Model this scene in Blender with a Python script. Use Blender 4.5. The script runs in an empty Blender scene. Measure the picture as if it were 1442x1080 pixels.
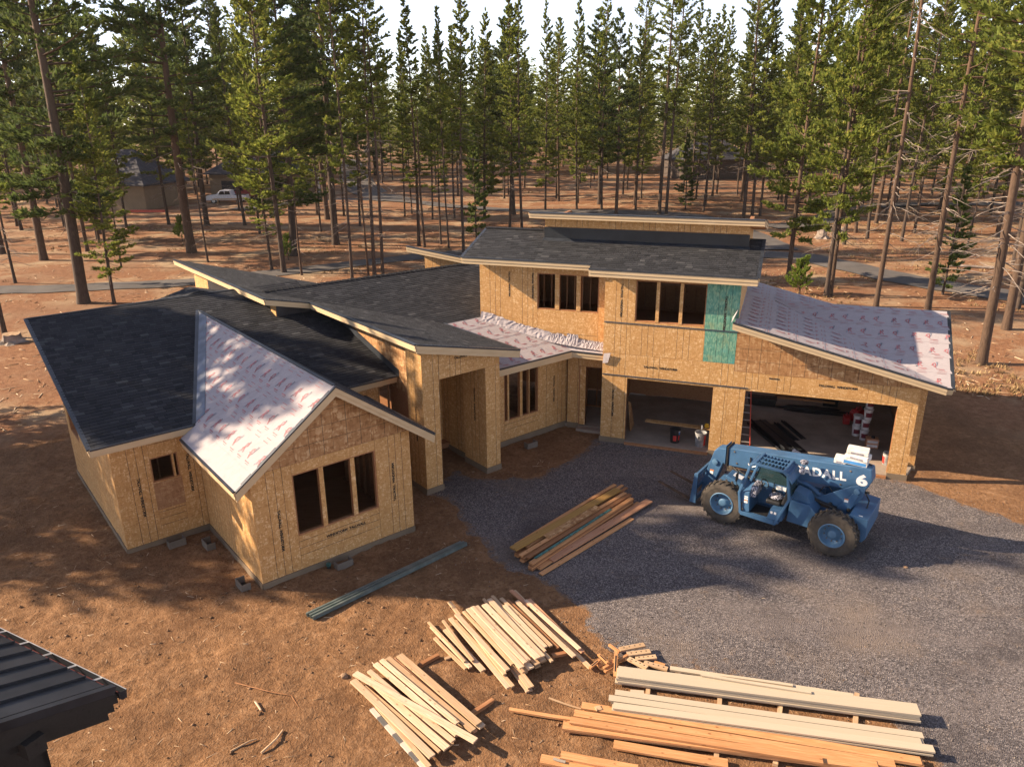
import bpy, math, random
import numpy as np
from mathutils import Vector, Matrix, noise as mnoise
R = math.radians
rnd = random.Random(7)
scene = bpy.context.scene
col = scene.collection

# ------------------------------------------------------------------ camera, sky, sun, exposure
cam_d = bpy.data.cameras.new('camera')
cam = bpy.data.objects.new('camera', cam_d)
col.objects.link(cam)
cam_d.sensor_width = 36.0
cam_d.lens = 26.45
cam_d.clip_end = 3000
cam.matrix_world = Matrix.Translation((0, 0, 11.2)) @ Matrix.Rotation(R(90 - 19.40), 4, 'X') @ Matrix.Rotation(R(-0.46), 4, 'Z')
scene.camera = cam

SUN_AZ, SUN_EL = 174.0, 27.2
sd = Vector((math.cos(R(SUN_AZ)) * math.cos(R(SUN_EL)), math.sin(R(SUN_AZ)) * math.cos(R(SUN_EL)), math.sin(R(SUN_EL))))
world = bpy.data.worlds.new('World')
scene.world = world
world.use_nodes = True
wn = world.node_tree
sky = wn.nodes.new('ShaderNodeTexSky')
sky.sky_type = 'NISHITA'
sky.sun_disc = False
sky.sun_elevation = R(SUN_EL)
sky.sun_rotation = math.atan2(sd.x, sd.y)
sky.altitude = 1300
sky.air_density = 0.8
sky.dust_density = 0.1
sky.ozone_density = 1.0
hs = wn.nodes.new('ShaderNodeHueSaturation')      # high thin cloud: the whole sky a little greyer and warmer
hs.inputs['Saturation'].default_value = 0.7
wn.links.new(sky.outputs[0], hs.inputs['Color'])
tint = wn.nodes.new('ShaderNodeMix'); tint.data_type = 'RGBA'; tint.blend_type = 'MULTIPLY'; tint.inputs[0].default_value = 1.0; tint.inputs[7].default_value = (1.10, 0.98, 0.95, 1)
wn.links.new(hs.outputs[0], tint.inputs[6])
wn.links.new(tint.outputs[2], wn.nodes['Background'].inputs[0])
wn.nodes['Background'].inputs[1].default_value = 0.11
sun_d = bpy.data.lights.new('sun', 'SUN')
sun_d.energy = 5.0
sun_d.angle = R(0.55)
sun_d.color = (1.0, 0.81, 0.59)
sun = bpy.data.objects.new('sun', sun_d)
col.objects.link(sun)
sun.location = sd * 200
sun.rotation_euler = (-sd).to_track_quat('-Z', 'Y').to_euler()

scene.view_settings.view_transform = 'Standard'
scene.view_settings.look = 'None'
scene.view_settings.exposure = 1.45
scene.view_settings.gamma = 1.0
scene.view_settings.use_curve_mapping = False
scene.render.engine = 'CYCLES'
scene.cycles.max_bounces = 6
scene.cycles.transparent_max_bounces = 6

# world positions (metres) of loose things, trees and roads
BOARDS = [
 ('left', -2.88, 12.1, -1.58, 10.54, 0.06, 0.09, 0.04, 'striped'),
 ('left', -2.78, 12.16, -1.56, 10.61, 0.09, 0.09, 0.04, 'tan'),
 ('left', -3.38, 12.8, -1.52, 10.78, 0.16, 0.14, 0.038, 'pale'),
 ('left', -3.11, 12.65, -1.4, 10.92, 0.13, 0.06, 0.038, 'tan'),
 ('left', -2.96, 12.71, -1.26, 10.93, 0.2, 0.14, 0.038, 'pale'),
 ('left', -3.07, 12.98, -1.15, 11.07, 0.24, 0.1, 0.038, 'pale'),
 ('left', -2.98, 13.23, -1.09, 11.24, 0.22, 0.12, 0.038, 'pale'),
 ('left', -2.86, 13.32, -1.1, 11.49, 0.25, 0.1, 0.038, 'pale'),
 ('left', -2.75, 13.43, -0.79, 11.36, 0.2, 0.13, 0.038, 'tan'),
 ('left', -2.63, 13.43, -0.75, 11.38, 0.16, 0.09, 0.038, 'pink'),
 ('left', -2.49, 13.44, -0.69, 11.47, 0.26, 0.15, 0.038, 'tan'),
 ('left', -2.43, 13.43, -0.62, 11.44, 0.2, 0.14, 0.038, 'pale'),
 ('left', -2.97, 12.98, -1.2, 11.08, 0.12, 0.14, 0.038, 'tan'),
 ('left', -2.83, 13.18, -1.06, 11.36, 0.1, 0.14, 0.038, 'pink'),
 ('left', -2.66, 13.26, -0.89, 11.44, 0.1, 0.14, 0.038, 'tan'),
 ('left', -3.04, 12.94, -1.32, 11.11, 0.06, 0.14, 0.038, 'tan'),
 ('left', -3.33, 12.82, -0.73, 10.99, 0.32, 0.14, 0.038, 'pale'),
 ('middle', -2.0, 14.74, -1.07, 13.36, 0.14, 0.05, 0.038, 'tan'),
 ('middle', -1.92, 14.63, -0.94, 13.23, 0.1, 0.09, 0.038, 'pale'),
 ('middle', -1.81, 14.25, -1.04, 13.23, 0.07, 0.07, 0.038, 'tan'),
 ('middle', -1.66, 14.76, -0.89, 13.37, 0.16, 0.06, 0.038, 'tan'),
 ('middle', -1.59, 14.51, -0.66, 13.13, 0.1, 0.12, 0.038, 'pale'),
 ('middle', -1.5, 14.89, -0.12, 12.57, 0.13, 0.1, 0.038, 'pale'),
 ('middle', -1.39, 14.78, -0.03, 12.59, 0.14, 0.08, 0.038, 'tan'),
 ('middle', -1.56, 15.42, -0.2, 12.89, 0.2, 0.08, 0.038, 'tan'),
 ('middle', -1.35, 14.89, -0.14, 12.97, 0.24, 0.11, 0.038, 'pale'),
 ('middle', -1.19, 15.01, -0.04, 13.17, 0.22, 0.07, 0.038, 'tan'),
 ('middle', -1.08, 15.01, 0.16, 12.95, 0.31, 0.12, 0.038, 'pale'),
 ('middle', -0.95, 15.09, 0.34, 12.59, 0.12, 0.15, 0.038, 'tan'),
 ('middle', -1.01, 15.3, 0.31, 12.55, 0.06, 0.15, 0.038, 'pale'),
 ('middle', -0.98, 15.05, 0.24, 13.08, 0.33, 0.09, 0.038, 'pale'),
 ('middle', -0.89, 15.1, 0.31, 13.17, 0.31, 0.1, 0.038, 'pale'),
 ('middle', -0.7, 15.11, 0.51, 13.22, 0.34, 0.14, 0.038, 'pale'),
 ('middle', -0.73, 15.44, 0.4, 13.35, 0.27, 0.06, 0.038, 'tan'),
 ('middle', -0.59, 15.33, 0.61, 13.28, 0.33, 0.12, 0.038, 'pale'),
 ('middle', -0.52, 15.59, 0.81, 13.21, 0.25, 0.07, 0.038, 'tan'),
 ('middle', -0.47, 15.29, 0.68, 13.48, 0.3, 0.05, 0.038, 'pale'),
 ('middle', -0.31, 15.46, 0.81, 13.68, 0.27, 0.09, 0.038, 'tan'),
 ('middle', -0.22, 15.13, 0.69, 13.62, 0.3, 0.1, 0.038, 'pale'),
 ('middle', -0.14, 15.45, 0.97, 13.68, 0.22, 0.06, 0.038, 'brown'),
 ('middle', -0.07, 15.9, 0.36, 15.24, 0.18, 0.09, 0.038, 'pink'),
 ('middle', 0.07, 15.37, 1.3, 13.39, 0.24, 0.1, 0.038, 'pale'),
 ('middle', 0.13, 15.22, 0.72, 14.22, 0.16, 0.07, 0.038, 'tan'),
 ('middle', 0.28, 15.47, 1.44, 13.66, 0.2, 0.09, 0.038, 'pale'),
 ('middle', 0.37, 15.55, 1.51, 13.62, 0.16, 0.09, 0.038, 'pink'),
 ('middle', 0.01, 15.96, 1.63, 13.17, 0.12, 0.09, 0.038, 'tan'),
 ('middle', -0.81, 14.65, 0.23, 12.96, 0.2, 0.14, 0.038, 'tan'),
 ('middle', -0.72, 14.72, 0.36, 13.01, 0.25, 0.14, 0.038, 'pale'),
 ('middle', -0.64, 14.82, 0.5, 13.13, 0.25, 0.14, 0.038, 'tan'),
 ('middle', -0.52, 14.91, 0.62, 13.25, 0.25, 0.14, 0.038, 'pale'),
 ('middle', -0.85, 14.78, 0.23, 13.04, 0.1, 0.14, 0.038, 'tan'),
 ('middle', -0.58, 14.89, 0.51, 13.16, 0.16, 0.14, 0.038, 'tan'),
 ('middle', -0.47, 15.11, 0.65, 13.39, 0.1, 0.14, 0.038, 'tan'),
 ('middle', 0.82, 13.5, 1.15, 13.6, 0.18, 0.09, 0.06, 'brown'),
 ('sleeper', -2.07, 13.31, -1.67, 13.67, 0.09, 0.09, 0.08, 'brown'),
 ('sleeper', -0.94, 11.85, -0.44, 12.3, 0.09, 0.09, 0.08, 'brown'),
 ('sleeper', -1.52, 13.57, -1.38, 13.66, 0.05, 0.07, 0.04, 'tan'),
 ('stack', 3.24, 21.38, 0.07, 17.9, 0.26, 0.12, 0.045, 'orange'),
 ('stack', 3.48, 21.41, 0.36, 17.8, 0.23, 0.1, 0.04, 'orange'),
 ('stack', 3.59, 21.28, 0.52, 17.72, 0.2, 0.1, 0.04, 'brown'),
 ('stack', 3.28, 20.99, -0.01, 17.6, 0.31, 0.24, 0.045, 'yellow'),
 ('stack', 3.48, 20.83, 0.18, 17.31, 0.27, 0.12, 0.045, 'orange'),
 ('stack', 3.61, 20.74, 0.37, 17.21, 0.27, 0.13, 0.045, 'brown'),
 ('stack', 2.53, 19.89, 0.89, 18.21, 0.3, 0.24, 0.018, 'osb'),
 ('stack', 2.89, 19.76, 0.57, 17.16, 0.29, 0.07, 0.02, 'green'),
 ('stack', 3.63, 20.48, 0.45, 16.96, 0.265, 0.13, 0.05, 'orange'),
 ('stack', 3.633, 20.474, 0.453, 16.954, 0.21, 0.14, 0.05, 'brown'),
 ('stack', 3.611, 20.474, 0.431, 16.954, 0.155, 0.14, 0.05, 'orange'),
 ('stack', 3.614, 20.459, 0.434, 16.939, 0.1, 0.14, 0.05, 'brown'),
 ('stack', 3.49, 20.78, 0.24, 17.3, 0.21, 0.14, 0.05, 'brown'),
 ('stack', 3.495, 20.802, 0.245, 17.322, 0.21, 0.16, 0.05, 'orange'),
 ('stack', 3.465, 20.754, 0.215, 17.274, 0.15, 0.14, 0.05, 'orange'),
 ('stack', 3.4, 21.13, 0.09, 17.6, 0.15, 0.16, 0.05, 'brown'),
 ('stack', 3.392, 21.108, 0.082, 17.578, 0.09, 0.16, 0.05, 'orange'),
 ('stack', 3.56, 20.92, 0.32, 17.43, 0.09, 0.14, 0.05, 'brown'),
 ('stack', 4.19, 20.59, 0.98, 17.35, 0.12, 0.24, 0.04, 'pink'),
 ('stack', 3.87, 20.56, 0.65, 16.99, 0.075, 0.15, 0.04, 'orange'),
 ('stack', 3.52, 19.62, 0.7, 16.76, 0.06, 0.13, 0.04, 'orange'),
 ('stack', 2.96, 19.85, 3.03, 19.71, 0.05, 0.09, 0.04, 'brown'),
 ('siding', 2.17, 12.85, 7.88, 11.7, 0.285, 0.32, 0.04, 'siding'),
 ('siding', 2.145, 12.856, 7.855, 11.706, 0.242, 0.32, 0.04, 'siding'),
 ('siding', 2.158, 12.855, 7.868, 11.705, 0.199, 0.32, 0.04, 'siding'),
 ('siding', 2.18, 12.837, 7.89, 11.687, 0.156, 0.32, 0.04, 'siding'),
 ('siding', 2.124, 12.868, 7.834, 11.718, 0.113, 0.32, 0.04, 'siding'),
 ('siding', 3.31, 13.07, 6.85, 12.22, 0.17, 0.12, 0.04, 'siding'),
 ('siding', 3.86, 12.69, 5.95, 12.16, 0.325, 0.07, 0.03, 'siding'),
 ('siding', 4.08, 12.86, 5.71, 12.49, 0.2, 0.07, 0.03, 'siding'),
 ('siding', 2.05, 12.37, 7.72, 11.19, 0.16, 0.15, 0.03, 'siding'),
 ('siding', 1.9, 12.2, 7.58, 11.0, 0.19, 0.16, 0.03, 'siding'),
 ('siding', 1.96, 11.96, 7.7, 10.79, 0.22, 0.17, 0.035, 'siding'),
 ('siding', 1.935, 11.959, 7.675, 10.789, 0.16, 0.17, 0.035, 'siding'),
 ('siding', 1.948, 12.189, 7.628, 10.989, 0.155, 0.16, 0.03, 'siding'),
 ('siding', 2.37, 12.41, 2.64, 12.38, 0.15, 0.1, 0.03, 'siding'),
 ('planks', 1.34, 12.04, 7.39, 10.62, 0.14, 0.18, 0.04, 'orange'),
 ('planks', 1.373, 12.032, 7.423, 10.612, 0.095, 0.18, 0.04, 'orange'),
 ('planks', 1.17, 11.81, 6.85, 10.5, 0.18, 0.18, 0.04, 'orange'),
 ('planks', 1.182, 11.799, 6.862, 10.489, 0.135, 0.18, 0.04, 'orange'),
 ('planks', 1.07, 11.58, 5.56, 10.55, 0.23, 0.16, 0.04, 'orange'),
 ('planks', 0.93, 11.52, 6.52, 10.46, 0.18, 0.22, 0.045, 'orange'),
 ('planks', 0.945, 11.526, 6.535, 10.466, 0.13, 0.22, 0.045, 'orange'),
 ('planks', -0.11, 12.01, 1.12, 11.73, 0.1, 0.08, 0.045, 'orange'),
 ('planks', 1.86, 11.11, 3.88, 10.63, 0.09, 0.2, 0.045, 'orange'),
 ('planks', 0.7, 12.37, 1.33, 12.06, 0.04, 0.035, 0.02, 'tan'),
 ('planks', 1.65, 12.0, 1.68, 11.89, 0.165, 0.12, 0.03, 'tan'),
 ('bottom', 0.84, 10.8, 2.21, 10.47, 0.16, 0.17, 0.045, 'orange'),
 ('bottom', 0.47, 10.76, 3.41, 10.04, 0.11, 0.2, 0.045, 'orange'),
 ('bottom', 0.493, 10.765, 3.433, 10.045, 0.06, 0.2, 0.045, 'orange'),
 ('bottom', 0.7, 10.72, 0.92, 10.64, 0.15, 0.05, 0.02, 'grey'),
 ('sleeper', 7.01, 12.4, 6.26, 10.82, 0.07, 0.09, 0.07, 'tan'),
 ('sleeper', 4.3, 12.74, 3.65, 10.59, 0.07, 0.09, 0.07, 'tan'),
 ('sleeper', 5.39, 12.22, 4.75, 10.63, 0.07, 0.09, 0.07, 'tan'),
 ('sleeper', 2.89, 13.08, 2.43, 11.24, 0.07, 0.09, 0.07, 'tan')]
BLOCKS = [
 (2.32, 13.65, 2.89, 13.8, 0.2, 0.13, 1),
 (2.47, 13.54, 2.99, 13.63, 0.16, 0.13, 1),
 (2.64, 13.45, 3.1, 13.5, 0.12, 0.13, 1),
 (2.48, 13.43, 2.84, 13.13, 0.14, 0.12, 1),
 (2.81, 13.36, 3.28, 13.14, 0.09, 0.12, 1),
 (2.11, 13.84, 2.31, 13.59, 0.18, 0.06, 0),
 (1.83, 13.45, 2.0, 13.17, 0.24, 0.06, 2),
 (2.23, 13.55, 2.1, 12.77, 0.22, 0.07, 2),
 (1.9, 13.11, 2.48, 13.52, 0.16, 0.06, 0),
 (1.61, 13.11, 1.85, 13.37, 0.16, 0.06, 2),
 (1.92, 13.05, 2.23, 13.28, 0.12, 0.07, 0),
 (1.87, 13.22, 1.78, 13.39, 0.1, 0.08, 0),
 (2.06, 13.35, 2.41, 13.48, 0.1, 0.1, 0),
 (3.04, 13.39, 3.25, 13.28, 0.07, 0.08, 0)]
CHAN = [
 (-4.95, 15.12, -1.46, 18.31),
 (-4.86, 15.07, -1.37, 18.31),
 (-4.78, 15.0, -1.3, 18.26)]
TREES = [
 ('pond', -28.0, 48.3, 27, 0.6, 'thick ponderosa pine leaning left beside the path, behind the left roof corner'),
 ('lodge', -25.87, 48.03, 15, 0.2, 'thin young pine just right of the thick pine at the path'),
 ('pond', -40.08, 64.51, 28, 0.6, 'thick dark pine leaning left beyond the path near the left edge'),
 ('pond', -28.77, 67.96, 28, 0.65, 'thick dark pine with a wide flared base behind the left wing'),
 ('pole', -25.37, 62.85, 15, 0.2, 'slender almost bare pine just right of the thick flared pine'),
 ('lodge', -31.67, 60.89, 13, 0.2, 'thin leaning young pine between the path and the neighbour house'),
 ('lodge', -39.34, 87.88, 20, 0.38, 'dark pine in front of the tan neighbour house wall'),
 ('lodge', -43.2, 85.71, 18, 0.25, 'thin dark pine left of the tan neighbour house wall'),
 ('full', -17.61, 57.93, 22, 0.36, 'sunlit olive pine with branches nearly to the ground behind the long shed roof'),
 ('lodge', -18.91, 59.14, 12, 0.24, 'short shaded pine at the left foot of the sunlit olive pine'),
 ('pond', -18.93, 65.65, 21, 0.55, 'stout reddish pine right behind the sunlit olive pine'),
 ('snag', -16.0, 57.03, 8, 0.16, 'short bare reddish pole beside the dark path behind the shed roof'),
 ('lodge', -20.09, 80.49, 18, 0.22, 'thin dark pine in front of the portable toilet'),
 ('pond', -16.61, 71.78, 29, 0.55, 'tall pine with a smooth red orange trunk lit by the sun'),
 ('lodge', -27.98, 40.16, 20, 0.32, 'dark pine trunk nearest the left edge of the photo beside a pale stump'),
 ('pond', -45.83, 68.01, 26, 0.5, 'dark pine at the far left edge behind the path'),
 ('lodge', -35.71, 101.04, 20, 0.25, 'thin dark pine just right of the white pickup'),
 ('tall', -11.85, 55.51, 23, 0.18, 'slender straight pine at the left of the four slim trunks behind the ridge'),
 ('snag', -10.81, 56.54, 13, 0.15, 'bare thin grey pole between two slim pines behind the ridge'),
 ('tall', -10.35, 56.52, 25, 0.26, 'leaning slim pine, second from right of the four trunks behind the ridge'),
 ('tall', -9.82, 57.05, 25, 0.3, 'thickest of the four slim pines behind the ridge, furthest right'),
 ('lodge', -16.86, 85.32, 20, 0.26, None),
 ('tall', -8.63, 70.95, 21, 0.28, 'pine with pale dead branches left of the upper storey eave'),
 ('snag', -8.01, 70.1, 13, 0.28, 'snapped off pine trunk with an orange broken top'),
 ('tall', -6.67, 72.13, 19, 0.2, None),
 ('tall', -5.72, 69.58, 20, 0.2, None),
 ('tall', -4.19, 66.78, 22, 0.26, 'straight dark pine rising right at the left corner of the upper roof'),
 ('tall', -6.78, 92.37, 21, 0.22, None),
 ('tall', -9.39, 91.85, 21, 0.22, None),
 ('tall', -13.12, 94.91, 21, 0.22, None),
 ('tall', -12.51, 97.1, 21, 0.22, None),
 ('young', -3.33, 73.27, 11, 0.18, 'bushy young pine with foliage to the ground behind the upper roof corner'),
 ('tall', -30.54, 128.08, 22, 0.28, None),
 ('tall', -33.35, 142.53, 24, 0.28, None),
 ('tall', -9.8, 115.81, 22, 0.28, None),
 ('tall', -8.16, 120.1, 24, 0.28, None),
 ('tall', -22.94, 151.53, 23, 0.28, None),
 ('lodge', -0.1, 84.32, 24, 0.28, 'pine with a wavy trunk behind the left end of the upper shed roof'),
 ('lodge', 1.22, 83.09, 24, 0.3, None),
 ('lodge', 4.45, 98.25, 24, 0.3, None),
 ('lodge', 8.57, 99.56, 25, 0.3, None),
 ('lodge', 11.5, 96.99, 26, 0.3, None),
 ('lodge', 15.88, 97.46, 21, 0.3, None),
 ('lodge', 12.58, 109.94, 22, 0.3, None),
 ('lodge', 17.49, 120.26, 24, 0.3, None),
 ('sparse', 18.0, 92.85, 29, 0.38, 'left tree of the close tall pair behind the upper shed roof'),
 ('sparse', 18.85, 92.79, 28, 0.3, 'right tree of the close tall pair behind the upper shed roof'),
 ('young', 22.28, 97.8, 9, 0.15, 'light green young pine beside the close pair of tall pines'),
 ('lodge', 25.76, 101.64, 19, 0.25, None),
 ('lodge', 30.01, 114.72, 22, 0.25, None),
 ('lodge', 31.48, 117.92, 22, 0.25, None),
 ('lodge', 27.46, 90.15, 27, 0.42, 'tall sunlit pine behind the right end of the upper shed roof'),
 ('lodge', 28.45, 90.08, 22, 0.3, None),
 ('lodge', 29.77, 91.37, 18, 0.28, None),
 ('full', 20.3, 54.49, 22, 0.34, 'sunny pine with a reddish trunk by the road right of the upper roof'),
 ('full', 20.65, 48.43, 23, 0.3, 'left trunk of the pair of pines standing behind the white garage roof'),
 ('full', 21.09, 48.83, 22, 0.26, 'right trunk of the pair of pines standing behind the white garage roof'),
 ('pond', 38.85, 88.74, 27, 0.55, 'big dark pine across the road behind the garage'),
 ('bare', 22.62, 45.59, 27, 0.28, 'very tall reddish pine with only bare dead branches behind the garage roof'),
 ('bare2', 25.31, 44.59, 26, 0.32, 'tall pine with dead lower branches behind the right corner of the garage roof'),
 ('young', 28.49, 48.77, 8, 0.14, 'small dark leafy pine just right of the tall bare trunk by the road'),
 ('bare2', 22.4, 34.12, 26, 0.34, 'tall reddish pine nearest the right edge with curved dead branches'),
 ('sparse', 27.32, 40.12, 26, 0.4, 'dark pine at the right edge next to the reddish pine'),
 ('tall', 31.02, 44.94, 22, 0.22, 'thin dark pine at the extreme right edge'),
 ('tall', 39.84, 59.33, 24, 0.32, 'dark pine beyond the road at the right edge'),
 ('pole', 39.35, 65.07, 12, 0.16, 'spindly pine on the dry grass slope beyond the road'),
 ('full', 38.04, 98.28, 22, 0.35, None),
 ('full', 65.07, 124.7, 24, 0.35, None),
 ('full', 46.61, 101.83, 20, 0.35, None),
 ('full', 53.08, 105.85, 20, 0.35, None),
 ('full', 52.55, 92.69, 24, 0.35, None),
 ('full', 57.93, 92.32, 25, 0.35, None),
 ('full', 37.34, 106.12, 22, 0.35, None),
 ('pond', -85.75, 132.91, 26, 0.4, None),
 ('full', -85.87, 141.38, 24, 0.4, None),
 ('pond', -76.28, 133.41, 25, 0.4, None),
 ('full', -73.53, 138.76, 24, 0.4, None),
 ('pond', -66.74, 133.92, 26, 0.4, None),
 ('full', -58.41, 125.49, 25, 0.4, None),
 ('pond', -59.0, 137.42, 25, 0.4, None),
 ('full', -52.76, 132.67, 24, 0.4, None),
 ('pond', -45.34, 124.39, 26, 0.4, None),
 ('full', -46.25, 137.69, 23, 0.4, None),
 ('pond', -41.97, 137.29, 24, 0.4, None),
 ('full', -37.7, 135.46, 23, 0.4, None),
 ('lodge', -33.57, 132.31, 23, 0.4, None),
 ('full', -54.71, 85.22, 19, 0.26, None),
 ('full', -51.86, 88.64, 17, 0.26, None),
 ('full', -40.36, 74.3, 13, 0.26, None),
 ('full', -26.17, 79.27, 19, 0.26, None),
 ('lodge', -30.0, 86.11, 20, 0.26, None),
 ('pole', -36.42, 54.68, 12, 0.26, None),
 ('full', 37.24, 72.04, 22, 0.34, None),
 ('full', 46.61, 79.33, 22, 0.34, None),
 ('full', 48.86, 76.1, 23, 0.34, None),
 ('full', 35.38, 77.87, 20, 0.34, None),
 ('full', 54.4, 81.07, 24, 0.34, None)]
BUSH = [19.25, 49.33]
ROADS = {
 'path': ([(-38.96, 51.45), (-36.02, 52.25), (-32.71, 52.6), (-29.1, 53.41), (-23.9, 54.45), (-20.94, 56.41), (-16.24, 59.03), (-12.83, 61.64), (-7.93, 64.78), (-2.54, 68.23)], 2.6),
 'right': ([(17.15, 67.27), (21.76, 64.82), (24.56, 63.28), (26.65, 58.39), (28.59, 53.39), (30.86, 50.22), (33.11, 47.57), (34.98, 45.17)], 3.6),
 'far': ([(-36.38, 101.09), (-30.68, 111.32), (-25.28, 114.93), (-16.43, 112.2), (-7.6, 104.07), (1.93, 99.22), (11.59, 95.47), (20.57, 91.97), (22.94, 87.8), (24.39, 76.47), (24.01, 66.93)], 3.2),
 'far2': ([(27.81, 82.65), (34.66, 86.43), (43.6, 97.88), (53.03, 102.23), (60.33, 103.45), (69.84, 104.56)], 3.5),
 'drive': ([(-16.43, 112.2), (-23.26, 127.44), (-31.91, 159.99), (-48.2, 233.05)], 6.0)}
POS = {'vent_l1': [-14.16, 22.35], 'vent_l2': [-12.48, 20.2], 'vent_l3': [-11.02, 18.37], 'vent_a': [-9.42, 18.53], 'vent_b1': [-8.39, 18.56], 'vent_b2': [-6.82, 16.63], 'vent_c': [-4.53, 17.59], 'vent_m': [0.68, 25.09], 'pipe': [-4.89, 17.19], 'bkt_black': [5.87, 24.97], 'bkt_grey': [6.62, 24.64], 'plankL': [5.06, 26.24], 'plankR': [7.16, 25.43], 'cup': [7.05, 25.73], 'ladder0': [8.49, 24.55], 'ladder1': [8.22, 24.51], 'paint1': [12.84, 25.09], 'paint2': [12.93, 25.48], 'box': [12.62, 24.1], 'gas1': [13.37, 26.71], 'gas2': [12.9, 26.57], 'bkt_r': [12.53, 22.9], 'duct0': [9.27, 26.87], 'duct1': [9.55, 23.74], 'duct2': [9.87, 25.87], 'tube': [9.63, 23.57], 'back1': [10.47, 28.43], 'back2': [12.43, 27.92], 'back3': [7.01, 30.2], 'back4': [6.72, 30.56], 'back5': [7.94, 30.53], 'truck': [-41.5, 111.17], 'redcar': [-44.07, 120.79], 'house0': [-55.03, 106.63], 'house1': [-47.71, 106.1], 'house2': [-37.97, 114.9], 'toilet': [-30.77, 125.58], 'bin': [-32.93, 124.55], 'beam0': [-50.28, 100.45], 'beam1': [-47.17, 102.65], 'sawh': [-40.34, 111.08], 'stump1': [30.82, 75.15], 'stump0': [-27.37, 39.44], 'rhouse0': [32.5, 133.2], 'rhouse1': [39.04, 132.58], 'log': [-45.82, 101.74], 'tube0': [9.7, 23.98], 'rock1': [-9.27, 18.8]}
SHADE = [('pond', -36, 22.3, 26), ('full', -30, 23.6, 18.5), ('full', -31, 21.2, 17.5), ('full', -29, 26.0, 18), ('full', -32, 18.8, 15.5), ('tall', -36, 12.5, 13), ('pond', -46, 27.5, 24), ('lodge', -30, 28.8, 16), ('full', -27.5, 24.8, 16), ('full', -28.4, 22.3, 16.5), ('full', -31.5, 24.4, 19.5)]

# ------------------------------------------------------------------ frames of the two building wings
AL, BE = 0.68346, -0.34401
def L(u, v, z): return (u * math.cos(AL) - v * math.sin(AL), u * math.sin(AL) + v * math.cos(AL), z)
def G(p, q, z): return (p * math.cos(BE) - q * math.sin(BE), p * math.sin(BE) + q * math.cos(BE), z)

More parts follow.
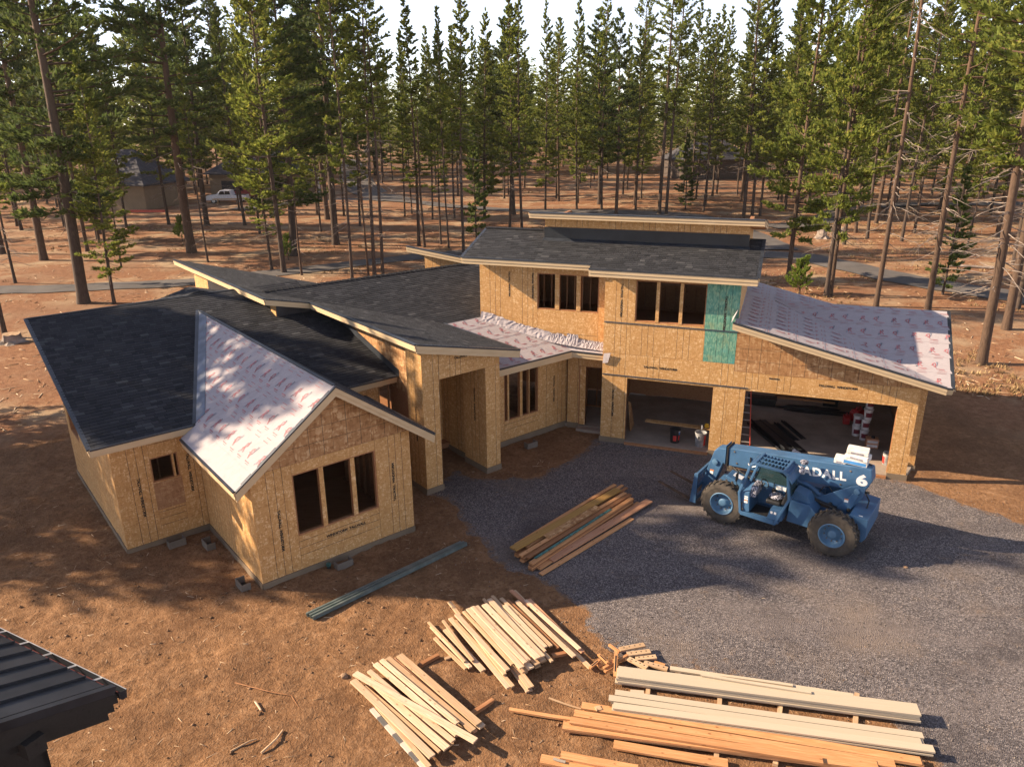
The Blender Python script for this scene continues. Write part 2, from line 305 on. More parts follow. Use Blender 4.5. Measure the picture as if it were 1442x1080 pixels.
# ------------------------------------------------------------------ mesh accumulator and tags
class MB:
    def __init__(s): s.v = []; s.f = []; s.uv = None; s.t = None; s.smooth = False
    def add(s, vs, fs, uvs=None, tone=None):
        o = len(s.v); s.v += [tuple(x) for x in vs]; n0 = len(s.f)
        s.f += [tuple(i + o for i in f) for f in fs]
        if uvs is not None:
            if s.uv is None: s.uv = []
            s.uv += list(uvs)
        if tone is not None:
            if s.t is None: s.t = [0.5] * n0
            s.t += [tone] * (len(s.f) - len(s.t))
        elif s.t is not None: s.t += [0.5] * (len(s.f) - len(s.t))
    def hexa(s, p, uvs=None, tone=None):   # 8 points: bottom 4 (ccw), top 4
        s.add(p, [(3, 2, 1, 0), (4, 5, 6, 7), (0, 1, 5, 4), (1, 2, 6, 5), (2, 3, 7, 6), (3, 0, 4, 7)], uvs, tone)
    def box(s, x0, x1, y0, y1, z0, z1, tone=None):
        s.hexa([(x0, y0, z0), (x1, y0, z0), (x1, y1, z0), (x0, y1, z0), (x0, y0, z1), (x1, y0, z1), (x1, y1, z1), (x0, y1, z1)], None, tone)
    def beam(s, a, b, w, h, up=(0, 0, 1), tone=None):   # box along a-b, w sideways, h along up, centred
        a = Vector(a); b = Vector(b); d = (b - a).normalized(); u = Vector(up); sd_ = d.cross(u)
        if sd_.length < 1e-4: sd_ = d.cross(Vector((1, 0, 0)))
        sd_.normalize(); u = sd_.cross(d).normalized(); x = sd_ * w / 2; y = u * h / 2
        s.hexa([a - x - y, a + x - y, b + x - y, b - x - y, a - x + y, a + x + y, b + x + y, b - x + y], None, tone)
    def prism(s, poly, f0, f1, tone=None):   # poly points -> two 3d copies
        n = len(poly); a = [f0(p) for p in poly]; b = [f1(p) for p in poly]
        s.add(a + b, [tuple(range(n))[::-1], tuple(range(n, 2 * n))] + [(i, (i + 1) % n, n + (i + 1) % n, n + i) for i in range(n)], None, tone)
    def tube(s, pts, r, n=6, cap=True, tone=None):
        P = [Vector(p) for p in pts]; rr = r if isinstance(r, (list, tuple)) else [r] * len(P)
        vs = []; ref = None
        for i, p in enumerate(P):
            d = (P[min(i + 1, len(P) - 1)] - P[max(i - 1, 0)])
            if d.length < 1e-6: d = Vector((0, 0, 1))
            d.normalize()
            if ref is None or abs(ref.dot(d)) > .98: ref = Vector((0, 0, 1)) if abs(d.z) < .9 else Vector((1, 0, 0))
            x = d.cross(ref).normalized(); y = d.cross(x).normalized(); ref = -y if False else ref
            for k in range(n):
                a = 2 * math.pi * k / n; vs.append(p + x * math.cos(a) * rr[i] + y * math.sin(a) * rr[i])
        fs = [(i * n + k, i * n + (k + 1) % n, (i + 1) * n + (k + 1) % n, (i + 1) * n + k) for i in range(len(P) - 1) for k in range(n)]
        if cap: fs += [tuple(range(n))[::-1], tuple(range((len(P) - 1) * n, len(P) * n))]
        s.add(vs, fs, None, tone)
    def lathe(s, prof, c, ax='z', n=24, tone=None):   # prof: (radius, height) list
        vs = []
        for r_, h in prof:
            for k in range(n):
                a = 2 * math.pi * k / n; x, y = r_ * math.cos(a), r_ * math.sin(a)
                q = (x, y, h) if ax == 'z' else (x, h, y) if ax == 'y' else (h, x, y)
                vs.append((c[0] + q[0], c[1] + q[1], c[2] + q[2]))
        m = len(prof)
        fs = [(i * n + k, i * n + (k + 1) % n, (i + 1) * n + (k + 1) % n, (i + 1) * n + k) for i in range(m - 1) for k in range(n)]
        fs += [tuple(range(n))[::-1], tuple(range((m - 1) * n, m * n))]
        s.add(vs, fs, None, tone)
    def mesh(s, name, mat, sub=(0, 0, 0), smooth=False):
        me = bpy.data.meshes.new(name)
        v = s.v if sub == (0, 0, 0) else [(a[0] - sub[0], a[1] - sub[1], a[2] - sub[2]) for a in s.v]
        me.from_pydata(v, [], s.f)
        if s.uv is not None:
            lay = me.uv_layers.new(name='UVMap')
            li = np.empty(len(me.loops), np.int32); me.loops.foreach_get('vertex_index', li)
            uva = np.array(s.uv, np.float32)[li]
            lay.data.foreach_set('uv', uva.ravel())
        if s.t is not None:
            at = me.attributes.new('tone', 'FLOAT', 'FACE'); at.data.foreach_set('value', np.array(s.t, np.float32))
        if smooth: me.polygons.foreach_set('use_smooth', [True] * len(me.polygons))
        if mat: me.materials.append(mat)
        me.update()
        return me
    def build(s, name, mat, parent=None, sub=(0, 0, 0), smooth=False, bevel=0, recalc=True):
        me = s.mesh(name, mat, sub, smooth)
        if recalc: fixn(me)
        o = bpy.data.objects.new(name, me); col.objects.link(o)
        if parent: o.parent = parent
        if bevel:
            m = o.modifiers.new('Bevel', 'BEVEL'); m.width = bevel; m.segments = 2; m.limit_method = 'ANGLE'; m.angle_limit = R(40)
        return o
import bmesh
def fixn(me):
    bm = bmesh.new(); bm.from_mesh(me); bmesh.ops.recalc_face_normals(bm, faces=bm.faces); bm.to_mesh(me); bm.free()
def np_mesh(name, verts, faces, mat, tone=None, smooth=False):
    k = faces.shape[1]; me = bpy.data.meshes.new(name)
    me.vertices.add(len(verts)); me.vertices.foreach_set('co', np.asarray(verts, np.float32).ravel())
    me.loops.add(faces.size); me.loops.foreach_set('vertex_index', faces.astype(np.int32).ravel())
    me.polygons.add(len(faces)); me.polygons.foreach_set('loop_start', np.arange(0, faces.size, k, dtype=np.int32))
    me.polygons.foreach_set('loop_total', np.full(len(faces), k, np.int32))
    if smooth: me.polygons.foreach_set('use_smooth', np.ones(len(faces), bool))
    if tone is not None:
        at = me.attributes.new('tone', 'FLOAT', 'FACE'); at.data.foreach_set('value', np.asarray(tone, np.float32))
    if mat: me.materials.append(mat)
    me.update(calc_edges=True); me.validate()
    return me
def tag(o, label=None, cat=None, group=None, kind=None):
    if label: o['label'] = label
    if cat: o['category'] = cat
    if group: o['group'] = group
    if kind: o['kind'] = kind
    return o
def empty(name, loc, rz=0, label=None, cat=None, group=None):
    o = bpy.data.objects.new(name, None); col.objects.link(o); o.empty_display_size = .3
    o.location = loc; o.rotation_euler = (0, 0, rz)
    return tag(o, label, cat, group)
def obj(name, me, parent=None, loc=None):
    o = bpy.data.objects.new(name, me); col.objects.link(o)
    if parent: o.parent = parent
    if loc is not None: o.location = loc
    return o
def copy_tree(o, parent=None):
    c = o.copy(); col.objects.link(c); c.parent = parent
    for ch in list(o.children): copy_tree(ch, c)
    return c

# ------------------------------------------------------------------ materials
class NT:
    def __init__(s, name):
        s.m = bpy.data.materials.new(name); s.m.use_nodes = True; s.t = s.m.node_tree
        s.b = s.t.nodes['Principled BSDF']; s.out = s.t.nodes['Material Output']
    def n(s, typ, **kw):
        x = s.t.nodes.new('ShaderNode' + typ)
        for k, v in kw.items(): setattr(x, k, v)
        return x
    def l(s, a, b): s.t.links.new(a, b)
    def setin(s, node, i, v):
        if hasattr(v, 'is_linked') or hasattr(v, 'links'): s.l(v, node.inputs[i])
        else: node.inputs[i].default_value = v
    def noise(s, vec, scale, detail=4, rough=.55, dist=0):
        x = s.n('TexNoise'); s.l(vec, x.inputs['Vector']); x.inputs['Scale'].default_value = scale
        x.inputs['Detail'].default_value = detail; x.inputs['Roughness'].default_value = rough; x.inputs['Distortion'].default_value = dist
        return x.outputs['Fac']
    def vor(s, vec, scale, out='Color', feature='F1'):
        x = s.n('TexVoronoi', feature=feature); s.l(vec, x.inputs['Vector']); x.inputs['Scale'].default_value = scale
        return x.outputs[out]
    def mapv(s, vec, sc=(1, 1, 1), rot=(0, 0, 0), loc=(0, 0, 0)):
        x = s.n('Mapping'); s.l(vec, x.inputs[0]); x.inputs['Scale'].default_value = sc; x.inputs['Rotation'].default_value = rot; x.inputs['Location'].default_value = loc
        return x.outputs[0]
    def coord(s, w='Object'): return s.n('TexCoord').outputs[w]
    def ramp(s, fac, stops):
        x = s.n('ValToRGB'); s.l(fac, x.inputs[0]); e = x.color_ramp.elements
        while len(e) < len(stops): e.new(.5)
        for i, (p, c) in enumerate(stops): e[i].position = p; e[i].color = (*c, 1) if len(c) == 3 else c
        return x.outputs[0]
    def val(s, fac, a, b, c=0., d=1.):
        x = s.n('MapRange'); s.l(fac, x.inputs[0])
        for i, v in enumerate((a, b, c, d)): x.inputs[i + 1].default_value = v
        return x.outputs[0]
    def mix(s, f, a, b, mode='MIX'):
        x = s.n('Mix', data_type='RGBA', blend_type=mode)
        s.setin(x, 0, f)
        for i, v in ((6, a), (7, b)):
            if isinstance(v, tuple): x.inputs[i].default_value = (*v, 1) if len(v) == 3 else v
            else: s.l(v, x.inputs[i])
        return x.outputs[2]
    def math(s, op, a, b=0.):
        x = s.n('Math', operation=op); s.setin(x, 0, a); s.setin(x, 1, b); return x.outputs[0]
    def attr(s, name, out='Fac'):
        x = s.n('Attribute'); x.attribute_name = name; return x.outputs[out]
    def rand(s): return s.n('ObjectInfo').outputs['Random']
    def base(s, c, rough=.8, spec=.3, metal=0.):
        if isinstance(c, tuple): s.b.inputs['Base Color'].default_value = (*c, 1)
        else: s.l(c, s.b.inputs['Base Color'])
        s.setin(s.b, 'Roughness', rough); s.b.inputs['Specular IOR Level'].default_value = spec; s.b.inputs['Metallic'].default_value = metal
    def bump(s, h, strength=.4, dist=.02):
        x = s.n('Bump'); s.l(h, x.inputs['Height']); x.inputs['Strength'].default_value = strength; x.inputs['Distance'].default_value = dist
        s.l(x.outputs[0], s.b.inputs['Normal'])

def plain(name, c, rough=.6, spec=.4, metal=0., var=.12, scale=6.):
    m = NT(name); v = m.noise(m.coord(), scale, 5)
    c2 = tuple(max(0, x * (1 - var * 2)) for x in c); c3 = tuple(min(1, x * (1 + var)) for x in c)
    m.base(m.ramp(v, [(.3, c2), (.7, c3)]), rough, spec, metal); return m.m

def osb_mat(name, base, dark, light, lines=True, flake=1.0, joints=False):
    m = NT(name); uv = m.coord('UV'); r_ = m.rand()
    off = m.n('Combine' 'XYZ'); m.l(m.math('MULTIPLY', r_, 37.), off.inputs[0]); m.l(m.math('MULTIPLY', r_, 91.), off.inputs[1])
    ad = m.n('VectorMath', operation='ADD'); m.l(uv, ad.inputs[0]); m.l(off.outputs[0], ad.inputs[1]); v = ad.outputs[0]
    wob = m.n('TexNoise'); m.l(v, wob.inputs['Vector']); wob.inputs['Scale'].default_value = 9.
    av = m.n('VectorMath', operation='MULTIPLY_ADD'); m.l(wob.outputs['Color'], av.inputs[0]); av.inputs[1].default_value = (.12, .12, 0); m.l(v, av.inputs[2])
    f1 = m.vor(m.mapv(av.outputs[0], (1, .28, 1), (0, 0, .5)), 30 * flake); f2 = m.vor(m.mapv(av.outputs[0], (.3, 1, 1), (0, 0, .35)), 26 * flake)
    g1 = m.n('SeparateColor'); m.l(f1, g1.inputs[0]); g2 = m.n('SeparateColor'); m.l(f2, g2.inputs[0])
    k = m.math('ADD', m.math('MULTIPLY', g1.outputs[0], .5), m.math('MULTIPLY', g2.outputs[1], .5))
    c = m.ramp(k, [(.16, dark), (.42, base), (.62, base), (.86, light)])
    big = m.noise(v, 1.3, 3); c = m.mix(m.val(big, .35, .7, 0., .35), c, tuple(x * .72 for x in base))
    c = m.mix(m.math('MULTIPLY', r_, .30), c, tuple(x * q for x, q in zip(base, (.72, .66, .6))))
    if lines:
        sp = m.n('SeparateXYZ'); m.l(uv, sp.inputs[0]); tot = None
        xs = (.40, .61, .81) if not joints else (.4, .8)
        for x in xs:
            t = m.math('LESS_THAN', m.math('ABSOLUTE', m.math('SUBTRACT', sp.outputs[0], x)), .0075)
            tot = t if tot is None else m.math('MAXIMUM', tot, t)
        if joints:
            for x in (.4, .8):
                tot = m.math('MAXIMUM', tot, m.math('LESS_THAN', m.math('ABSOLUTE', m.math('SUBTRACT', sp.outputs[1], x)), .006))
        brk = m.val(m.noise(v, 6., 2), .3, .5, .35, .85)
        c = m.mix(m.math('MULTIPLY', tot, brk), c, (.03, .025, .02))
    m.base(c, .62, .35); m.bump(k, .25, .004)
    return m.m

MAT = {}
MAT['osb'] = osb_mat('wall_osb', (.54, .297, .108), (.41, .205, .068), (.74, .50, .265), True, 1.35)
MAT['osb_brown'] = osb_mat('gable_osb', (.39, .20, .08), (.24, .105, .038), (.58, .37, .19), True, .62, True)
MAT['osb_patch'] = osb_mat('patch_osb', (.36, .19, .09), (.27, .125, .055), (.48, .29, .15), False)
def teal():
    m = NT('teal_stained_osb'); uv = m.coord('UV'); v = m.vor(m.mapv(uv, (1, .35, 1), (0, 0, .6)), 30)
    g = m.n('SeparateColor'); m.l(v, g.inputs[0])
    c = m.ramp(g.outputs[0], [(.1, (.08, .21, .15)), (.5, (.12, .28, .20)), (.9, (.21, .35, .23))])
    n_ = m.noise(uv, 1.7, 4, .6, .6); c = m.mix(m.val(n_, .5, .7, 0., .8), c, (.05, .25, .235)); c = m.mix(m.val(n_, .43, .3, 0., .7), c, (.24, .25, .12))
    sp = m.n('SeparateXYZ'); m.l(uv, sp.inputs[0]); tot = None
    for x in (.4, .61, .81):
        t = m.math('LESS_THAN', m.math('ABSOLUTE', m.math('SUBTRACT', sp.outputs[0], x)), .0075); tot = t if tot is None else m.math('MAXIMUM', tot, t)
    m.base(m.mix(m.math('MULTIPLY', tot, .7), c, (.02, .03, .03)), .6, .35); return m.m
MAT['osb_teal'] = teal()
def wood(name, base, dark, light, ends=True):
    m = NT(name); co = m.coord('Object'); r_ = m.rand()
    off = m.n('CombineXYZ'); m.l(m.math('MULTIPLY', r_, 53.), off.inputs[0]); m.l(m.math('MULTIPLY', r_, 17.), off.inputs[1])
    ad = m.n('VectorMath', operation='ADD'); m.l(co, ad.inputs[0]); m.l(off.outputs[0], ad.inputs[1])
    g = m.noise(m.mapv(ad.outputs[0], (.35, 9, 9)), 5., 5, .6, 1.2)
    c = m.ramp(g, [(.28, dark), (.5, base), (.72, light)])
    g2 = m.noise(m.mapv(ad.outputs[0], (.5, 14, 14)), 1.6, 4, .6, .6); c = m.mix(m.val(g2, .52, .66, 0., .45), c, dark); kn = m.vor(m.mapv(ad.outputs[0], (1, 1.9, 1.9)), 3.6, 'Distance'); c = m.mix(m.val(kn, .17, .08, 0., .8), c, tuple(x * .42 for x in dark))
    nx_ = m.n('SeparateXYZ'); m.l(m.coord('Normal'), nx_.inputs[0]); c = m.mix(m.val(m.math('ABSOLUTE', nx_.outputs[0]), .8, .95, 0., .5), c, tuple(x * .6 for x in dark))
    c = m.mix(m.math('MULTIPLY', r_, .45), c, tuple(x * .62 for x in dark))
    st = m.noise(ad.outputs[0], 1.1, 4); c = m.mix(m.val(st, .55, .75, 0., .4), c, tuple(x * .62 for x in base))
    m.base(c, .68, .25); m.bump(g, .3, .004); return m.m
MAT['pale'] = wood('pale_lumber', (.63, .45, .30), (.49, .31, .18), (.72, .56, .41))
MAT['tan'] = wood('tan_lumber', (.52, .345, .205), (.39, .235, .12), (.62, .45, .29))
MAT['orange'] = wood('orange_lumber', (.55, .27, .115), (.42, .18, .065), (.66, .37, .18))
MAT['brown'] = wood('brown_lumber', (.36, .16, .07), (.24, .10, .04), (.47, .25, .12))
MAT['pink'] = wood('pink_lumber', (.56, .285, .155), (.43, .19, .10), (.64, .38, .24))
MAT['yellow'] = wood('yellow_beam', (.42, .235, .065), (.33, .17, .05), (.50, .30, .10))
MAT['grey'] = wood('grey_lumber', (.40, .34, .27), (.28, .22, .17), (.52, .46, .38))
MAT['stud'] = wood('stud_lumber', (.36, .165, .075), (.25, .10, .04), (.46, .24, .11))
MAT['osb'].use_fake_user = True
def siding():
    m = NT('tan_siding_board'); co = m.coord(); r_ = m.rand(); g = m.noise(m.mapv(co, (.2, 14, 14)), 6., 3)
    c = m.ramp(g, [(.3, (.45, .36, .255)), (.7, (.50, .41, .295))]); c = m.mix(m.math('MULTIPLY', r_, .25), c, (.33, .265, .18))
    d = m.noise(co, 3., 5); c = m.mix(m.val(d, .62, .75, 0., .3), c, (.38, .31, .22)); m.base(c, .6, .35); return m.m
MAT['siding'] = siding()
MAT['green'] = plain('teal_painted_strip', (.055, .17, .15), .5, .4, 0, .4, 9)
MAT['trim'] = NT('tan_fascia_paint')
_m = MAT['trim']; _g = _m.noise(_m.mapv(_m.coord(), (1.2, 1.2, 5)), 1.2, 4)
_m.base(_m.ramp(_g, [(.3, (.47, .335, .19)), (.7, (.54, .395, .235))]), .5, .4); MAT['trim'] = _m.m
MAT['dark_metal'] = plain('dark_flashing', (.03, .034, .042), .38, .5, .0, .2, 3)
MAT['valley_metal'] = plain('blue_grey_valley_metal', (.085, .10, .135), .42, .5, .35, .25, 2.5)
MAT['black_wrap'] = plain('black_wrap', (.014, .016, .02), .45, .4, 0, .3, 2)
def concrete(name, c, d=.2):
    m = NT(name); co = m.coord(); a = m.noise(co, 1.2, 6, .6); b = m.noise(co, 14., 4)
    k = m.ramp(a, [(.3, tuple(x * (1 - d) for x in c)), (.7, tuple(x * (1 + d * .6) for x in c))]); k = m.mix(m.val(b, .5, .75, 0., .3), k, tuple(x * .6 for x in c))
    m.base(k, .85, .25); m.bump(b, .3, .005); return m.m
MAT['concrete'] = concrete('foundation_concrete', (.205, .15, .10)); MAT['slab'] = concrete('garage_slab', (.30, .235, .18), .28)
MAT['block'] = concrete('concrete_block', (.16, .132, .105), .2)
def shingle_mat():
    m = NT('charcoal_shingle'); t = m.attr('tone'); co = m.coord(); n1 = m.noise(co, 130., 2); n2 = m.noise(co, .7, 3)
    c = m.ramp(t, [(0, (.014, .0145, .017)), (.45, (.026, .0265, .030)), (.8, (.042, .042, .046)), (1, (.072, .071, .073))])
    c = m.mix(m.val(n1, .3, .7, 0., .35), c, (.012, .012, .014)); c = m.mix(m.val(n2, .4, .7, 0., .15), c, (.045, .044, .044))
    m.base(c, .85, .2); return m.m
MAT['shingle'] = shingle_mat()
def felt_mat():
    m = NT('white_underlayment'); co = m.coord()
    w = m.noise(m.mapv(co, (1.0, 2.2, 1.0), (0, 0, .5)), 2.6, 5, .62, 1.6); s_ = m.noise(co, 60., 2)
    c = m.ramp(w, [(.25, (.325, .283, .283)), (.6, (.365, .322, .322))]); m.base(c, .85, .12)
    h = m.math('ADD', w, m.math('MULTIPLY', s_, .08)); m.bump(h, .3, .05); return m.m
MAT['felt'] = felt_mat()
MAT['print_red'] = plain('red_print', (.40, .13, .135), .6, .3, 0, .25, 5)
MAT['print_grey'] = plain('grey_print', (.24, .23, .26), .6, .3, 0, .3, 8)
MAT['print_black'] = plain('black_print', (.045, .035, .028), .7, .2, 0, .4, 20)

# ------------------------------------------------------------------ ground
def vnoise(x, y, seed=0):
    x = np.asarray(x, float); y = np.asarray(y, float)
    xi = np.floor(x); yi = np.floor(y); fx = x - xi; fy = y - yi
    fx = fx * fx * (3 - 2 * fx); fy = fy * fy * (3 - 2 * fy)
    def hsh(a, b):
        n = np.sin(a * 127.1 + b * 311.7 + seed * 74.7) * 43758.5453; return n - np.floor(n)
    return (hsh(xi, yi) * (1 - fx) + hsh(xi + 1, yi) * fx) * (1 - fy) + (hsh(xi, yi + 1) * (1 - fx) + hsh(xi + 1, yi + 1) * fx) * fy
def fbm(x, y, o=4, seed=0):
    s = 0; a = .5; f = 1.
    for i in range(o): s = s + a * vnoise(x * f, y * f, seed + i); a *= .5; f *= 2.03
    return s
# gravel yard outline (world metres), dirt around the house, forest floor further out
GRAVEL = [(-2.5, 20.7), (-2.9, 21.6), (-2.65, 23.2), (-2.0, 23.8), (-1.5, 23.6), (-0.9, 22.7), (-0.2, 22.95), (0.55, 23.1), (1.3, 23.5), (2.1, 24.3), (2.9, 25.6), (3.4, 26.3), (4.5, 26.0), (6.9, 25.1), (7.9, 24.75), (12.1, 23.2), (13.1, 22.0), (14.0, 20.7), (15.5, 18.9), (19, 16.8), (26, 13), (30, 4), (24, -4), (12, -4), (9.2, 4), (7.3, 7.5), (7.0, 9.6), (7.3, 10.8), (7.0, 11.4), (6.4, 11.8), (5.1, 12.2), (3.6, 12.6), (2.6, 12.9), (1.8, 13.4), (1.3, 14.1), (1.2, 15.1), (.6, 15.9), (-.1, 16.7), (-.7, 17.3), (-1.3, 18.1), (-1.8, 19.2)]
def seg_dist(x, y, poly, closed=True):
    d = np.full(np.shape(x), 1e9); n = len(poly)
    for i in range(n if closed else n - 1):
        ax, ay = poly[i]; bx, by = poly[(i + 1) % n]; vx, vy = bx - ax, by - ay
        t = np.clip(((x - ax) * vx + (y - ay) * vy) / (vx * vx + vy * vy), 0, 1); d = np.minimum(d, np.hypot(x - ax - t * vx, y - ay - t * vy))
    return d
def inside(x, y, poly):
    c = np.zeros(np.shape(x), bool); n = len(poly); j = n - 1
    for i in range(n):
        xi, yi = poly[i]; xj, yj = poly[j]
        c ^= ((yi > y) != (yj > y)) & (x < (xj - xi) * (y - yi) / (yj - yi + 1e-12) + xi); j = i
    return c
def gmask(x, y):
    d = seg_dist(x, y, GRAVEL); d = np.where(inside(x, y, GRAVEL), d, -d); return d
def hgt(x, y):
    x = np.asarray(x, float); y = np.asarray(y, float)
    far = np.clip((np.hypot(x, y - 22) - 34) / 50, 0, 1)
    z = far * (fbm(x / 26, y / 26, 3, 5) - .45) * 1.6
    near = 1 - np.clip((np.hypot(x, y - 18) - 26) / 20, 0, 1)
    lump = (fbm(x * 1.3, y * 1.3, 4, 9) - .47) * .13 + (fbm(x * 4.5, y * 4.5, 4, 3) - .45) * .085
    gm = np.clip(-gmask(x, y) / .8, 0, 1)
    z = z + near * lump * gm * .9
    pad = np.clip(1 - (np.hypot((x - 1) / 15, (y - 23) / 9) - 1) * 3, 0, 1)
    return z * (1 - pad * .0)
_hg0 = hgt
RUT = [(-10.5, 11.0), (-9.0, 12.0), (-7.8, 12.6), (-6.6, 12.75)]
RUT2 = [(-10.6, 12.3), (-9.2, 13.2), (-8.0, 13.75), (-6.9, 13.9)]
def hgt(x, y):
    x = np.asarray(x, float); y = np.asarray(y, float); z = _hg0(x, y)
    for rt_ in (RUT, RUT2):
        d = seg_dist(x, y, rt_, False); k = np.clip(1 - d / .26, 0, 1); z = z - .05 * np.clip(k * 2, 0, 1) + .05 * k * (np.sin((x * .9 + y * .45) * 30) > .1)
    return z
def axis(lo, hi, d0, d1, step, out):
    a = list(np.arange(d0, d1 + 1e-6, step)); s = step; x = d1
    while x < hi: s = min(s * 1.16, out); x += s; a.append(x)
    s = step; x = d0
    while x > lo: s = min(s * 1.16, out); x -= s; a.insert(0, x)
    return np.array(a)
gx = axis(-900, 900, -18, 9, .085, 60); gy = axis(-60, 1600, 7, 23, .085, 60)
GX, GY = np.meshgrid(gx, gy); GZ = hgt(GX, GY)
nx, ny = len(gx), len(gy)
idx = np.arange(nx * ny).reshape(ny, nx)
gf = np.stack([idx[:-1, :-1], idx[:-1, 1:], idx[1:, 1:], idx[1:, :-1]], -1).reshape(-1, 4)
def ground_mat():
    m = NT('earth'); co = m.coord(); dirt = m.attr('dirt')
    n1 = m.noise(co, .55, 6, .62); n2 = m.noise(co, 3.2, 6, .65); n3 = m.noise(co, 26., 4, .6); n4 = m.noise(m.mapv(co, (1, 1, 1), (0, 0, .6), (9, 4, 0)), .16, 4)
    c = m.ramp(n2, [(.25, (.155, .078, .036)), (.5, (.25, .130, .062)), (.75, (.345, .20, .108))])
    c = m.mix(m.val(n1, .42, .68), c, (.155, .078, .038)); c = m.mix(m.val(n3, .55, .72, 0., .5), c, (.37, .25, .155)); c = m.mix(m.val(n3, .40, .28, 0., .6), c, (.09, .05, .028))
    n5 = m.noise(co, 9., 5, .7, .4); c = m.mix(m.val(n5, .50, .36, 0., .65), c, (.11, .055, .027)); c = m.mix(m.val(n5, .56, .70, 0., .5), c, (.37, .225, .125))
    f = m.ramp(n2, [(.25, (.13, .054, .026)), (.5, (.235, .108, .053)), (.78, (.345, .20, .11))])
    f = m.mix(m.val(m.noise(co, .23, 5, .6), .47, .63), f, (.35, .245, .15)); f = m.mix(m.val(n4, .45, .62, 0., .55), f, (.19, .095, .055))
    f = m.mix(m.val(n3, .52, .7, 0., .6), f, (.40, .27, .16)); f = m.mix(m.val(n3, .42, .28, 0., .6), f, (.075, .04, .022))
    m.base(m.mix(dirt, f, c), .95, .1)
    m.bump(m.math('ADD', m.math('MULTIPLY', n2, .6), m.math('ADD', m.math('MULTIPLY', n5, .7), m.math('MULTIPLY', n3, .6))), 1.0, .07); return m.m
MAT['earth'] = ground_mat()
gme = np_mesh('ground', np.stack([GX, GY, GZ], -1).reshape(-1, 3), gf, MAT['earth'], smooth=True)
dd = np.hypot((GX - 1) / 19.5, (GY - 20) / 17.5) + (fbm(GX / 4, GY / 4, 4, 21) - .47) * .5
da = gme.attributes.new('dirt', 'FLOAT', 'POINT'); da.data.foreach_set('value', np.clip((1.12 - dd) / .16, 0, 1).astype(np.float32).ravel())
ground = tag(obj('ground', gme), kind='structure')

def gravel_mat():
    m = NT('gravel'); co = m.coord(); v = m.vor(co, 40.); g = m.n('SeparateColor'); m.l(v, g.inputs[0]); vd = m.vor(co, 40., 'Distance')
    c = m.ramp(g.outputs[0], [(0, (.050, .042, .040)), (.5, (.122, .103, .098)), (.85, (.205, .175, .165)), (1, (.32, .27, .24))])
    big = m.noise(co, .42, 6, .62, .5); c = m.mix(m.val(big, .5, .70, 0., .75), c, (.052, .042, .041)); c = m.mix(m.val(m.noise(m.mapv(co, (1, 1, 1), (0, 0, 0), (31, 7, 0)), .3, 5, .6), .54, .72, 0., .6), c, (.20, .15, .115))
    sm = m.noise(co, 2.2, 5, .65); c = m.mix(m.val(sm, .58, .72, 0., .4), c, (.22, .15, .10)); en = m.math('ADD', m.attr('edge'), m.val(m.noise(co, 5., 6, .7), .25, .75, -.45, .45)); lane = m.noise(m.mapv(co, (.16, 1.1, 1), (0, 0, -.62)), .55, 4, .6); c = m.mix(m.val(lane, .52, .68, 0., .4), c, (.19, .155, .14)); c = m.mix(m.val(lane, .46, .34, 0., .35), c, (.055, .044, .043)); c = m.mix(m.val(en, .38, .72), c, (.20, .112, .058))
    m.base(c, .9, .2); m.bump(m.math('ADD', vd, m.math('MULTIPLY', sm, .8)), .8, .025); return m.m
gs = .16
qx, qy = np.meshgrid(np.arange(-4, 32, gs), np.arange(-4, 27, gs)); gd = gmask(qx, qy) + (fbm(qx * 1.1, qy * 1.1, 4, 31) - .47) * 1.3
qz = np.clip(gd / .7, 0, 1) * .022 - .012 + hgt(qx, qy) + (fbm(qx * 2.2, qy * 2.2, 3, 55) - .45) * .025 * np.clip(gd, 0, 1)
ii = np.arange(qx.size).reshape(qx.shape); keep = (gd[:-1, :-1] > -.12) & (gd[1:, 1:] > -.12) & (gd[1:, :-1] > -.12) & (gd[:-1, 1:] > -.12)
qf = np.stack([ii[:-1, :-1], ii[:-1, 1:], ii[1:, 1:], ii[1:, :-1]], -1)[keep]
MAT['gravel'] = gravel_mat()
vme = np_mesh('gravel_yard', np.stack([qx, qy, qz], -1).reshape(-1, 3), qf, MAT['gravel'], smooth=True)
ea = vme.attributes.new('edge', 'FLOAT', 'POINT'); ea.data.foreach_set('value', np.clip(1 - gd / 1.0, 0, 1).astype(np.float32).ravel())
tag(obj('gravel_yard', vme), kind='structure')

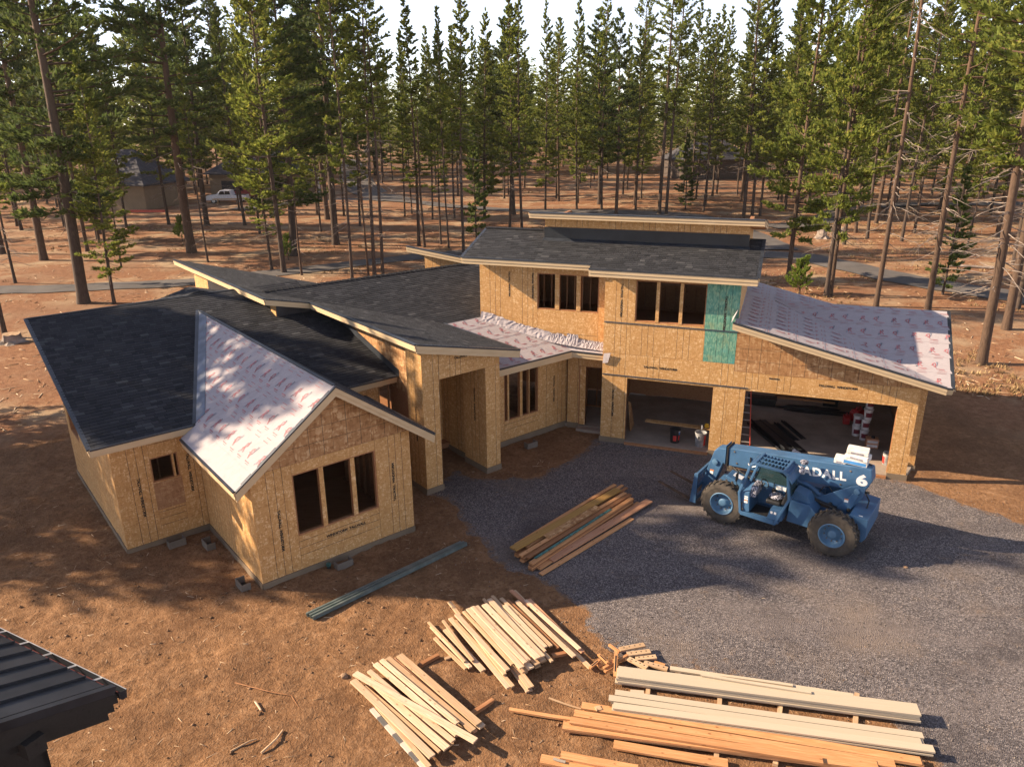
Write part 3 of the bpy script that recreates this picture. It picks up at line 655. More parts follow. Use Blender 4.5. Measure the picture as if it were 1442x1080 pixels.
# asphalt roads
def road_mat():
    m = NT('asphalt'); co = m.coord(); a = m.noise(co, .5, 6, .6); b = m.noise(co, 30., 3)
    c = m.ramp(a, [(.3, (.075, .066, .062)), (.7, (.125, .11, .10))]); c = m.mix(m.val(b, .5, .7, 0., .4), c, (.16, .135, .115)); m.base(c, .9, .2); return m.m
MAT['asphalt'] = road_mat()
def catmull(P, k=8):
    P = [Vector((p[0], p[1], 0)) for p in P]; P = [P[0] * 2 - P[1]] + P + [P[-1] * 2 - P[-2]]; o = []
    for i in range(1, len(P) - 2):
        for j in range(k):
            t = j / k; a, b, c, d = P[i - 1:i + 3]
            o.append(.5 * (2 * b + (c - a) * t + (2 * a - 5 * b + 4 * c - d) * t * t + (3 * b - a - 3 * c + d) * t * t * t))
    return o + [P[-2]]
def road(name, pts, w, lift):
    P = catmull(pts); vs = []; fs = []; K = 7
    for i, p in enumerate(P):
        d = (P[min(i + 1, len(P) - 1)] - P[max(i - 1, 0)]).normalized(); s_ = Vector((-d.y, d.x, 0)); ww = w * (1 + .06 * math.sin(i * .9))
        for k in range(K):
            t = (k / (K - 1) - .5); q = p + s_ * ww * t
            vs.append((q.x, q.y, float(hgt(q.x, q.y)) + lift + .05 * (1 - abs(t) * 2) ))
    for i in range(len(P) - 1):
        for k in range(K - 1): a = i * K + k; fs.append((a, a + 1, a + K + 1, a + K))
    m = MB(); m.add(vs, fs); tag(m.build(name, MAT['asphalt'], smooth=True), kind='structure')
ROAD_NAMES = dict(path='bike_path', right='road', far='road', far2='road', drive='driveway')
for i, (k, (pts, w)) in enumerate(ROADS.items()): road(ROAD_NAMES[k], pts, w, .05 + .012 * i)

# loose stuff on the ground
def scatter(name, n, area, fn, mat, seed):
    rs = np.random.RandomState(seed); V = []; F = []; Tn = []; o = 0
    for _ in range(n):
        r_ = fn(rs)
        if r_ is None: continue
        v, f, t = r_; V.append(v); F.append(f + o); o += len(v); Tn += [t] * len(f)
    me = np_mesh(name, np.concatenate(V), np.concatenate(F), mat, Tn); return tag(obj(name, me), kind='stuff')
def tone_mat(name, stops, rough=.85):
    m = NT(name); m.base(m.ramp(m.attr('tone'), stops), rough, .2); return m.m
MAT['chip'] = tone_mat('wood_splinter', [(0, (.20, .11, .055)), (.5, (.42, .27, .15)), (1, (.66, .52, .36))])
MAT['stone'] = tone_mat('small_stone', [(0, (.04, .034, .031)), (.6, (.13, .11, .10)), (1, (.32, .26, .21))])
MAT['clod'] = tone_mat('earth_clod', [(0, (.09, .05, .027)), (1, (.25, .145, .08))])
MAT['grass'] = tone_mat('dry_grass', [(0, (.13, .075, .035)), (.5, (.25, .16, .075)), (1, (.36, .25, .125))])
BOXF = np.array([(0, 1, 2), (0, 2, 3), (4, 6, 5), (4, 7, 6), (0, 4, 5), (0, 5, 1), (1, 5, 6), (1, 6, 2), (2, 6, 7), (2, 7, 3), (3, 7, 4), (3, 4, 0)])
def stick(x, y, z, a, l, w, h, tilt):
    c, s = math.cos(a), math.sin(a); v = []
    for dz in (0, h):
        for (i, j) in ((-.5, -.5), (.5, -.5), (.5, .5), (-.5, .5)):
            lx, ly = i * l, j * w; v.append((x + c * lx - s * ly, y + s * lx + c * ly, z + dz + i * tilt))
    return np.array(v), BOXF
def fn_chip(rs):
    x, y = rs.uniform(-15, 9), rs.uniform(7, 24)
    if gmask(np.array([x]), np.array([y]))[0] > .5 and rs.rand() > .25: return None
    l = rs.uniform(.04, .24); v, f = stick(x, y, float(hgt(x, y)) + .0, rs.rand() * 6.3, l, rs.uniform(.004, .013), .006, rs.uniform(-.03, .03)); return v, f, rs.rand()
scatter('wood_chips', 1700, None, fn_chip, MAT['chip'], 3)
OCT = np.array([(1, 0, 0), (-1, 0, 0), (0, 1, 0), (0, -1, 0), (0, 0, 1), (0, 0, -1)], float); OCTF = np.array([(0, 2, 4), (2, 1, 4), (1, 3, 4), (3, 0, 4), (2, 0, 5), (1, 2, 5), (3, 1, 5), (0, 3, 5)])
def rockv(rs, x, y, z, s):
    v = OCT * s * rs.uniform(.6, 1.2, (6, 3)); a = rs.rand() * 6.3; c, q = math.cos(a), math.sin(a)
    v = np.stack([v[:, 0] * c - v[:, 1] * q, v[:, 0] * q + v[:, 1] * c, v[:, 2] * .7], -1) + rs.uniform(-.25, .25, (6, 3)) * s; return v + (x, y, z)
def fn_stone(rs):
    x, y = rs.uniform(-3, 17), rs.uniform(6, 23)
    d = gmask(np.array([x]), np.array([y]))[0]
    if d < -1.1 + rs.rand() * 1.3: return None
    return rockv(rs, x, y, .022, rs.uniform(.008, .02)), OCTF, rs.rand() ** 1.5
scatter('gravel_stones', 11000, None, fn_stone, MAT['stone'], 5)
def fn_clod(rs):
    x, y = rs.uniform(-16, 8), rs.uniform(6.5, 20)
    if gmask(np.array([x]), np.array([y]))[0] > 0: return None
    s = .008 + .045 * rs.rand() ** 6; return rockv(rs, x, y, float(hgt(x, y)) + s * .2, s), OCTF, rs.rand()
scatter('earth_clods', 5000, None, fn_clod, MAT['clod'], 8)
def fn_grass(rs):
    d = 36 + 95 * rs.rand() ** 1.5; a = rs.uniform(-.72, .72); x, y = math.sin(a) * d, math.cos(a) * d
    if np.hypot((x - 1) / 21, (y - 20) / 20) < 1: return None
    if vnoise(x / 5., y / 5., 77) < (.62 if x < 8 else .42): return None
    for k, (pts, w) in ROADS.items():
        if seg_dist(np.array(x), np.array(y), pts, False) < w * .6: return None
    n = 10; z = float(hgt(x, y)); s = rs.uniform(.08, .24); v = []; f = []
    for i in range(n):
        b = rs.rand() * 6.3; r_ = rs.uniform(.2, 1.) * s; w_ = .018 + .022 * rs.rand(); px, py = x + rs.uniform(-.15, .15), y + rs.uniform(-.15, .15)
        v += [(px - w_ * math.sin(b), py + w_ * math.cos(b), z - .03), (px + w_ * math.sin(b), py - w_ * math.cos(b), z - .03), (px + math.cos(b) * r_, py + math.sin(b) * r_, z + s * rs.uniform(.5, 1.))]; f.append((i * 3, i * 3 + 1, i * 3 + 2))
    return np.array(v), np.array(f), rs.rand()
scatter('dry_grass', 13000, None, fn_grass, MAT['grass'], 11)
def fn_litter(rs):
    d = 32 + 70 * rs.rand() ** 1.6; a = rs.uniform(-.75, .75); x, y = math.sin(a) * d, math.cos(a) * d
    if np.hypot((x - 1) / 22, (y - 20) / 18) < 1: return None
    v, f = stick(x, y, float(hgt(x, y)), rs.rand() * 6.3, rs.uniform(.12, .7), rs.uniform(.012, .035), .02, rs.uniform(-.1, .1)); return v, f, rs.rand()
scatter('forest_litter', 6000, None, fn_litter, MAT['chip'], 13)

# ------------------------------------------------------------------ the house under construction
HO = (0.0, 22.0, 0.0)
house = empty('house', HO, 0, 'two winged wood framed house under construction, bare osb walls and half shingled roofs', 'house')
def hb(m, name, mat, parent=None, **kw): return m.build(name, mat, parent or house, sub=HO, **kw)
_txt = {}
def text_mesh(s, size, mat, bold=0.):
    key = (s, size, mat.name, bold)
    if key not in _txt:
        cu = bpy.data.curves.new('lettering', 'FONT'); cu.body = s; cu.size = size; cu.align_x = 'CENTER'; cu.align_y = 'CENTER'; cu.offset = bold; cu.space_character = 1.14 if bold > .01 else 1.0; cu.resolution_u = 3
        o = bpy.data.objects.new('lettering', cu); col.objects.link(o); dg = bpy.context.evaluated_depsgraph_get()
        me = bpy.data.meshes.new_from_object(o.evaluated_get(dg)); bpy.data.objects.remove(o); bpy.data.curves.remove(cu)
        me.name = 'lettering'; me.materials.clear(); me.materials.append(mat); _txt[key] = me
    return _txt[key]
def lettering(s, size, mat, parent, pos, xdir, ydir, sub, bold=0., name='printed_lettering'):
    x = Vector(xdir).normalized(); y = Vector(ydir).normalized(); z = x.cross(y)
    o = obj(name, text_mesh(s, size, mat, bold), parent)
    M = Matrix((x, y, z)).transposed().to_4x4(); M.translation = Vector(pos) - Vector(sub); o.matrix_local = M; return o

class Wall:
    """upright wall in one of the two frames: axis a runs along it, out = side the sheathing faces"""
    def __init__(s, fr, ax, c, out): s.fr, s.ax, s.c, s.out = fr, ax, c, out
    def P(s, a, d, z):
        n = s.c + s.out * d
        return s.fr(a, n, z) if s.ax == 0 else s.fr(n, a, z)
def wall(fr, ax, c, out, a0, a1, z0, top, openings=(), joints=None, mat='osb', patch=None, texts=(), parent=None, thick=.14, back=True, hseams=(), words=True):
    W = Wall(fr, ax, c, out); tf = top if callable(top) else (lambda a: top)
    if joints is None:
        joints = list(np.arange(a0 + 1.22, a1 - .15, 1.22))
    ed = [a0, a1] + [o[0] for o in openings] + [o[1] for o in openings] + [j for j in joints if a0 < j < a1 and not any(o[0] - .12 < j < o[1] + .12 for o in openings)]
    ed = sorted(set(round(e, 3) for e in ed))
    cells = []
    for e0, e1 in zip(ed[:-1], ed[1:]):
        mid = (e0 + e1) / 2; zs = [(z0, None)]
        ops = sorted([o for o in openings if o[0] - .01 <= mid <= o[1] + .01], key=lambda o: o[2])
        zb = z0
        for o in ops:
            if o[2] - zb > .02: cells.append((e0, e1, zb, o[2], True))
            zb = o[3]
        cells.append((e0, e1, zb, None, bool(ops)))
    bk = MB(); root = None; pan = []; ins_ = lambda a: min(max(a, a0 + .0135), a1 - .0135)
    for (e0, e1, zb, zt, hz) in cells:
        cuts = [zb] + [h for h in hseams if zb + .05 < h < (zt if zt is not None else tf((e0 + e1) / 2)) - .05]
        for i, c0 in enumerate(cuts):
            c1 = cuts[i + 1] if i + 1 < len(cuts) else None
            t0 = c1 if c1 is not None else (zt if zt is not None else tf(e0)); t1 = c1 if c1 is not None else (zt if zt is not None else tf(e1))
            if max(t0, t1) - c0 < .03: continue
            t0 = max(t0, c0 + .01); t1 = max(t1, c0 + .01); pan.append((e0, e1, c0, t0, t1, hz))
    for (e0, e1, zb, t0, t1, hz) in pan:
        b0, b1 = ins_(e0), ins_(e1); bk.hexa([W.P(b0, -thick, zb), W.P(b1, -thick, zb), W.P(b1, -.014, zb), W.P(b0, -.014, zb), W.P(b0, -thick, t0), W.P(b1, -thick, t1), W.P(b1, -.014, t1), W.P(b0, -.014, t0)])
    root = hb(bk, 'wall', MAT['stud'], parent)
    g = .004
    for (e0, e1, zb, t0, t1, hz) in pan:
        m = MB(); p = [W.P(e0 + g, -.012, zb + g), W.P(e1 - g, -.012, zb + g), W.P(e1 - g, 0, zb + g), W.P(e0 + g, 0, zb + g), W.P(e0 + g, -.012, t0 - g), W.P(e1 - g, -.012, t1 - g), W.P(e1 - g, 0, t1 - g), W.P(e0 + g, 0, t0 - g)]
        if hz: uv = [(z - zb, a - e0) for a, z in ((e0, zb), (e1, zb), (e1, zb), (e0, zb), (e0, t0), (e1, t1), (e1, t1), (e0, t0))]
        else: uv = [(a - e0, z - zb) for a, z in ((e0, zb), (e1, zb), (e1, zb), (e0, zb), (e0, t0), (e1, t1), (e1, t1), (e0, t0))]
        m.hexa(p, uv)
        mm = mat
        if patch and patch[0] - .01 <= (e0 + e1) / 2 <= patch[1] + .01 and patch[2] <= (zb + min(t0, t1)) / 2 <= patch[3]: mm = patch[4]
        o = hb(m, 'osb_panel', MAT[mm], root)
        if mm != mat and mm == 'osb_teal': o['label'] = 'sheathing panel stained teal green'
    xd = Vector(W.P(1, 0, 0)) - Vector(W.P(0, 0, 0)); zd = Vector((0, 0, 1))
    n_ = Vector(W.P(0, 1, 0)) - Vector(W.P(0, 0, 0))
    if xd.cross(zd).dot(n_) < 0: xd = -xd
    for (s, a, z, ori, size) in texts:
        if ori == 'v': lettering(s, size, MAT['print_black'], root, W.P(a, .003, z), -zd, xd, HO, .006)
        elif ori == 'V': lettering(s, size, MAT['print_black'], root, W.P(a, .003, z), zd, -xd, HO, .006)
        else: lettering(s, size, MAT['print_black'], root, W.P(a, .003, z), xd, zd, HO, .006)
    return W, root
def frame_studs(W, root, o, verts=(), w=.09, depth=.14, sill=True):
    """window framing of an opening: jambs, head, sill and mullions"""
    a0, a1, zb, zt = o
    def piece(name, x0, x1, d0, d1, y0, y1):
        m = MB(); m.hexa([W.P(x0, d0, y0), W.P(x1, d0, y0), W.P(x1, d1, y0), W.P(x0, d1, y0), W.P(x0, d0, y1), W.P(x1, d0, y1), W.P(x1, d1, y1), W.P(x0, d1, y1)]); hb(m, name, MAT['stud'], root)
    piece('jamb', a0 - .02, a0 + .035, -depth, -.016, zb, zt); piece('jamb', a1 - .035, a1 + .02, -depth, -.016, zb, zt)
    piece('header', a0 + .036, a1 - .036, -depth, -.016, zt - .035, zt + .02)
    if sill: piece('sill', a0 + .036, a1 - .036, -depth, -.016, zb - .02, zb + .035)
    for (x0, x1) in verts:
        piece('mullion', x0, x1, -depth, -.02, zb + .036, zt - .036)
        m = MB(); mm = [W.P(x0 + .004, -.018, zb + .02), W.P(x1 - .004, -.018, zb + .02), W.P(x1 - .004, -.003, zb + .02), W.P(x0 + .004, -.003, zb + .02), W.P(x0 + .004, -.018, zt - .02), W.P(x1 - .004, -.018, zt - .02), W.P(x1 - .004, -.003, zt - .02), W.P(x0 + .004, -.003, zt - .02)]
        m.hexa(mm, [(0, 0), (.1, 0), (.1, 0), (0, 0), (0, 1.5), (.1, 1.5), (.1, 1.5), (0, 1.5)]); hb(m, 'osb_strip', MAT['osb'], root)
def found(W, a0, a1, h=.16, d=.03):
    m = MB(); m.hexa([W.P(a0, -.2, -.3), W.P(a1, -.2, -.3), W.P(a1, d, -.3), W.P(a0, d, -.3), W.P(a0, -.2, h), W.P(a1, -.2, h), W.P(a1, d, h), W.P(a0, d, h)]); hb(m, 'foundation', MAT['concrete'])

TW, WS = 'TALLWALL', 'WINDSTORM'
VT = TW + '  ' + WS
R1 = lambda v: 3.36 + .276 * (min(v, 2 * 27.55 - v) - 20.3)
R3 = lambda v: 3.69 + .276 * (v - 20.3)
S_ = lambda u: 5.10 - .235 * (u - 10.97)
B_ = lambda u: 5.04 - .73 * abs(u - 7.62)
# --- left wing
Z0 = .16
W, r = wall(L, 0, 20.557, -1, 3.144, 5.358, Z0, R1(20.56) - .12, [(4.08, 4.80, 1.07, 1.88), (4.08, 4.80, 1.88, 2.6)] [1:], joints=[4.05, 4.82], patch=(4.08, 4.8, 1.07, 1.9, 'osb_patch'), hseams=(), texts=[(VT, 3.72, 1.55, 'v', .10), (VT, 5.05, 1.9, 'v', .10)])
frame_studs(W, r, (4.08, 4.80, 1.88, 2.6), [(4.64, 4.70)])
m = MB(); m.hexa([W.P(4.07, .001, 1.05), W.P(4.82, .001, 1.05), W.P(4.82, .012, 1.05), W.P(4.07, .012, 1.05), W.P(4.07, .001, 1.86), W.P(4.82, .001, 1.86), W.P(4.82, .012, 1.86), W.P(4.07, .012, 1.86)], [(0, 0), (.7, 0), (.7, 0), (0, 0), (0, .8), (.7, .8), (.7, .8), (0, .8)])
o = hb(m, 'osb_panel', MAT['osb_patch'], r); o['label'] = 'darker brown sheathing patch under the small window'
found(W, 3.144, 5.358)
W, r = wall(L, 0, 20.557, -1, 9.852, 11.33, Z0, R1(20.56) - .12, [(11.18, 11.33, .6, 3.0)], joints=[10.3, 10.75])
W, r = wall(L, 1, 3.144, -1, 20.557, 27.07, Z0, lambda v: R1(v) - .12, [(25.2, 26.6, 1.75, 2.75)], joints=list(np.arange(21.7, 27, 1.22)))
frame_studs(W, r, (25.2, 26.6, 1.75, 2.75)); found(W, 20.557, 27.07)
Wb, r = wall(L, 0, 27.07, 1, 3.144, 9.83, Z0, 5.1)
wall(L, 0, 34.4, 1, 9.84, 17, Z0, 3.4)
# bay with the front gable
W, r = wall(L, 1, 5.358, -1, 16.602, 20.54, Z0, 3.25, joints=[17.82, 19.04]); found(W, 16.602, 20.5)
W, r = wall(L, 1, 9.852, 1, 16.602, 20.54, Z0, 3.2); found(W, 16.602, 20.5)
BW = (6.42, 8.77, 1.13, 2.86)
W, r = wall(L, 0, 16.602, -1, 5.358, 9.852, Z0, 3.152, [BW], joints=[], texts=[(VT, 5.98, 1.45, 'v', .10), (VT, 9.28, 1.75, 'V', .10), (WS + '  ' + TW, 7.75, .83, 'h', .10)], thick=.13)
frame_studs(W, r, BW, [(7.13, 7.26), (8.02, 8.15)], depth=.13); found(W, 5.358, 9.852)
W, r = wall(L, 0, 16.602, -1, 5.358, 9.852, 3.152, lambda u: B_(u) - .14, joints=[6.55, 7.605, 8.7], mat='osb_brown', hseams=(3.95,), thick=.13)
# entry portico
def pillar(u0, u1, v0, v1, top):
    W, r = wall(L, 0, v0, -1, u0, u1, .20, top, thick=.02); W2, _ = wall(L, 1, u0, -1, v0 + .001, v1, .20, top(u0) if callable(top) else top, thick=.02, texts=[(VT, (v0 + v1) / 2, 2.3, 'v', .10)])
    wall(L, 1, u1, 1, v0 + .001, v1, .20, top(u1) if callable(top) else top, thick=.02); wall(L, 0, v1, 1, u0, u1, .20, top, thick=.02)
    m = MB(); a, b = L(u0 + .03, v0 + .03, 0), L(u1 - .03, v1 - .03, 0)
    m.hexa([L(u0 - .02, v0 - .02, -.2), L(u1 + .02, v0 - .02, -.2), L(u1 + .02, v1, -.2), L(u0 - .02, v1, -.2), L(u0 - .02, v0 - .02, .20), L(u1 + .02, v0 - .02, .20), L(u1 + .02, v1, .20), L(u0 - .02, v1, .20)]); hb(m, 'foundation', MAT['concrete'])
pillar(11.33, 11.948, 18.175, 19.05, lambda u: S_(u) - .13)
pillar(13.708, 14.287, 18.175, 19.425, 3.72)
W, r = wall(L, 0, 18.175, -1, 11.948, 14.287, 3.722, lambda u: S_(u) - .13, joints=[], hseams=(4.12,), texts=[(TW + '  ' + WS, 13.1, 4.28, 'h', .10)], thick=.3)
wall(L, 1, 14.287, 1, 18.176, 19.425, 3.722, S_(14.287) - .13)
W, r = wall(L, 1, 13.86, -1, 19.43, 20.95, .2, 4.2, joints=[20.2]); found(W, 19.43, 20.95, .2)
ED = (12.05, 13.3, .2, 2.75)
W, r = wall(L, 0, 20.95, -1, 11.97, 13.86, .2, 4.2, [ED], joints=[]); frame_studs(W, r, ED, [(12.3, 12.4)], sill=False)
wall(L, 1, 11.94, 1, 19.06, 20.95, .2, 4.2)
# clerestory walls of the long shed roof
W, r = wall(L, 1, 11.74, -1, 19.06, 25.15, 2.9, S_(11.74) - .13, joints=[20.3, 21.5, 22.7], mat='osb_brown', hseams=(4.3,))
W, r = wall(L, 0, 25.15, -1, 9.84, 11.74, 4.3, lambda u: S_(u) - .13, joints=[])
W, r = wall(L, 1, 9.84, -1, 25.15, 34.0, 3.6, S_(9.84) - .13, joints=[26.4, 27.6, 28.8, 30.0, 31.2, 32.4])
wall(L, 0, 34.0, 1, 9.84, 12.5, 2.5, 4.3)
def sheet(name, pts, mat, t=.012, parent=None):   # thin panel following given points, thickness along its normal
    P = [Vector(p) for p in pts]; n = (P[1] - P[0]).cross(P[2] - P[0]).normalized() * t
    m = MB(); k = len(P); m.add([*P, *[p + n for p in P]], [tuple(range(k))[::-1], tuple(range(k, 2 * k))] + [(i, (i + 1) % k, k + (i + 1) % k, k + i) for i in range(k)]); return hb(m, name, MAT[mat], parent)
sheet('flashing', [L(9.83, 25.6, R1(25.6)), L(9.83, 25.6, S_(9.84) - .35), L(9.83, 32.2, S_(9.84) - .35), L(9.83, 32.2, 3.9)], 'black_wrap', .01)
sheet('flashing', [L(9.86, 25.135, R1(25.15)), L(11.72, 25.135, R1(25.15)), L(11.72, 25.135, S_(11.72) - .15), L(9.86, 25.135, S_(9.86) - .2)], 'dark_metal', .01)
sheet('flashing', [L(11.725, 25.1, R1(25.1) + .01), L(11.725, 25.1, R1(25.1) + .24), L(11.725, 20.2, R1(20.2) + .24), L(11.725, 20.2, R1(20.2) + .01)], 'dark_metal', .008)
# --- middle link wall
MWN = (15.57, 17.17, .94, 2.72)
W, r = wall(L, 0, 19.56, -1, 14.3, 18.62, .2, 3.3, [MWN], joints=[17.75], texts=[(VT, 17.95, 1.65, 'v', .09)]); frame_studs(W, r, MWN, [(15.72, 15.80), (16.30, 16.42), (16.72, 16.76)]); found(W, 14.3, 18.62, .2)
DO = (-6.62, -5.70, .14, 2.5)
W, r = wall(G, 0, 25.93, -1, -7.06, -5.56, .14, 3.3, [DO], joints=[]); frame_studs(W, r, DO, [(-6.58, -6.36)], sill=False); found(W, -7.06, -6.62, .2)
m = MB(); m.hexa([G(-6.62, 25.6, -.1), G(-5.6, 25.6, -.1), G(-5.6, 25.9, -.1), G(-6.62, 25.9, -.1), G(-6.62, 25.6, .1), G(-5.6, 25.6, .1), G(-5.6, 25.9, .1), G(-6.62, 25.9, .1)]); hb(m, 'door_step', MAT['slab'])
# --- garage wing: one front wall from the corner with the link to the right end
S1 = lambda p: 4.97 - .238 * (p + 1.15)
GD1 = (-4.634, -1.679, .12, 2.517); GD2 = (-.62, 4.01, .12, 2.517); UW = (-4.47, -2.13, 4.6, 6.03)
W, r = wall(G, 0, 25.0, -1, -5.54, 4.581, .16, 2.6, [GD1, GD2], joints=[-5.1, -1.2], texts=[(VT, -5.12, 1.55, 'v', .09)])
for (x0, x1, t) in ((-5.58, -4.634, .2), (-1.679, -.62, .2), (4.01, 4.62, .2)): found(W, x0, x1, t)
W2, r2 = wall(G, 0, 25.0, -1, -5.54, -1.06, 2.601, 3.4, joints=[-4.35, -1.85], texts=[(TW + '  ' + WS, -3.5, 3.0, 'h', .10)])
wall(G, 0, 25.0, -1, -1.06, 4.581, 2.601, 3.16, joints=[-.05, 3.1], texts=[(TW + '  ' + WS, 2.2, 2.95, 'h', .10), (TW, .25, 3.02, 'h', .07)])
wall(G, 0, 25.0, -1, -5.54, -1.06, 3.401, 4.52, joints=[-4.6, -3.4, -2.1], patch=(-2.1, -1.06, 3.4, 4.52, 'osb_teal'))
W, r = wall(G, 0, 25.0, -1, -5.54, -1.06, 4.521, 6.36, [UW], joints=[-2.11], patch=(-2.12, -1.06, 4.5, 6.4, 'osb_teal'), texts=[(VT, -4.95, 5.3, 'v', .10), (VT, -1.5, 5.1, 'v', .10)])
frame_studs(W, r, UW, [(-3.78, -3.66), (-3.0, -2.88)])
wall(G, 0, 25.0, -1, -1.058, 4.581, 3.162, lambda p: min(S1(p) - .15, 4.9) if p > -.05 else S1(p) - .15, joints=[-.05, .75, 1.55, 2.35, 3.2], mat='osb_brown', hseams=(4.0,))
wall(G, 1, -5.54, -1, 25.001, 30, .16, 6.5); wall(G, 1, -1.06, 1, 25.001, 29.6, 4.2, lambda q: 6.3 + .27 * (q - 25) if q < 27.4 else 6.95 - .27 * (q - 27.4))
wall(G, 0, 25.93, -1, 4.62, 4.95, .16, 3.3, joints=[]); Wg, _ = wall(G, 1, 4.95, 1, 25.94, 33, .16, 3.35); found(Wg, 25.94, 33)
m = MB(); m.hexa([G(4.6, 25.9, -.2), G(4.98, 25.9, -.2), G(4.98, 26.2, -.2), G(4.6, 26.2, -.2), G(4.6, 25.9, .16), G(4.98, 25.9, .16), G(4.98, 26.2, .16), G(4.6, 26.2, .16)]); hb(m, 'foundation', MAT['concrete'])
for (x0, x1, z) in ((-5.53, -.55, 2.605), (-5.53, -1.03, 4.515)):
    m = MB(); P = Wall(G, 0, 25.0, -1).P
    m.hexa([P(x0, .001, z - .016), P(x1, .001, z - .016), P(x1, .022, z - .016), P(x0, .022, z - .016), P(x0, .001, z + .016), P(x1, .001, z + .016), P(x1, .012, z + .016), P(x0, .012, z + .016)]); hb(m, 'drip_strip', MAT['dark_metal'])
# upper storey, left part
U1W = (-8.13, -5.86, 4.66, 5.98)
W, r = wall(G, 0, 25.48, -1, -10.36, -5.545, 3.0, 6.55, [U1W], joints=[-9.1], texts=[(VT, -9.2, 5.5, 'v', .08), (VT, -8.3, 5.5, 'v', .08)]); frame_studs(W, r, U1W, [(-7.47, -7.3), (-6.68, -6.52)])
wall(G, 1, -10.36, -1, 25.49, 30, 2.5, 6.6)
wall(G, 0, 30.0, 1, -10.36, -1.06, .2, 6.0, [(-4.4, -3.4, 5.0, 5.75), (-3.1, -1.7, 5.0, 5.75)], joints=[]); wall(G, 0, 33.0, 1, -5.5, 4.95, .16, 3.3)
# clerestory box on the upper roof
wall(G, 0, 26.6, -1, -8.2, -1.04, 7.47, 7.86, joints=[-7.4, -6.2, -5.0, -3.8, -2.6]); W, r = wall(G, 0, 26.6, -1, -8.2, -1.04, 6.9, 7.468, joints=[], mat='osb_brown')
P = Wall(G, 0, 26.6, -1).P
m = MB(); m.hexa([P(-8.22, .002, 6.99), P(-1.02, .002, 6.99), P(-1.02, .014, 6.99), P(-8.22, .014, 6.99), P(-8.22, .002, 7.46), P(-1.02, .002, 7.46), P(-1.02, .014, 7.46), P(-8.22, .014, 7.46)]); hb(m, 'black_wrap', MAT['black_wrap'])
m = MB(); m.hexa([P(-8.26, .0, 6.98), P(-1.0, .0, 6.98), P(-1.0, .12, 6.97), P(-8.26, .12, 6.97), P(-8.26, .0, 7.08), P(-1.0, .0, 7.08), P(-1.0, .12, 7.0), P(-8.26, .12, 7.0)]); hb(m, 'flashing', MAT['dark_metal'])
wall(G, 1, -1.04, 1, 26.61, 29.8, 6.0, 7.7); wall(G, 1, -8.2, -1, 26.61, 29.8, 6.5, 7.7)

# --- floors and inside framing
def slabp(name, pts, z0, z1, mat):
    m = MB(); k = len(pts); m.add([(x, y, z0) for x, y, _ in pts] + [(x, y, z1) for x, y, _ in pts], [tuple(range(k))[::-1], tuple(range(k, 2 * k))] + [(i, (i + 1) % k, k + (i + 1) % k, k + i) for i in range(k)]); return hb(m, name, MAT[mat])
slabp('garage_floor', [G(-5.5, 24.98, 0), G(4.55, 24.98, 0), G(4.9, 26.0, 0), G(4.9, 32.9, 0), G(-5.5, 32.9, 0)], -.1, .12, 'slab')
for (x0, x1) in ((-4.63, -1.68), (-.62, 4.0)):
    m = MB(); m.hexa([G(x0, 24.9, 0), G(x1, 24.9, 0), G(x1, 24.975, 0), G(x0, 24.975, 0), G(x0, 24.9, .10), G(x1, 24.9, .10), G(x1, 24.975, .10), G(x0, 24.975, .10)]); hb(m, 'threshold_board', MAT['brown'])
slabp('floor', [L(3.2, 20.6, 0), L(17.5, 20.6, 0), L(17.5, 26.9, 0), L(3.2, 26.9, 0)], .1, .3, 'brown'); slabp('floor', [L(5.4, 16.65, 0), L(9.8, 16.65, 0), L(9.8, 20.59, 0), L(5.4, 20.59, 0)], .1, .3, 'brown')
slabp('floor', [L(14.35, 19.7, 0), L(18.3, 19.7, 0), L(18.3, 20.59, 0), L(14.35, 20.59, 0)], .1, .25, 'slab')
slabp('floor', [G(-7.3, 25.95, 0), G(-5.58, 25.95, 0), G(-5.58, 29.9, 0), G(-7.3, 29.9, 0)], .0, .12, 'slab')
slabp('upper_floor', [G(-10.3, 25.65, 0), G(-5.38, 25.65, 0), G(-5.38, 25.2, 0), G(-1.2, 25.2, 0), G(-1.2, 29.9, 0), G(-10.3, 29.9, 0)], 3.62, 3.9, 'brown')
def stud_wall(fr, ax, c, a0, a1, z0, z1, step=.4):
    W = Wall(fr, ax, c, 1); root = None
    m = MB(); m.hexa([W.P(a0, 0, z0), W.P(a1, 0, z0), W.P(a1, .09, z0), W.P(a0, .09, z0), W.P(a0, 0, z0 + .04), W.P(a1, 0, z0 + .04), W.P(a1, .09, z0 + .04), W.P(a0, .09, z0 + .04)])
    m.hexa([W.P(a0, 0, z1 - .08), W.P(a1, 0, z1 - .08), W.P(a1, .09, z1 - .08), W.P(a0, .09, z1 - .08), W.P(a0, 0, z1), W.P(a1, 0, z1), W.P(a1, .09, z1), W.P(a0, .09, z1)])
    root = hb(m, 'stud_wall', MAT['stud'])
    for a in np.arange(a0 + .02, a1, step):
        m = MB(); m.hexa([W.P(a, .002, z0 + .041), W.P(a + .04, .002, z0 + .041), W.P(a + .04, .088, z0 + .041), W.P(a, .088, z0 + .041), W.P(a, .002, z1 - .081), W.P(a + .04, .002, z1 - .081), W.P(a + .04, .088, z1 - .081), W.P(a, .088, z1 - .081)]); hb(m, 'stud', MAT['stud'], root)
stud_wall(L, 0, 20.0, 5.5, 7.2, .3, 3.0); stud_wall(L, 1, 9.55, 16.9, 20.4, .3, 3.0); stud_wall(L, 0, 22.3, 3.4, 11, .3, 3.2); stud_wall(L, 0, 21.6, 14.4, 17.4, .3, 3.2, .3)
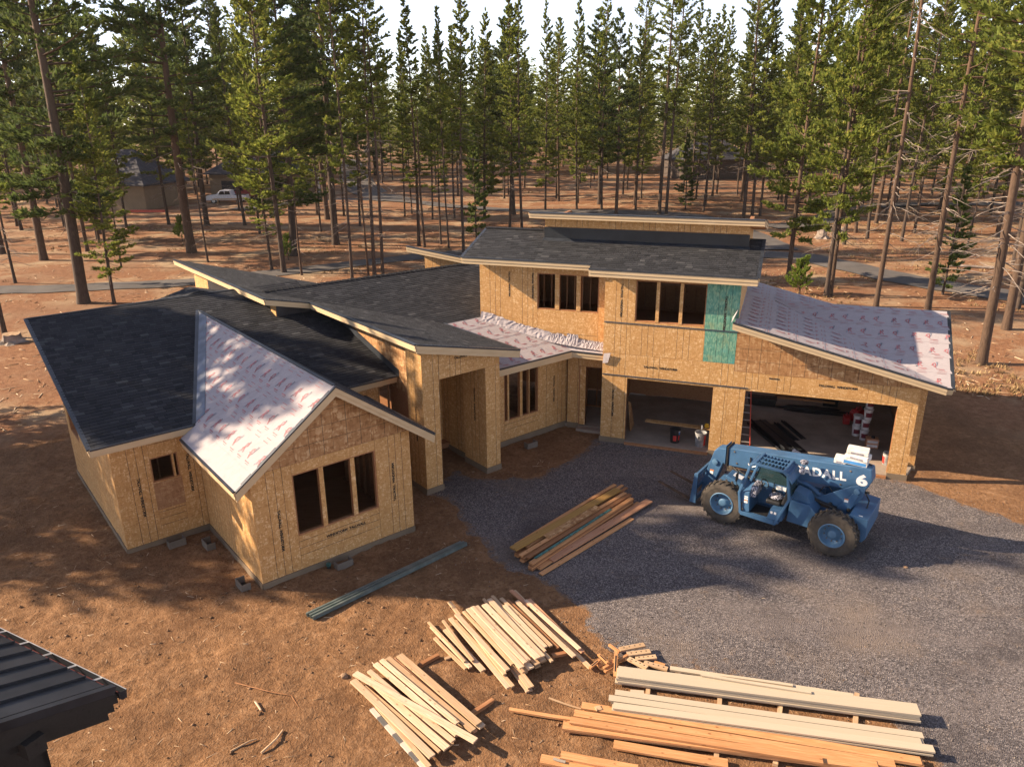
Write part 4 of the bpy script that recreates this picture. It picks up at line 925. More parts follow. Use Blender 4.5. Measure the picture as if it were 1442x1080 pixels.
stud_wall(G, 0, 26.7, -8.6, -5.6, 3.9, 6.4, .3); stud_wall(G, 0, 29.7, -5.4, -1.3, 3.9, 4.95, .4); stud_wall(G, 0, 27.8, -7.2, -5.6, .2, 3.0, .4); stud_wall(G, 0, 32.6, -5.4, 4.8, .12, 3.0, .4); stud_wall(L, 0, 22.2, 12.0, 14.0, .3, 3.0)

# --- roofs
def clip2(poly, inside_f, inter_f):
    out = []
    for i in range(len(poly)):
        a, b = poly[i - 1], poly[i]; ia, ib = inside_f(a), inside_f(b)
        if ib:
            if not ia: out.append(inter_f(a, b))
            out.append(b)
        elif ia: out.append(inter_f(a, b))
    return out
def clip_convex(sub, clip):
    for i in range(len(clip)):
        a, b = clip[i], clip[(i + 1) % len(clip)]; ex, ey = b[0] - a[0], b[1] - a[1]
        sd2 = lambda p: ex * (p[1] - a[1]) - ey * (p[0] - a[0])
        def inter(p, q):
            s, t = sd2(p), sd2(q); k = s / (s - t); return (p[0] + (q[0] - p[0]) * k, p[1] + (q[1] - p[1]) * k)
        sub = clip2(sub, lambda p: sd2(p) >= -1e-9, inter)
        if len(sub) < 3: return []
    return sub
cam_p = Vector((0, 0, 11.2)); SHINGLES = []   # (distance, width index, tone index, matrix) candidates for single shingles
SW = [.18, .24, .30]; EXPO = .145
def local_frame(P, e):
    n = (P[1] - P[0]).cross(P[2] - P[0]).normalized()
    if n.z < 0: n = -n
    e = Vector(e); e = (e - n * e.dot(n)).normalized(); s = n.cross(e).normalized()
    if s.z < 0: s = -s; e = -e
    return n, e, s
def roof(pts, e, cover='shingle', thick=.10, seed=1, name='roof', single=False):
    P = [Vector(p) for p in pts]; n, e, s = local_frame(P, e); O_ = P[0].copy()
    q = [((p - O_).dot(e), (p - O_).dot(s)) for p in P]
    ar = sum(q[i - 1][0] * q[i][1] - q[i][0] * q[i - 1][1] for i in range(len(q)))
    if ar < 0: q = q[::-1]; P = P[::-1]
    k = len(P); m = MB(); lo = [p - n * .012 - Vector((0, 0, thick)) for p in P]; hi = [p - n * .012 for p in P]
    m.add(lo + hi, [tuple(range(k))[::-1], tuple(range(k, 2 * k))] + [(i, (i + 1) % k, k + (i + 1) % k, k + i) for i in range(k)])
    root = hb(m, name, MAT['black_wrap' if cover == 'shingle' else 'osb_brown' if False else 'felt'])
    r_ = random.Random(seed)
    if cover == 'shingle':
        y0, y1 = min(a[1] for a in q), max(a[1] for a in q); x0, x1 = min(a[0] for a in q), max(a[0] for a in q); rest = MB(); rest.t = []
        y = y0; row = 0
        while y < y1:
            x = x0 - r_.random() * .3
            while x < x1:
                wi = r_.randrange(3); w = SW[wi]; tn = min(1, max(0, r_.gauss(.45, .22))); g = .004
                rect = [(x + g, y), (x + w - g, y), (x + w - g, y + EXPO + .01), (x + g, y + EXPO + .01)]
                full = all(all((q[(i + 1) % k][0] - q[i][0]) * (p[1] - q[i][1]) - (q[(i + 1) % k][1] - q[i][1]) * (p[0] - q[i][0]) >= 0 for i in range(k)) for p in rect)
                c = clip_convex(rect, q) if not full else rect
                if c and len(c) >= 3:
                    lift = .003 * (r_.random())
                    if full and single:
                        w3 = O_ + e * x + s * y + n * lift; M = Matrix((e, s, n)).transposed().to_4x4(); M.translation = w3
                        SHINGLES.append(((w3 - cam_p).length, wi, int(tn * 4.99), M, root, w3, tn))
                    else:
                        up = [O_ + e * a + s * b + n * (.012 - .009 * (b - y) / EXPO + lift) for a, b in c]
                        low = [O_ + e * a + s * b + n * (-.011) for a, b in c]; kk = len(c)
                        fs = [tuple(range(kk))]
                        for i in range(kk):
                            if (c[i][1] - y) < .02 and (c[(i + 1) % kk][1] - y) < .02: fs.append((i, kk + i, kk + (i + 1) % kk, (i + 1) % kk))
                        rest.add(up + low, fs, None, tn)
                x += w
            y += EXPO; row += 1
        if rest.v: o = hb(rest, 'shingles', MAT['shingle'], root, recalc=False); o['kind'] = 'stuff'
    return root, (O_, e, s, n, q)
def felt(pts, e, seed=1, sw=.92, logos=True, name='roof', ang=None, ox=0., oy=0.):
    """deck covered with lapped underlayment strips, printed"""
    root, (O_, e, s, n, q) = roof(pts, e, 'felt', seed=seed, name=name)
    r_ = random.Random(seed); y0, y1 = min(a[1] for a in q), max(a[1] for a in q); x0, x1 = min(a[0] for a in q), max(a[0] for a in q)
    y = y0 - .1; i = 0; pr = MB(); pg = MB()
    T = lambda a, b, h: O_ + e * a + s * b + n * h
    while y < y1:
        c = clip_convex([(x0 - 1, y), (x1 + 1, y), (x1 + 1, y + sw), (x0 - 1, y + sw)], q)
        if len(c) > 2:
            m = MB(); kk = len(c); up = [T(a, b, .010 - .007 * (b - y) / sw + .002) for a, b in c]; lo = [T(a, b, -.011) for a, b in c]
            m.add(up + lo, [tuple(range(kk))] + [(j, kk + j, kk + (j + 1) % kk, (j + 1) % kk) for j in range(kk)]); hb(m, 'underlayment_strip', MAT['felt'], root)
            if logos:
                ins = lambda pts2: all(all((q[(j + 1) % k][0] - q[j][0]) * (p[1] - q[j][1]) - (q[(j + 1) % k][1] - q[j][1]) * (p[0] - q[j][0]) >= 0 for j in range(k)) for p in pts2)
                k = len(q)
                def stroke(mb, pl, w, cx, cy, sc, h=.0165):
                    for (a, b) in zip(pl[:-1], pl[1:]):
                        dx, dy = b[0] - a[0], b[1] - a[1]; ln = math.hypot(dx, dy) + 1e-6; ux, uy = -dy / ln * w / 2, dx / ln * w / 2
                        pp = [(cx + sc * (a[0] + ux), cy + sc * (a[1] + uy)), (cx + sc * (a[0] - ux), cy + sc * (a[1] - uy)), (cx + sc * (b[0] - ux), cy + sc * (b[1] - uy)), (cx + sc * (b[0] + ux), cy + sc * (b[1] + uy))]
                        if ins(pp): mb.add([T(u_, v_, h) for u_, v_ in pp], [(0, 1, 2, 3)])
                HOOK = [(-.30, -.05), (-.34, .25), (-.05, .45), (.02, .15), (-.12, -.35), (-.02, -.6)]; HOOK2 = [(-.5, -.1), (-.3, -.05), (-.2, -.4)]
                RR = [(.0, -.5), (.05, .45), (.32, .5), (.36, .2), (.1, .05), (.40, -.5)]; SL = [(-.25, -.6), (.35, .75)]
                x = x0 + (.0 if i % 2 else .45) + ox; j = 0
                while x < x1:
                    cy = y + sw * .52 + oy; sc = .27
                    if j % 2 == 0: stroke(pg, [(.0, -.15), (.2, .75)], .2, x, cy, sc, .0158); stroke(pr, HOOK, .11, x, cy, sc); stroke(pr, HOOK2, .09, x, cy, sc)
                    else: stroke(pg, SL, .16, x, cy - .02, sc, .0158); stroke(pr, RR, .11, x, cy, sc); stroke(pr, [(-.2, -.2), (0, .0)], .08, x, cy, sc)
                    stroke(pr, [(-.5, -.95), (.35, -.95)], .09, x + .12, cy + .02, sc); stroke(pr, [(-.3, -1.12), (.35, -1.12)], .05, x + .14, cy + .02, sc)
                    x += .50; j += 1
                x = x0
                while x < x1:
                    for yy in (.06, sw - .05): stroke(pr, [(0, 0), (.26, 0)], .014, x + r_.random() * .1, y + yy, 1.)
                    x += .55
        y += sw; i += 1
    if pr.v: hb(pr, 'printed_logos', MAT['print_red'], root, recalc=False)['kind'] = 'stuff'
    if pg.v: hb(pg, 'printed_shading', MAT['print_grey'], root, recalc=False)['kind'] = 'stuff'
    return root, (O_, e, s, n, q)
def fascia(a, b, h=.2, out=None, ends=True):
    """two stepped tan boards hung along a roof edge from a to b (outer top edge)"""
    a = Vector(a); b = Vector(b); d = (b - a); o_ = Vector((d.y, -d.x, 0)).normalized()
    if out is not None and o_.dot(Vector(out)) < 0: o_ = -o_
    Z = Vector((0, 0, 1))
    for (z1, z0, t, nm) in ((-.015, -h * .55, .045, 'fascia_board'), (-h * .55 - .002, -h, .024, 'fascia_board')):
        m = MB(); m.hexa([a + Z * z0 - o_ * .02, b + Z * z0 - o_ * .02, b + Z * z0 + o_ * t, a + Z * z0 + o_ * t, a + Z * z1 - o_ * .02, b + Z * z1 - o_ * .02, b + Z * z1 + o_ * t, a + Z * z1 + o_ * t]); hb(m, nm, MAT['trim'])
    m = MB(); z0, z1, t = -.035, .012, .062
    m.hexa([a + Z * z0 + o_ * .047, b + Z * z0 + o_ * .047, b + Z * z0 + o_ * t, a + Z * z0 + o_ * t, a + Z * z1 - o_ * .05, b + Z * z1 - o_ * .05, b + Z * z1 + o_ * t, a + Z * z1 + o_ * t]); hb(m, 'drip_edge', MAT['dark_metal'])
uD = Vector(L(1, 0, 0)); vD = Vector(L(0, 1, 0)); pD = Vector(G(1, 0, 0)); qD = Vector(G(0, 1, 0))
RP = lambda u, v: L(u, v, 3.36 + .276 * (v - 20.3))
# main left roof (front slope) and rear slope
roof([RP(2.7, 20.3), RP(11.73, 20.3), RP(11.73, 27.55), RP(2.7, 27.55)], uD, seed=1, single=True)
fascia(RP(2.7, 27.55), RP(9.3, 27.55), .2, vD)
fascia(RP(2.7, 20.3), RP(5.33, 20.3), .22, -vD); fascia(RP(9.9, 20.3), RP(11.70, 20.3), .22, -vD); fascia(RP(2.7, 27.55), RP(2.7, 20.3), .2, -uD)
# small rear cross gable seen over the ridge
roof([L(6.6, 27.6, 5.08), L(8.05, 27.6, 5.46), L(8.05, 28.6, 5.46), L(6.6, 28.6, 5.08)], vD, seed=3); roof([L(8.05, 27.6, 5.46), L(9.5, 27.6, 5.08), L(9.5, 28.6, 5.08), L(8.05, 28.6, 5.46)], vD, seed=4)
# bay gable: felt on the left slope, shingles on the right
BP = lambda u, v: L(u, v, 5.04 - .73 * abs(u - 7.62))
felt([BP(5.33, 16.26), BP(7.62, 16.26), BP(7.62, 26.35), BP(5.33, 20.3)], vD, seed=5)
felt([BP(4.9, 16.26), BP(5.328, 16.26), BP(5.328, 20.3), BP(4.9, 20.3)], vD, seed=6, logos=False)
roof([BP(7.62, 16.26), BP(10.43, 16.26), BP(10.43, 20.27), BP(9.92, 20.27), BP(7.62, 26.35)], vD, seed=7)
zl = .02
sheet('valley_flashing', [Vector(BP(5.36, 20.32)) + Vector((0, 0, zl)), Vector(BP(5.62, 20.3)) + Vector((0, 0, zl)), Vector(BP(7.60, 25.55)) + Vector((0, 0, zl)), Vector(BP(7.61, 26.3)) + Vector((0, 0, zl))], 'valley_metal', .006)
sheet('valley_flashing', [Vector(RP(5.25, 20.3)) + Vector((0, 0, .02)), Vector(RP(5.36, 20.3)) + Vector((0, 0, .03)), Vector(RP(7.64, 26.38)) + Vector((0, 0, .03)), Vector(RP(7.52, 26.4)) + Vector((0, 0, .02))], 'dark_metal', .012)
m = MB(); m.beam(Vector(BP(7.62, 16.3)) + Vector((0, 0, .015)), Vector(BP(7.62, 26.3)) + Vector((0, 0, .02)), .10, .02); hb(m, 'ridge_flashing', MAT['dark_metal'])
fascia(BP(4.9, 16.26), BP(7.62, 16.26), .27, -vD); fascia(BP(7.62, 16.26), BP(10.43, 16.26), .27, -vD); fascia(BP(4.9, 20.25), BP(4.9, 16.26), .22, -uD); fascia(BP(10.43, 16.26), BP(10.43, 20.2), .22, uD)
# long shed roof over the clerestory, stepping back at the jog, and the portico
SP = lambda u, v: L(u, v, S_(u))
roof([SP(9.35, 24.75), SP(14.5, 24.75), SP(14.5, 31.0), SP(9.35, 34.85)], vD, seed=8, thick=.12)
roof([SP(10.97, 17.82), SP(14.82, 17.82), SP(14.82, 24.748), SP(10.97, 24.748)], vD, seed=9, thick=.12)
fascia(SP(9.35, 34.85), SP(9.35, 24.75), .22, -uD); fascia(SP(9.35, 24.75), SP(10.97, 24.75), .22, -vD); fascia(SP(10.97, 24.7), SP(10.97, 17.82), .22, -uD); fascia(SP(10.97, 17.82), SP(14.82, 17.82), .27, -vD); fascia(SP(14.82, 17.82), SP(14.82, 22.2), .22, uD)
# centre roof with ridge caps, then felt over the link
R3P = lambda u, v: L(u, v, R3(v))
roof([R3P(11.9, 22.05), R3P(16.46, 22.05), R3P(20.0, 26.2), R3P(11.9, 26.362)], uD, seed=10); roof([R3P(11.899, 24.6), R3P(11.899, 26.361), R3P(9.85, 26.37)], uD, seed=23); roof([L(10.0, 26.41, 5.37), L(20, 26.21, 5.32), L(20, 31.5, 3.9), L(10, 32.5, 3.8)], uD, seed=11)
caps = []
for i in range(46):
    u = 9.95 + i * .225; v = 26.40 - .2 * (u - 10) / 10; z = R3(v) + .02
    m = MB(); w = .13; a = [L(u, v - w, z - .036), L(u, v, z), L(u, v + w, z - .036), L(u + .22, v - w, z - .062), L(u + .22, v, z - .026), L(u + .22, v + w, z - .062)]
    a2 = [(x, y, zz + .028) for x, y, zz in a]
    m.add(a + a2, [(6, 7, 10, 9), (7, 8, 11, 10), (0, 1, 7, 6), (1, 2, 8, 7), (3, 9, 10, 4), (4, 10, 11, 5), (0, 6, 9, 3), (2, 5, 11, 8)]); hb(m, 'ridge_cap', MAT['shingle'])
felt([R3P(14.6, 18.84), R3P(18.12, 18.80), R3P(17.83, 19.82), R3P(16.46, 22.05), R3P(14.6, 22.05)], uD, seed=12)
felt([G(-6.73, 25.21, 3.28), G(-5.545, 25.21, 3.26), G(-5.545, 25.47, 3.37), G(-7.76, 25.47, 3.56)], pD, seed=13, logos=False)
fascia(R3P(14.3, 18.84), R3P(18.12, 18.80), .27, -vD); fascia(G(-6.73, 25.21, 3.28), G(-5.56, 25.21, 3.26), .24, -qD)
# crumpled felt turned up the wall
def upturn(p0, p1, z0, z1, hs, q=25.45, seed=1):
    r_ = random.Random(seed); m = MB(); n_ = 34; rows = 5; vs = []
    for i in range(n_ + 1):
        t = i / n_; p = p0 + (p1 - p0) * t; zb = z0 + (z1 - z0) * t - .02; hgt_ = hs(t)
        for k in range(rows + 1):
            f = k / rows; vs.append(G(p + r_.uniform(-.02, .02), q - .02 - (1 - f) ** 2 * .16 - r_.random() * .035, zb + hgt_ * f + (r_.uniform(-.02, .02) if k else 0)))
    fs = [(i * (rows + 1) + k, (i + 1) * (rows + 1) + k, (i + 1) * (rows + 1) + k + 1, i * (rows + 1) + k + 1) for i in range(n_) for k in range(rows)]
    m.add(vs, fs); o = hb(m, 'turned_up_felt', MAT['felt'], recalc=False); md = o.modifiers.new('Solid', 'SOLIDIFY'); md.thickness = .008
upturn(-10.3, -7.5, 4.15, 3.52, lambda t: .30 + .02 * math.sin(t * 9)); upturn(-7.62, -6.55, 3.54, 3.44, lambda t: .36 - .30 * abs(t - .35) if t < .6 else .40, seed=2, q=25.44); upturn(-6.6, -5.56, 3.44, 3.37, lambda t: .27, seed=3)
sheet('felt_flap', [G(-5.53, 24.98, 3.0), G(-5.33, 24.94, 3.05), G(-5.24, 24.92, 3.42), G(-5.50, 24.98, 3.36)], 'felt', .01)
# upper roof with two eaves, ridge, clerestory shed roof
UZ = lambda q: 6.43 + .276 * (q - 24.5)
UP = lambda p, q: G(p, q, UZ(q))
roof([UP(-10.78, 24.85), UP(-6.001, 24.85), UP(-6.001, 27.36), UP(-10.78, 27.36)], pD, seed=14); roof([UP(-6, 24.5), UP(-.57, 24.5), UP(-.57, 27.36), UP(-6, 27.36)], pD, seed=15)
roof([G(-10.78, 27.36, UZ(27.36)), G(-.57, 27.36, UZ(27.36)), G(-.57, 30.6, 6.3), G(-10.78, 30.6, 6.3)], pD, seed=16)
m = MB(); m.beam(G(-10.78, 27.36, UZ(27.36) + .02), G(-8.3, 27.36, UZ(27.36) + .02), .24, .035); hb(m, 'ridge_cap', MAT['shingle'])
fascia(UP(-10.78, 24.85), UP(-6.0, 24.85), .24, -qD); fascia(UP(-6, 24.5), UP(-.57, 24.5), .26, -qD); fascia(UP(-10.78, 27.36), UP(-10.78, 24.85), .22, -pD); fascia(UP(-.57, 24.5), UP(-.57, 27.36), .22, pD)
roof([G(-8.62, 26.08, 8.03), G(-.57, 26.08, 8.03), G(-.57, 30.5, 7.35), G(-8.62, 30.5, 7.35)], pD, seed=17)
fascia(G(-8.62, 26.08, 8.03), G(-.57, 26.08, 8.03), .21, -qD); fascia(G(-.57, 26.08, 8.03), G(-.57, 30.5, 7.35), .22, pD); fascia(G(-8.62, 30.5, 7.35), G(-8.62, 26.08, 8.03), .21, -pD)
for i in range(6):
    m = MB(); q = 26.3 + i * .6; m.beam(G(-1.03, q, 7.83 - (q - 26.08) * .154), G(-.6, q, 7.83 - (q - 26.08) * .154), .04, .09); hb(m, 'rafter_tail', MAT['stud'])
# garage roof: main gable with a shed overlaid on its front, all in felt
S2 = lambda q: 3.43 + .27 * (q - 24.5)
felt([G(-1.15, 24.4, S1(-1.15)), G(5.12, 24.4, S1(5.12)), G(-.02, 29.2, S1(-.02)), G(-1.15, 29.2, S1(-1.15))], -qD, seed=18)
felt([G(-1.15, 29.201, S1(-1.15)), G(-.02, 29.201, S1(-.02)), G(2.3, 31.65, S1(2.3)), G(-1.15, 31.65, S1(-1.15))], -qD, seed=19)
felt([G(5.02, 24.5, S2(24.5) - .0), G(5.32, 24.5, S2(24.5)), G(5.75, 29.25, S2(29.25)), G(-.02, 29.25, S2(29.25))], pD, seed=20, oy=-.05)
roof([G(-.02, 29.26, S2(29.25)), G(5.75, 29.26, S2(29.25)), G(5.9, 33.5, 3.5), G(-1, 33.5, 3.5)], pD, 'felt', seed=21)
fascia(G(-1.2, 24.4, S1(-1.2)), G(5.15, 24.4, S1(5.15)), .24, -qD); fascia(G(5.02, 24.5, S2(24.5)), G(5.32, 24.5, S2(24.5)), .2, -qD); fascia(G(5.32, 24.5, S2(24.5)), G(5.75, 29.25, S2(29.25)), .18, pD)
sheet('felt_flap', [G(-1.25, 24.36, 4.98), G(-1.25, 25.1, 5.0), G(-1.1, 25.1, 5.3), G(-1.12, 24.5, 5.28)], 'felt', .01)
# rear shed roof peeping over the centre ridge
BZ = lambda p: 5.73 - .138 * (p + 16.2)
roof([G(-16.2, 31.0, BZ(-16.2)), G(-10.5, 31.0, BZ(-10.5)), G(-10.5, 34.5, BZ(-10.5) - 1.4), G(-16.2, 34.5, BZ(-16.2) - 1.4)], qD, seed=22); fascia(G(-16.2, 31.0, BZ(-16.2)), G(-10.5, 31.0, BZ(-10.5)), .27, -qD)
wall(G, 0, 31.4, -1, -15.5, -10.6, 2.5, lambda p: BZ(p) - .15)
# the single shingles nearest the camera become parts, the rest one piece of each roof
SHINGLES.sort(key=lambda t: t[0]); _sm = {}
rest = {}
for i, (d, wi, ti, M, root, w3, tn) in enumerate(SHINGLES):
    if i < 300:
        if (wi, ti) not in _sm:
            m = MB(); w = SW[wi]; g = .004; m.t = []
            m.hexa([(g, 0, -.011), (w - g, 0, -.011), (w - g, EXPO + .01, -.011), (g, EXPO + .01, -.011), (g, 0, .012), (w - g, 0, .012), (w - g, EXPO + .01, .002), (g, EXPO + .01, .002)], None, (ti + .5) / 5)
            _sm[(wi, ti)] = m.mesh('shingle', MAT['shingle'])
        o = obj('shingle', _sm[(wi, ti)], root); M2 = M.copy(); M2.translation -= Vector(HO); o.matrix_local = M2
    else:
        mb = rest.setdefault(root.name, (MB(), root))[0]
        if mb.t is None: mb.t = []
        w = SW[wi]; g = .004; c = [(g, 0, .012), (w - g, 0, .012), (w - g, EXPO + .01, .002), (g, EXPO + .01, .002), (g, 0, -.011), (w - g, 0, -.011)]
        mb.add([M @ Vector(x) for x in c], [(0, 1, 2, 3), (0, 4, 5, 1)], None, tn)
for mb, root in rest.values(): o = hb(mb, 'shingles', MAT['shingle'], root, recalc=False); o['kind'] = 'stuff'

# ------------------------------------------------------------------ the telescopic forklift
def paint(name, c):
    m = NT(name); co = m.coord(); a = m.noise(co, 2.2, 6, .65); b = m.noise(co, 17., 5, .6); sc = m.noise(m.mapv(co, (3, 3, .7)), 5., 5, .7)
    k = m.ramp(a, [(.3, tuple(x * .78 for x in c)), (.7, tuple(min(1, x * 1.15) for x in c))])
    k = m.mix(m.val(sc, .60, .72, 0., .3), k, (.14, .18, .23)); k = m.mix(m.val(b, .62, .74, 0., .6), k, (.10, .075, .055))
    m.base(k, m.val(a, .3, .7, .42, .6), .4); return m.m
MAT['blue'] = paint('worn_blue_paint', (.040, .102, .195)); MAT['blue_light'] = paint('dusty_blue_rim', (.075, .155, .25))
def tyre_mat():
    m = NT('dusty_tyre'); co = m.coord(); a = m.noise(co, 5., 5, .6); m.base(m.ramp(a, [(.3, (.036, .031, .027)), (.65, (.080, .066, .053))]), .9, .2); m.bump(m.noise(co, 40., 3), .3, .01); return m.m
MAT['tyre'] = tyre_mat()
MAT['black'] = plain('black_rubber', (.018, .017, .017), .55, .4, 0, .3, 8); MAT['steel'] = plain('worn_steel', (.16, .125, .10), .5, .4, .3, .35, 6)
MAT['rust'] = plain('rusty_fork_steel', (.12, .075, .05), .75, .3, .2, .35, 5)
MAT['white'] = plain('white_paint', (.72, .70, .68), .5, .4, 0, .08, 5); MAT['sticker_orange'] = plain('orange_sticker', (.55, .20, .06), .5)
MAT['tape'] = plain('mottled_black_white_wrap', (.3, .3, .33), .6)
_t = NT('mottled_cover'); _v = _t.noise(_t.coord(), 19., 3, .6, 1.5); _t.base(_t.ramp(_v, [(.44, (.03, .03, .04)), (.5, (.07, .07, .09)), (.56, (.55, .53, .58))]), .7, .3); MAT['tape'] = _t.m
def glass():
    m = NT('tinted_cab_glass'); m.base((.022, .045, .05), .08, .5); m.b.inputs['Alpha'].default_value = .72; return m.m
MAT['glass'] = glass()
TA = math.atan2(.593224, -.805037)
tele = empty('telescopic_forklift', (7.8898, 19.2974, 0.02), TA, 'worn blue boom forklift with open cab parked on the gravel before the garage', 'forklift')
def tp(m, name, mat, parent=None, bev=.012, **kw): return m.build(name, MAT[mat], parent or tele, bevel=bev, **kw)
XZ = lambda y: (lambda p: (p[0], y, p[1]))
def plate(name, poly, y0, y1, mat='blue', parent=None, bev=.012):
    m = MB(); m.prism(poly, XZ(y0), XZ(y1)); return tp(m, name, mat, parent, bev)
# wheels
def wheel_thing():
    out = []
    Rw = .645
    m = MB(); m.lathe([(.34, -.17), (.50, -.185), (.585, -.17), (.615, -.13), (.615, .13), (.585, .17), (.50, .185), (.34, .17)], (0, 0, 0), 'y', 40); m.f = m.f[:-2]
    ty = m.mesh('tyre', MAT['tyre'], smooth=False); fixn(ty)
    m = MB()
    for i in range(22):
        for sgn in (1, -1):
            a0 = 2 * math.pi * (i + (0 if sgn > 0 else .5)) / 22; pts = []
            for j, (yy, da) in enumerate(((.0, .0), (.10, -.07), (.175, -.12))):
                pts.append((yy * sgn, a0 + da))
            for (ya, aa), (yb, ab) in zip(pts[:-1], pts[1:]):
                vs = []
                for rr in (.60, .652 if abs(yb) < .15 else .635):
                    for (yy, an, o_) in ((ya, aa, -.045), (yb, ab, -.045), (yb, ab, .045), (ya, aa, .045)):
                        vs.append((rr * math.cos(an + o_), yy, rr * math.sin(an + o_)))
                m.hexa(vs)
    lug = m.mesh('tread_lugs', MAT['tyre']); fixn(lug)
    m = MB(); m.lathe([(.345, -.16), (.345, .185), (.318, .19), (.305, .15), (.285, .02), (.20, -.01), (.17, .0), (.165, .03), (.125, .035), (.12, .09), (.09, .105), (.03, .108)], (0, 0, 0), 'y', 32)
    rim = m.mesh('rim', MAT['blue_light'], smooth=True); fixn(rim)
    m = MB()
    for i in range(10):
        a = i * math.pi / 5; m.lathe([(.016, -.0), (.016, .05), (.006, .055)], (.225 * math.cos(a), 0, .225 * math.sin(a)), 'y', 6)
    nuts = m.mesh('wheel_nuts', MAT['steel']); fixn(nuts)
    return ty, lug, rim, nuts
ty, lug, rim, nuts = wheel_thing()
for (wx, wy) in ((1.52, .92), (-1.52, .92), (1.52, -.92), (-1.52, -.92)):
    w = obj('wheel', ty, tele, (wx, wy, .645)); w.rotation_euler = (0, rnd.random() * 6, 0 if wy > 0 else math.pi)
    obj('tread_lugs', lug, w); obj('rim', rim, w); obj('wheel_nuts', nuts, w)
# chassis
m = MB(); m.box(-1.95, 1.95, -.42, .30, .50, .98); tp(m, 'chassis', 'blue')
m = MB(); m.beam((1.52, -.8, .645), (1.52, .8, .645), .2, .22); m.beam((-1.52, -.8, .645), (-1.52, .8, .645), .2, .22); tp(m, 'axle', 'black')
plate('engine_cover', [(-.25, .55), (-1.0, .52), (-1.0, 1.02), (-.80, 1.20), (-.30, 1.22)], .30, .82); plate('hood', [(-.30, 1.223), (-.82, 1.203), (-.70, 1.42), (-.36, 1.50)], .32, .74)
plate('counterweight', [(-1.80, .50), (-2.20, .50), (-2.28, .62), (-2.28, 1.18), (-1.82, 1.22)], -.80, .72)
for i, y in enumerate((.66,)):
    m = MB(); m.box(-2.12, -2.02, y - .06, y - .03, 1.198, 1.205); tp(m, 'sticker', 'white', bev=0)
plate('side_tank', [(-.9, .55), (.6, .55), (.6, 1.15), (-.9, 1.2)], -.95, -.45)
UPR = [(-.62, 1.06), (-1.68, 1.80), (-1.86, 1.86), (-2.02, 1.76), (-1.98, 1.55), (-1.66, .98), (-1.2, .98)]
plate('boom_support', UPR, .20, .25); plate('boom_support', UPR, -.58, -.53)
plate('support_gusset', [(-1.40, 1.10), (-1.74, 1.62), (-1.90, 1.62), (-1.72, 1.05)], .252, .30)
for (x, z, r_) in ((-1.83, 1.70, .075), (-1.70, 1.12, .055), (-1.22, 1.14, .05)):
    m = MB(); m.lathe([(r_, 0), (r_, .07), (r_ * .5, .08)], (x, .25, z), 'y', 14); tp(m, 'pivot_pin', 'blue_light' if r_ > .06 else 'black', bev=0)
m = MB(); m.box(-1.66, -1.56, .301, .305, 1.33, 1.43); tp(m, 'sticker', 'white', bev=0); m = MB(); m.box(-1.66, -1.56, .301, .306, 1.40, 1.432); tp(m, 'sticker', 'sticker_orange', bev=0)
# boom
BY0, BY1 = -.42, .0
boom = plate('boom', [(-2.12, 1.96), (-2.06, 2.28), (-1.9, 2.30), (1.84, 1.92), (1.80, 1.36), (-1.55, 1.56), (-1.95, 1.60)], BY0, BY1, bev=.02)
m = MB(); m.box(1.82, 1.87, BY0 - .03, BY1 + .03, 1.33, 1.96); tp(m, 'boom_collar', 'black'); m = MB(); m.box(1.90, 1.93, BY0 - .01, BY1 + .01, 1.37, 1.97); tp(m, 'boom_collar', 'blue')
plate('boom_head', [(1.86, 1.42), (1.87, 1.86), (2.16, 1.82), (2.28, 1.70), (2.56, .72), (2.60, .30), (2.34, .30), (2.16, .80), (1.98, 1.36)], BY0 + .04, BY1 - .04, bev=.02)
m = MB(); m.lathe([(.09, 0), (.09, .05), (.04, .06)], (2.22, BY1 - .04, 1.36), 'y', 16); tp(m, 'pivot_pin', 'blue_light', bev=0)
for (x0, x1, z0, z1, mt) in ((2.24, 2.36, 1.03, 1.075, 'sticker_orange'), (2.26, 2.36, .93, 1.02, 'white')):
    m = MB(); m.box(x0, x1, BY1 - .039, BY1 - .036, z0, z1); tp(m, 'sticker', mt, bev=0)
plate('rust_guard', [(1.70, 1.34), (.60, 1.44), (.60, 1.40), (1.2, 1.30), (1.72, 1.28)], BY0 + .05, BY1 - .05, 'rust')
m = MB(); m.tube([(1.20, .03, 1.60), (1.16, .03, 1.54), (1.08, .03, 1.52), (.99, .03, 1.56), (.95, .03, 1.64)], .02, 6); tp(m, 'tie_hook', 'white', boom, 0)
m = MB(); m.box(1.14, 1.17, .005, .03, 1.62, 1.80); tp(m, 'latch', 'black', boom, 0)
tsl = math.radians(6.2)
xd, yd = Vector((-math.cos(tsl), 0, math.sin(tsl))), Vector((math.sin(tsl), 0, math.cos(tsl)))
lettering('GRADALL', .34, MAT['white'], boom, (-.64, .0035, 1.825), xd, yd, (0, 0, 0), .0125)
sx_ = lettering('6', .42, MAT['white'], boom, (-1.86, .0035, 1.915), xd, yd, (0, 0, 0), .02); sx_.scale = (1.35, 1, 1)
m = MB(); m.tube([(-1.25, .12, 1.05), (-.55, .06, 1.42), (.2, .02, 1.50)], [.075, .075, .05], 10); tp(m, 'lift_cylinder', 'blue', smooth=True, bev=0)
m = MB(); m.tube([(-.45, .3, 1.2), (-.9, .34, 1.16), (-1.35, .36, 1.08), (-1.65, .42, 1.0), (-1.8, .5, .9), (-1.78, .55, .7)], .03, 7); tp(m, 'hydraulic_hose', 'black', smooth=True, bev=0)
m = MB(); m.tube([(-.85, .1, 1.3), (-.95, .12, 1.52), (-1.1, .12, 1.56), (-1.2, .1, 1.42), (-1.15, .08, 1.2)], .018, 6); tp(m, 'hydraulic_hose', 'black', smooth=True, bev=0)
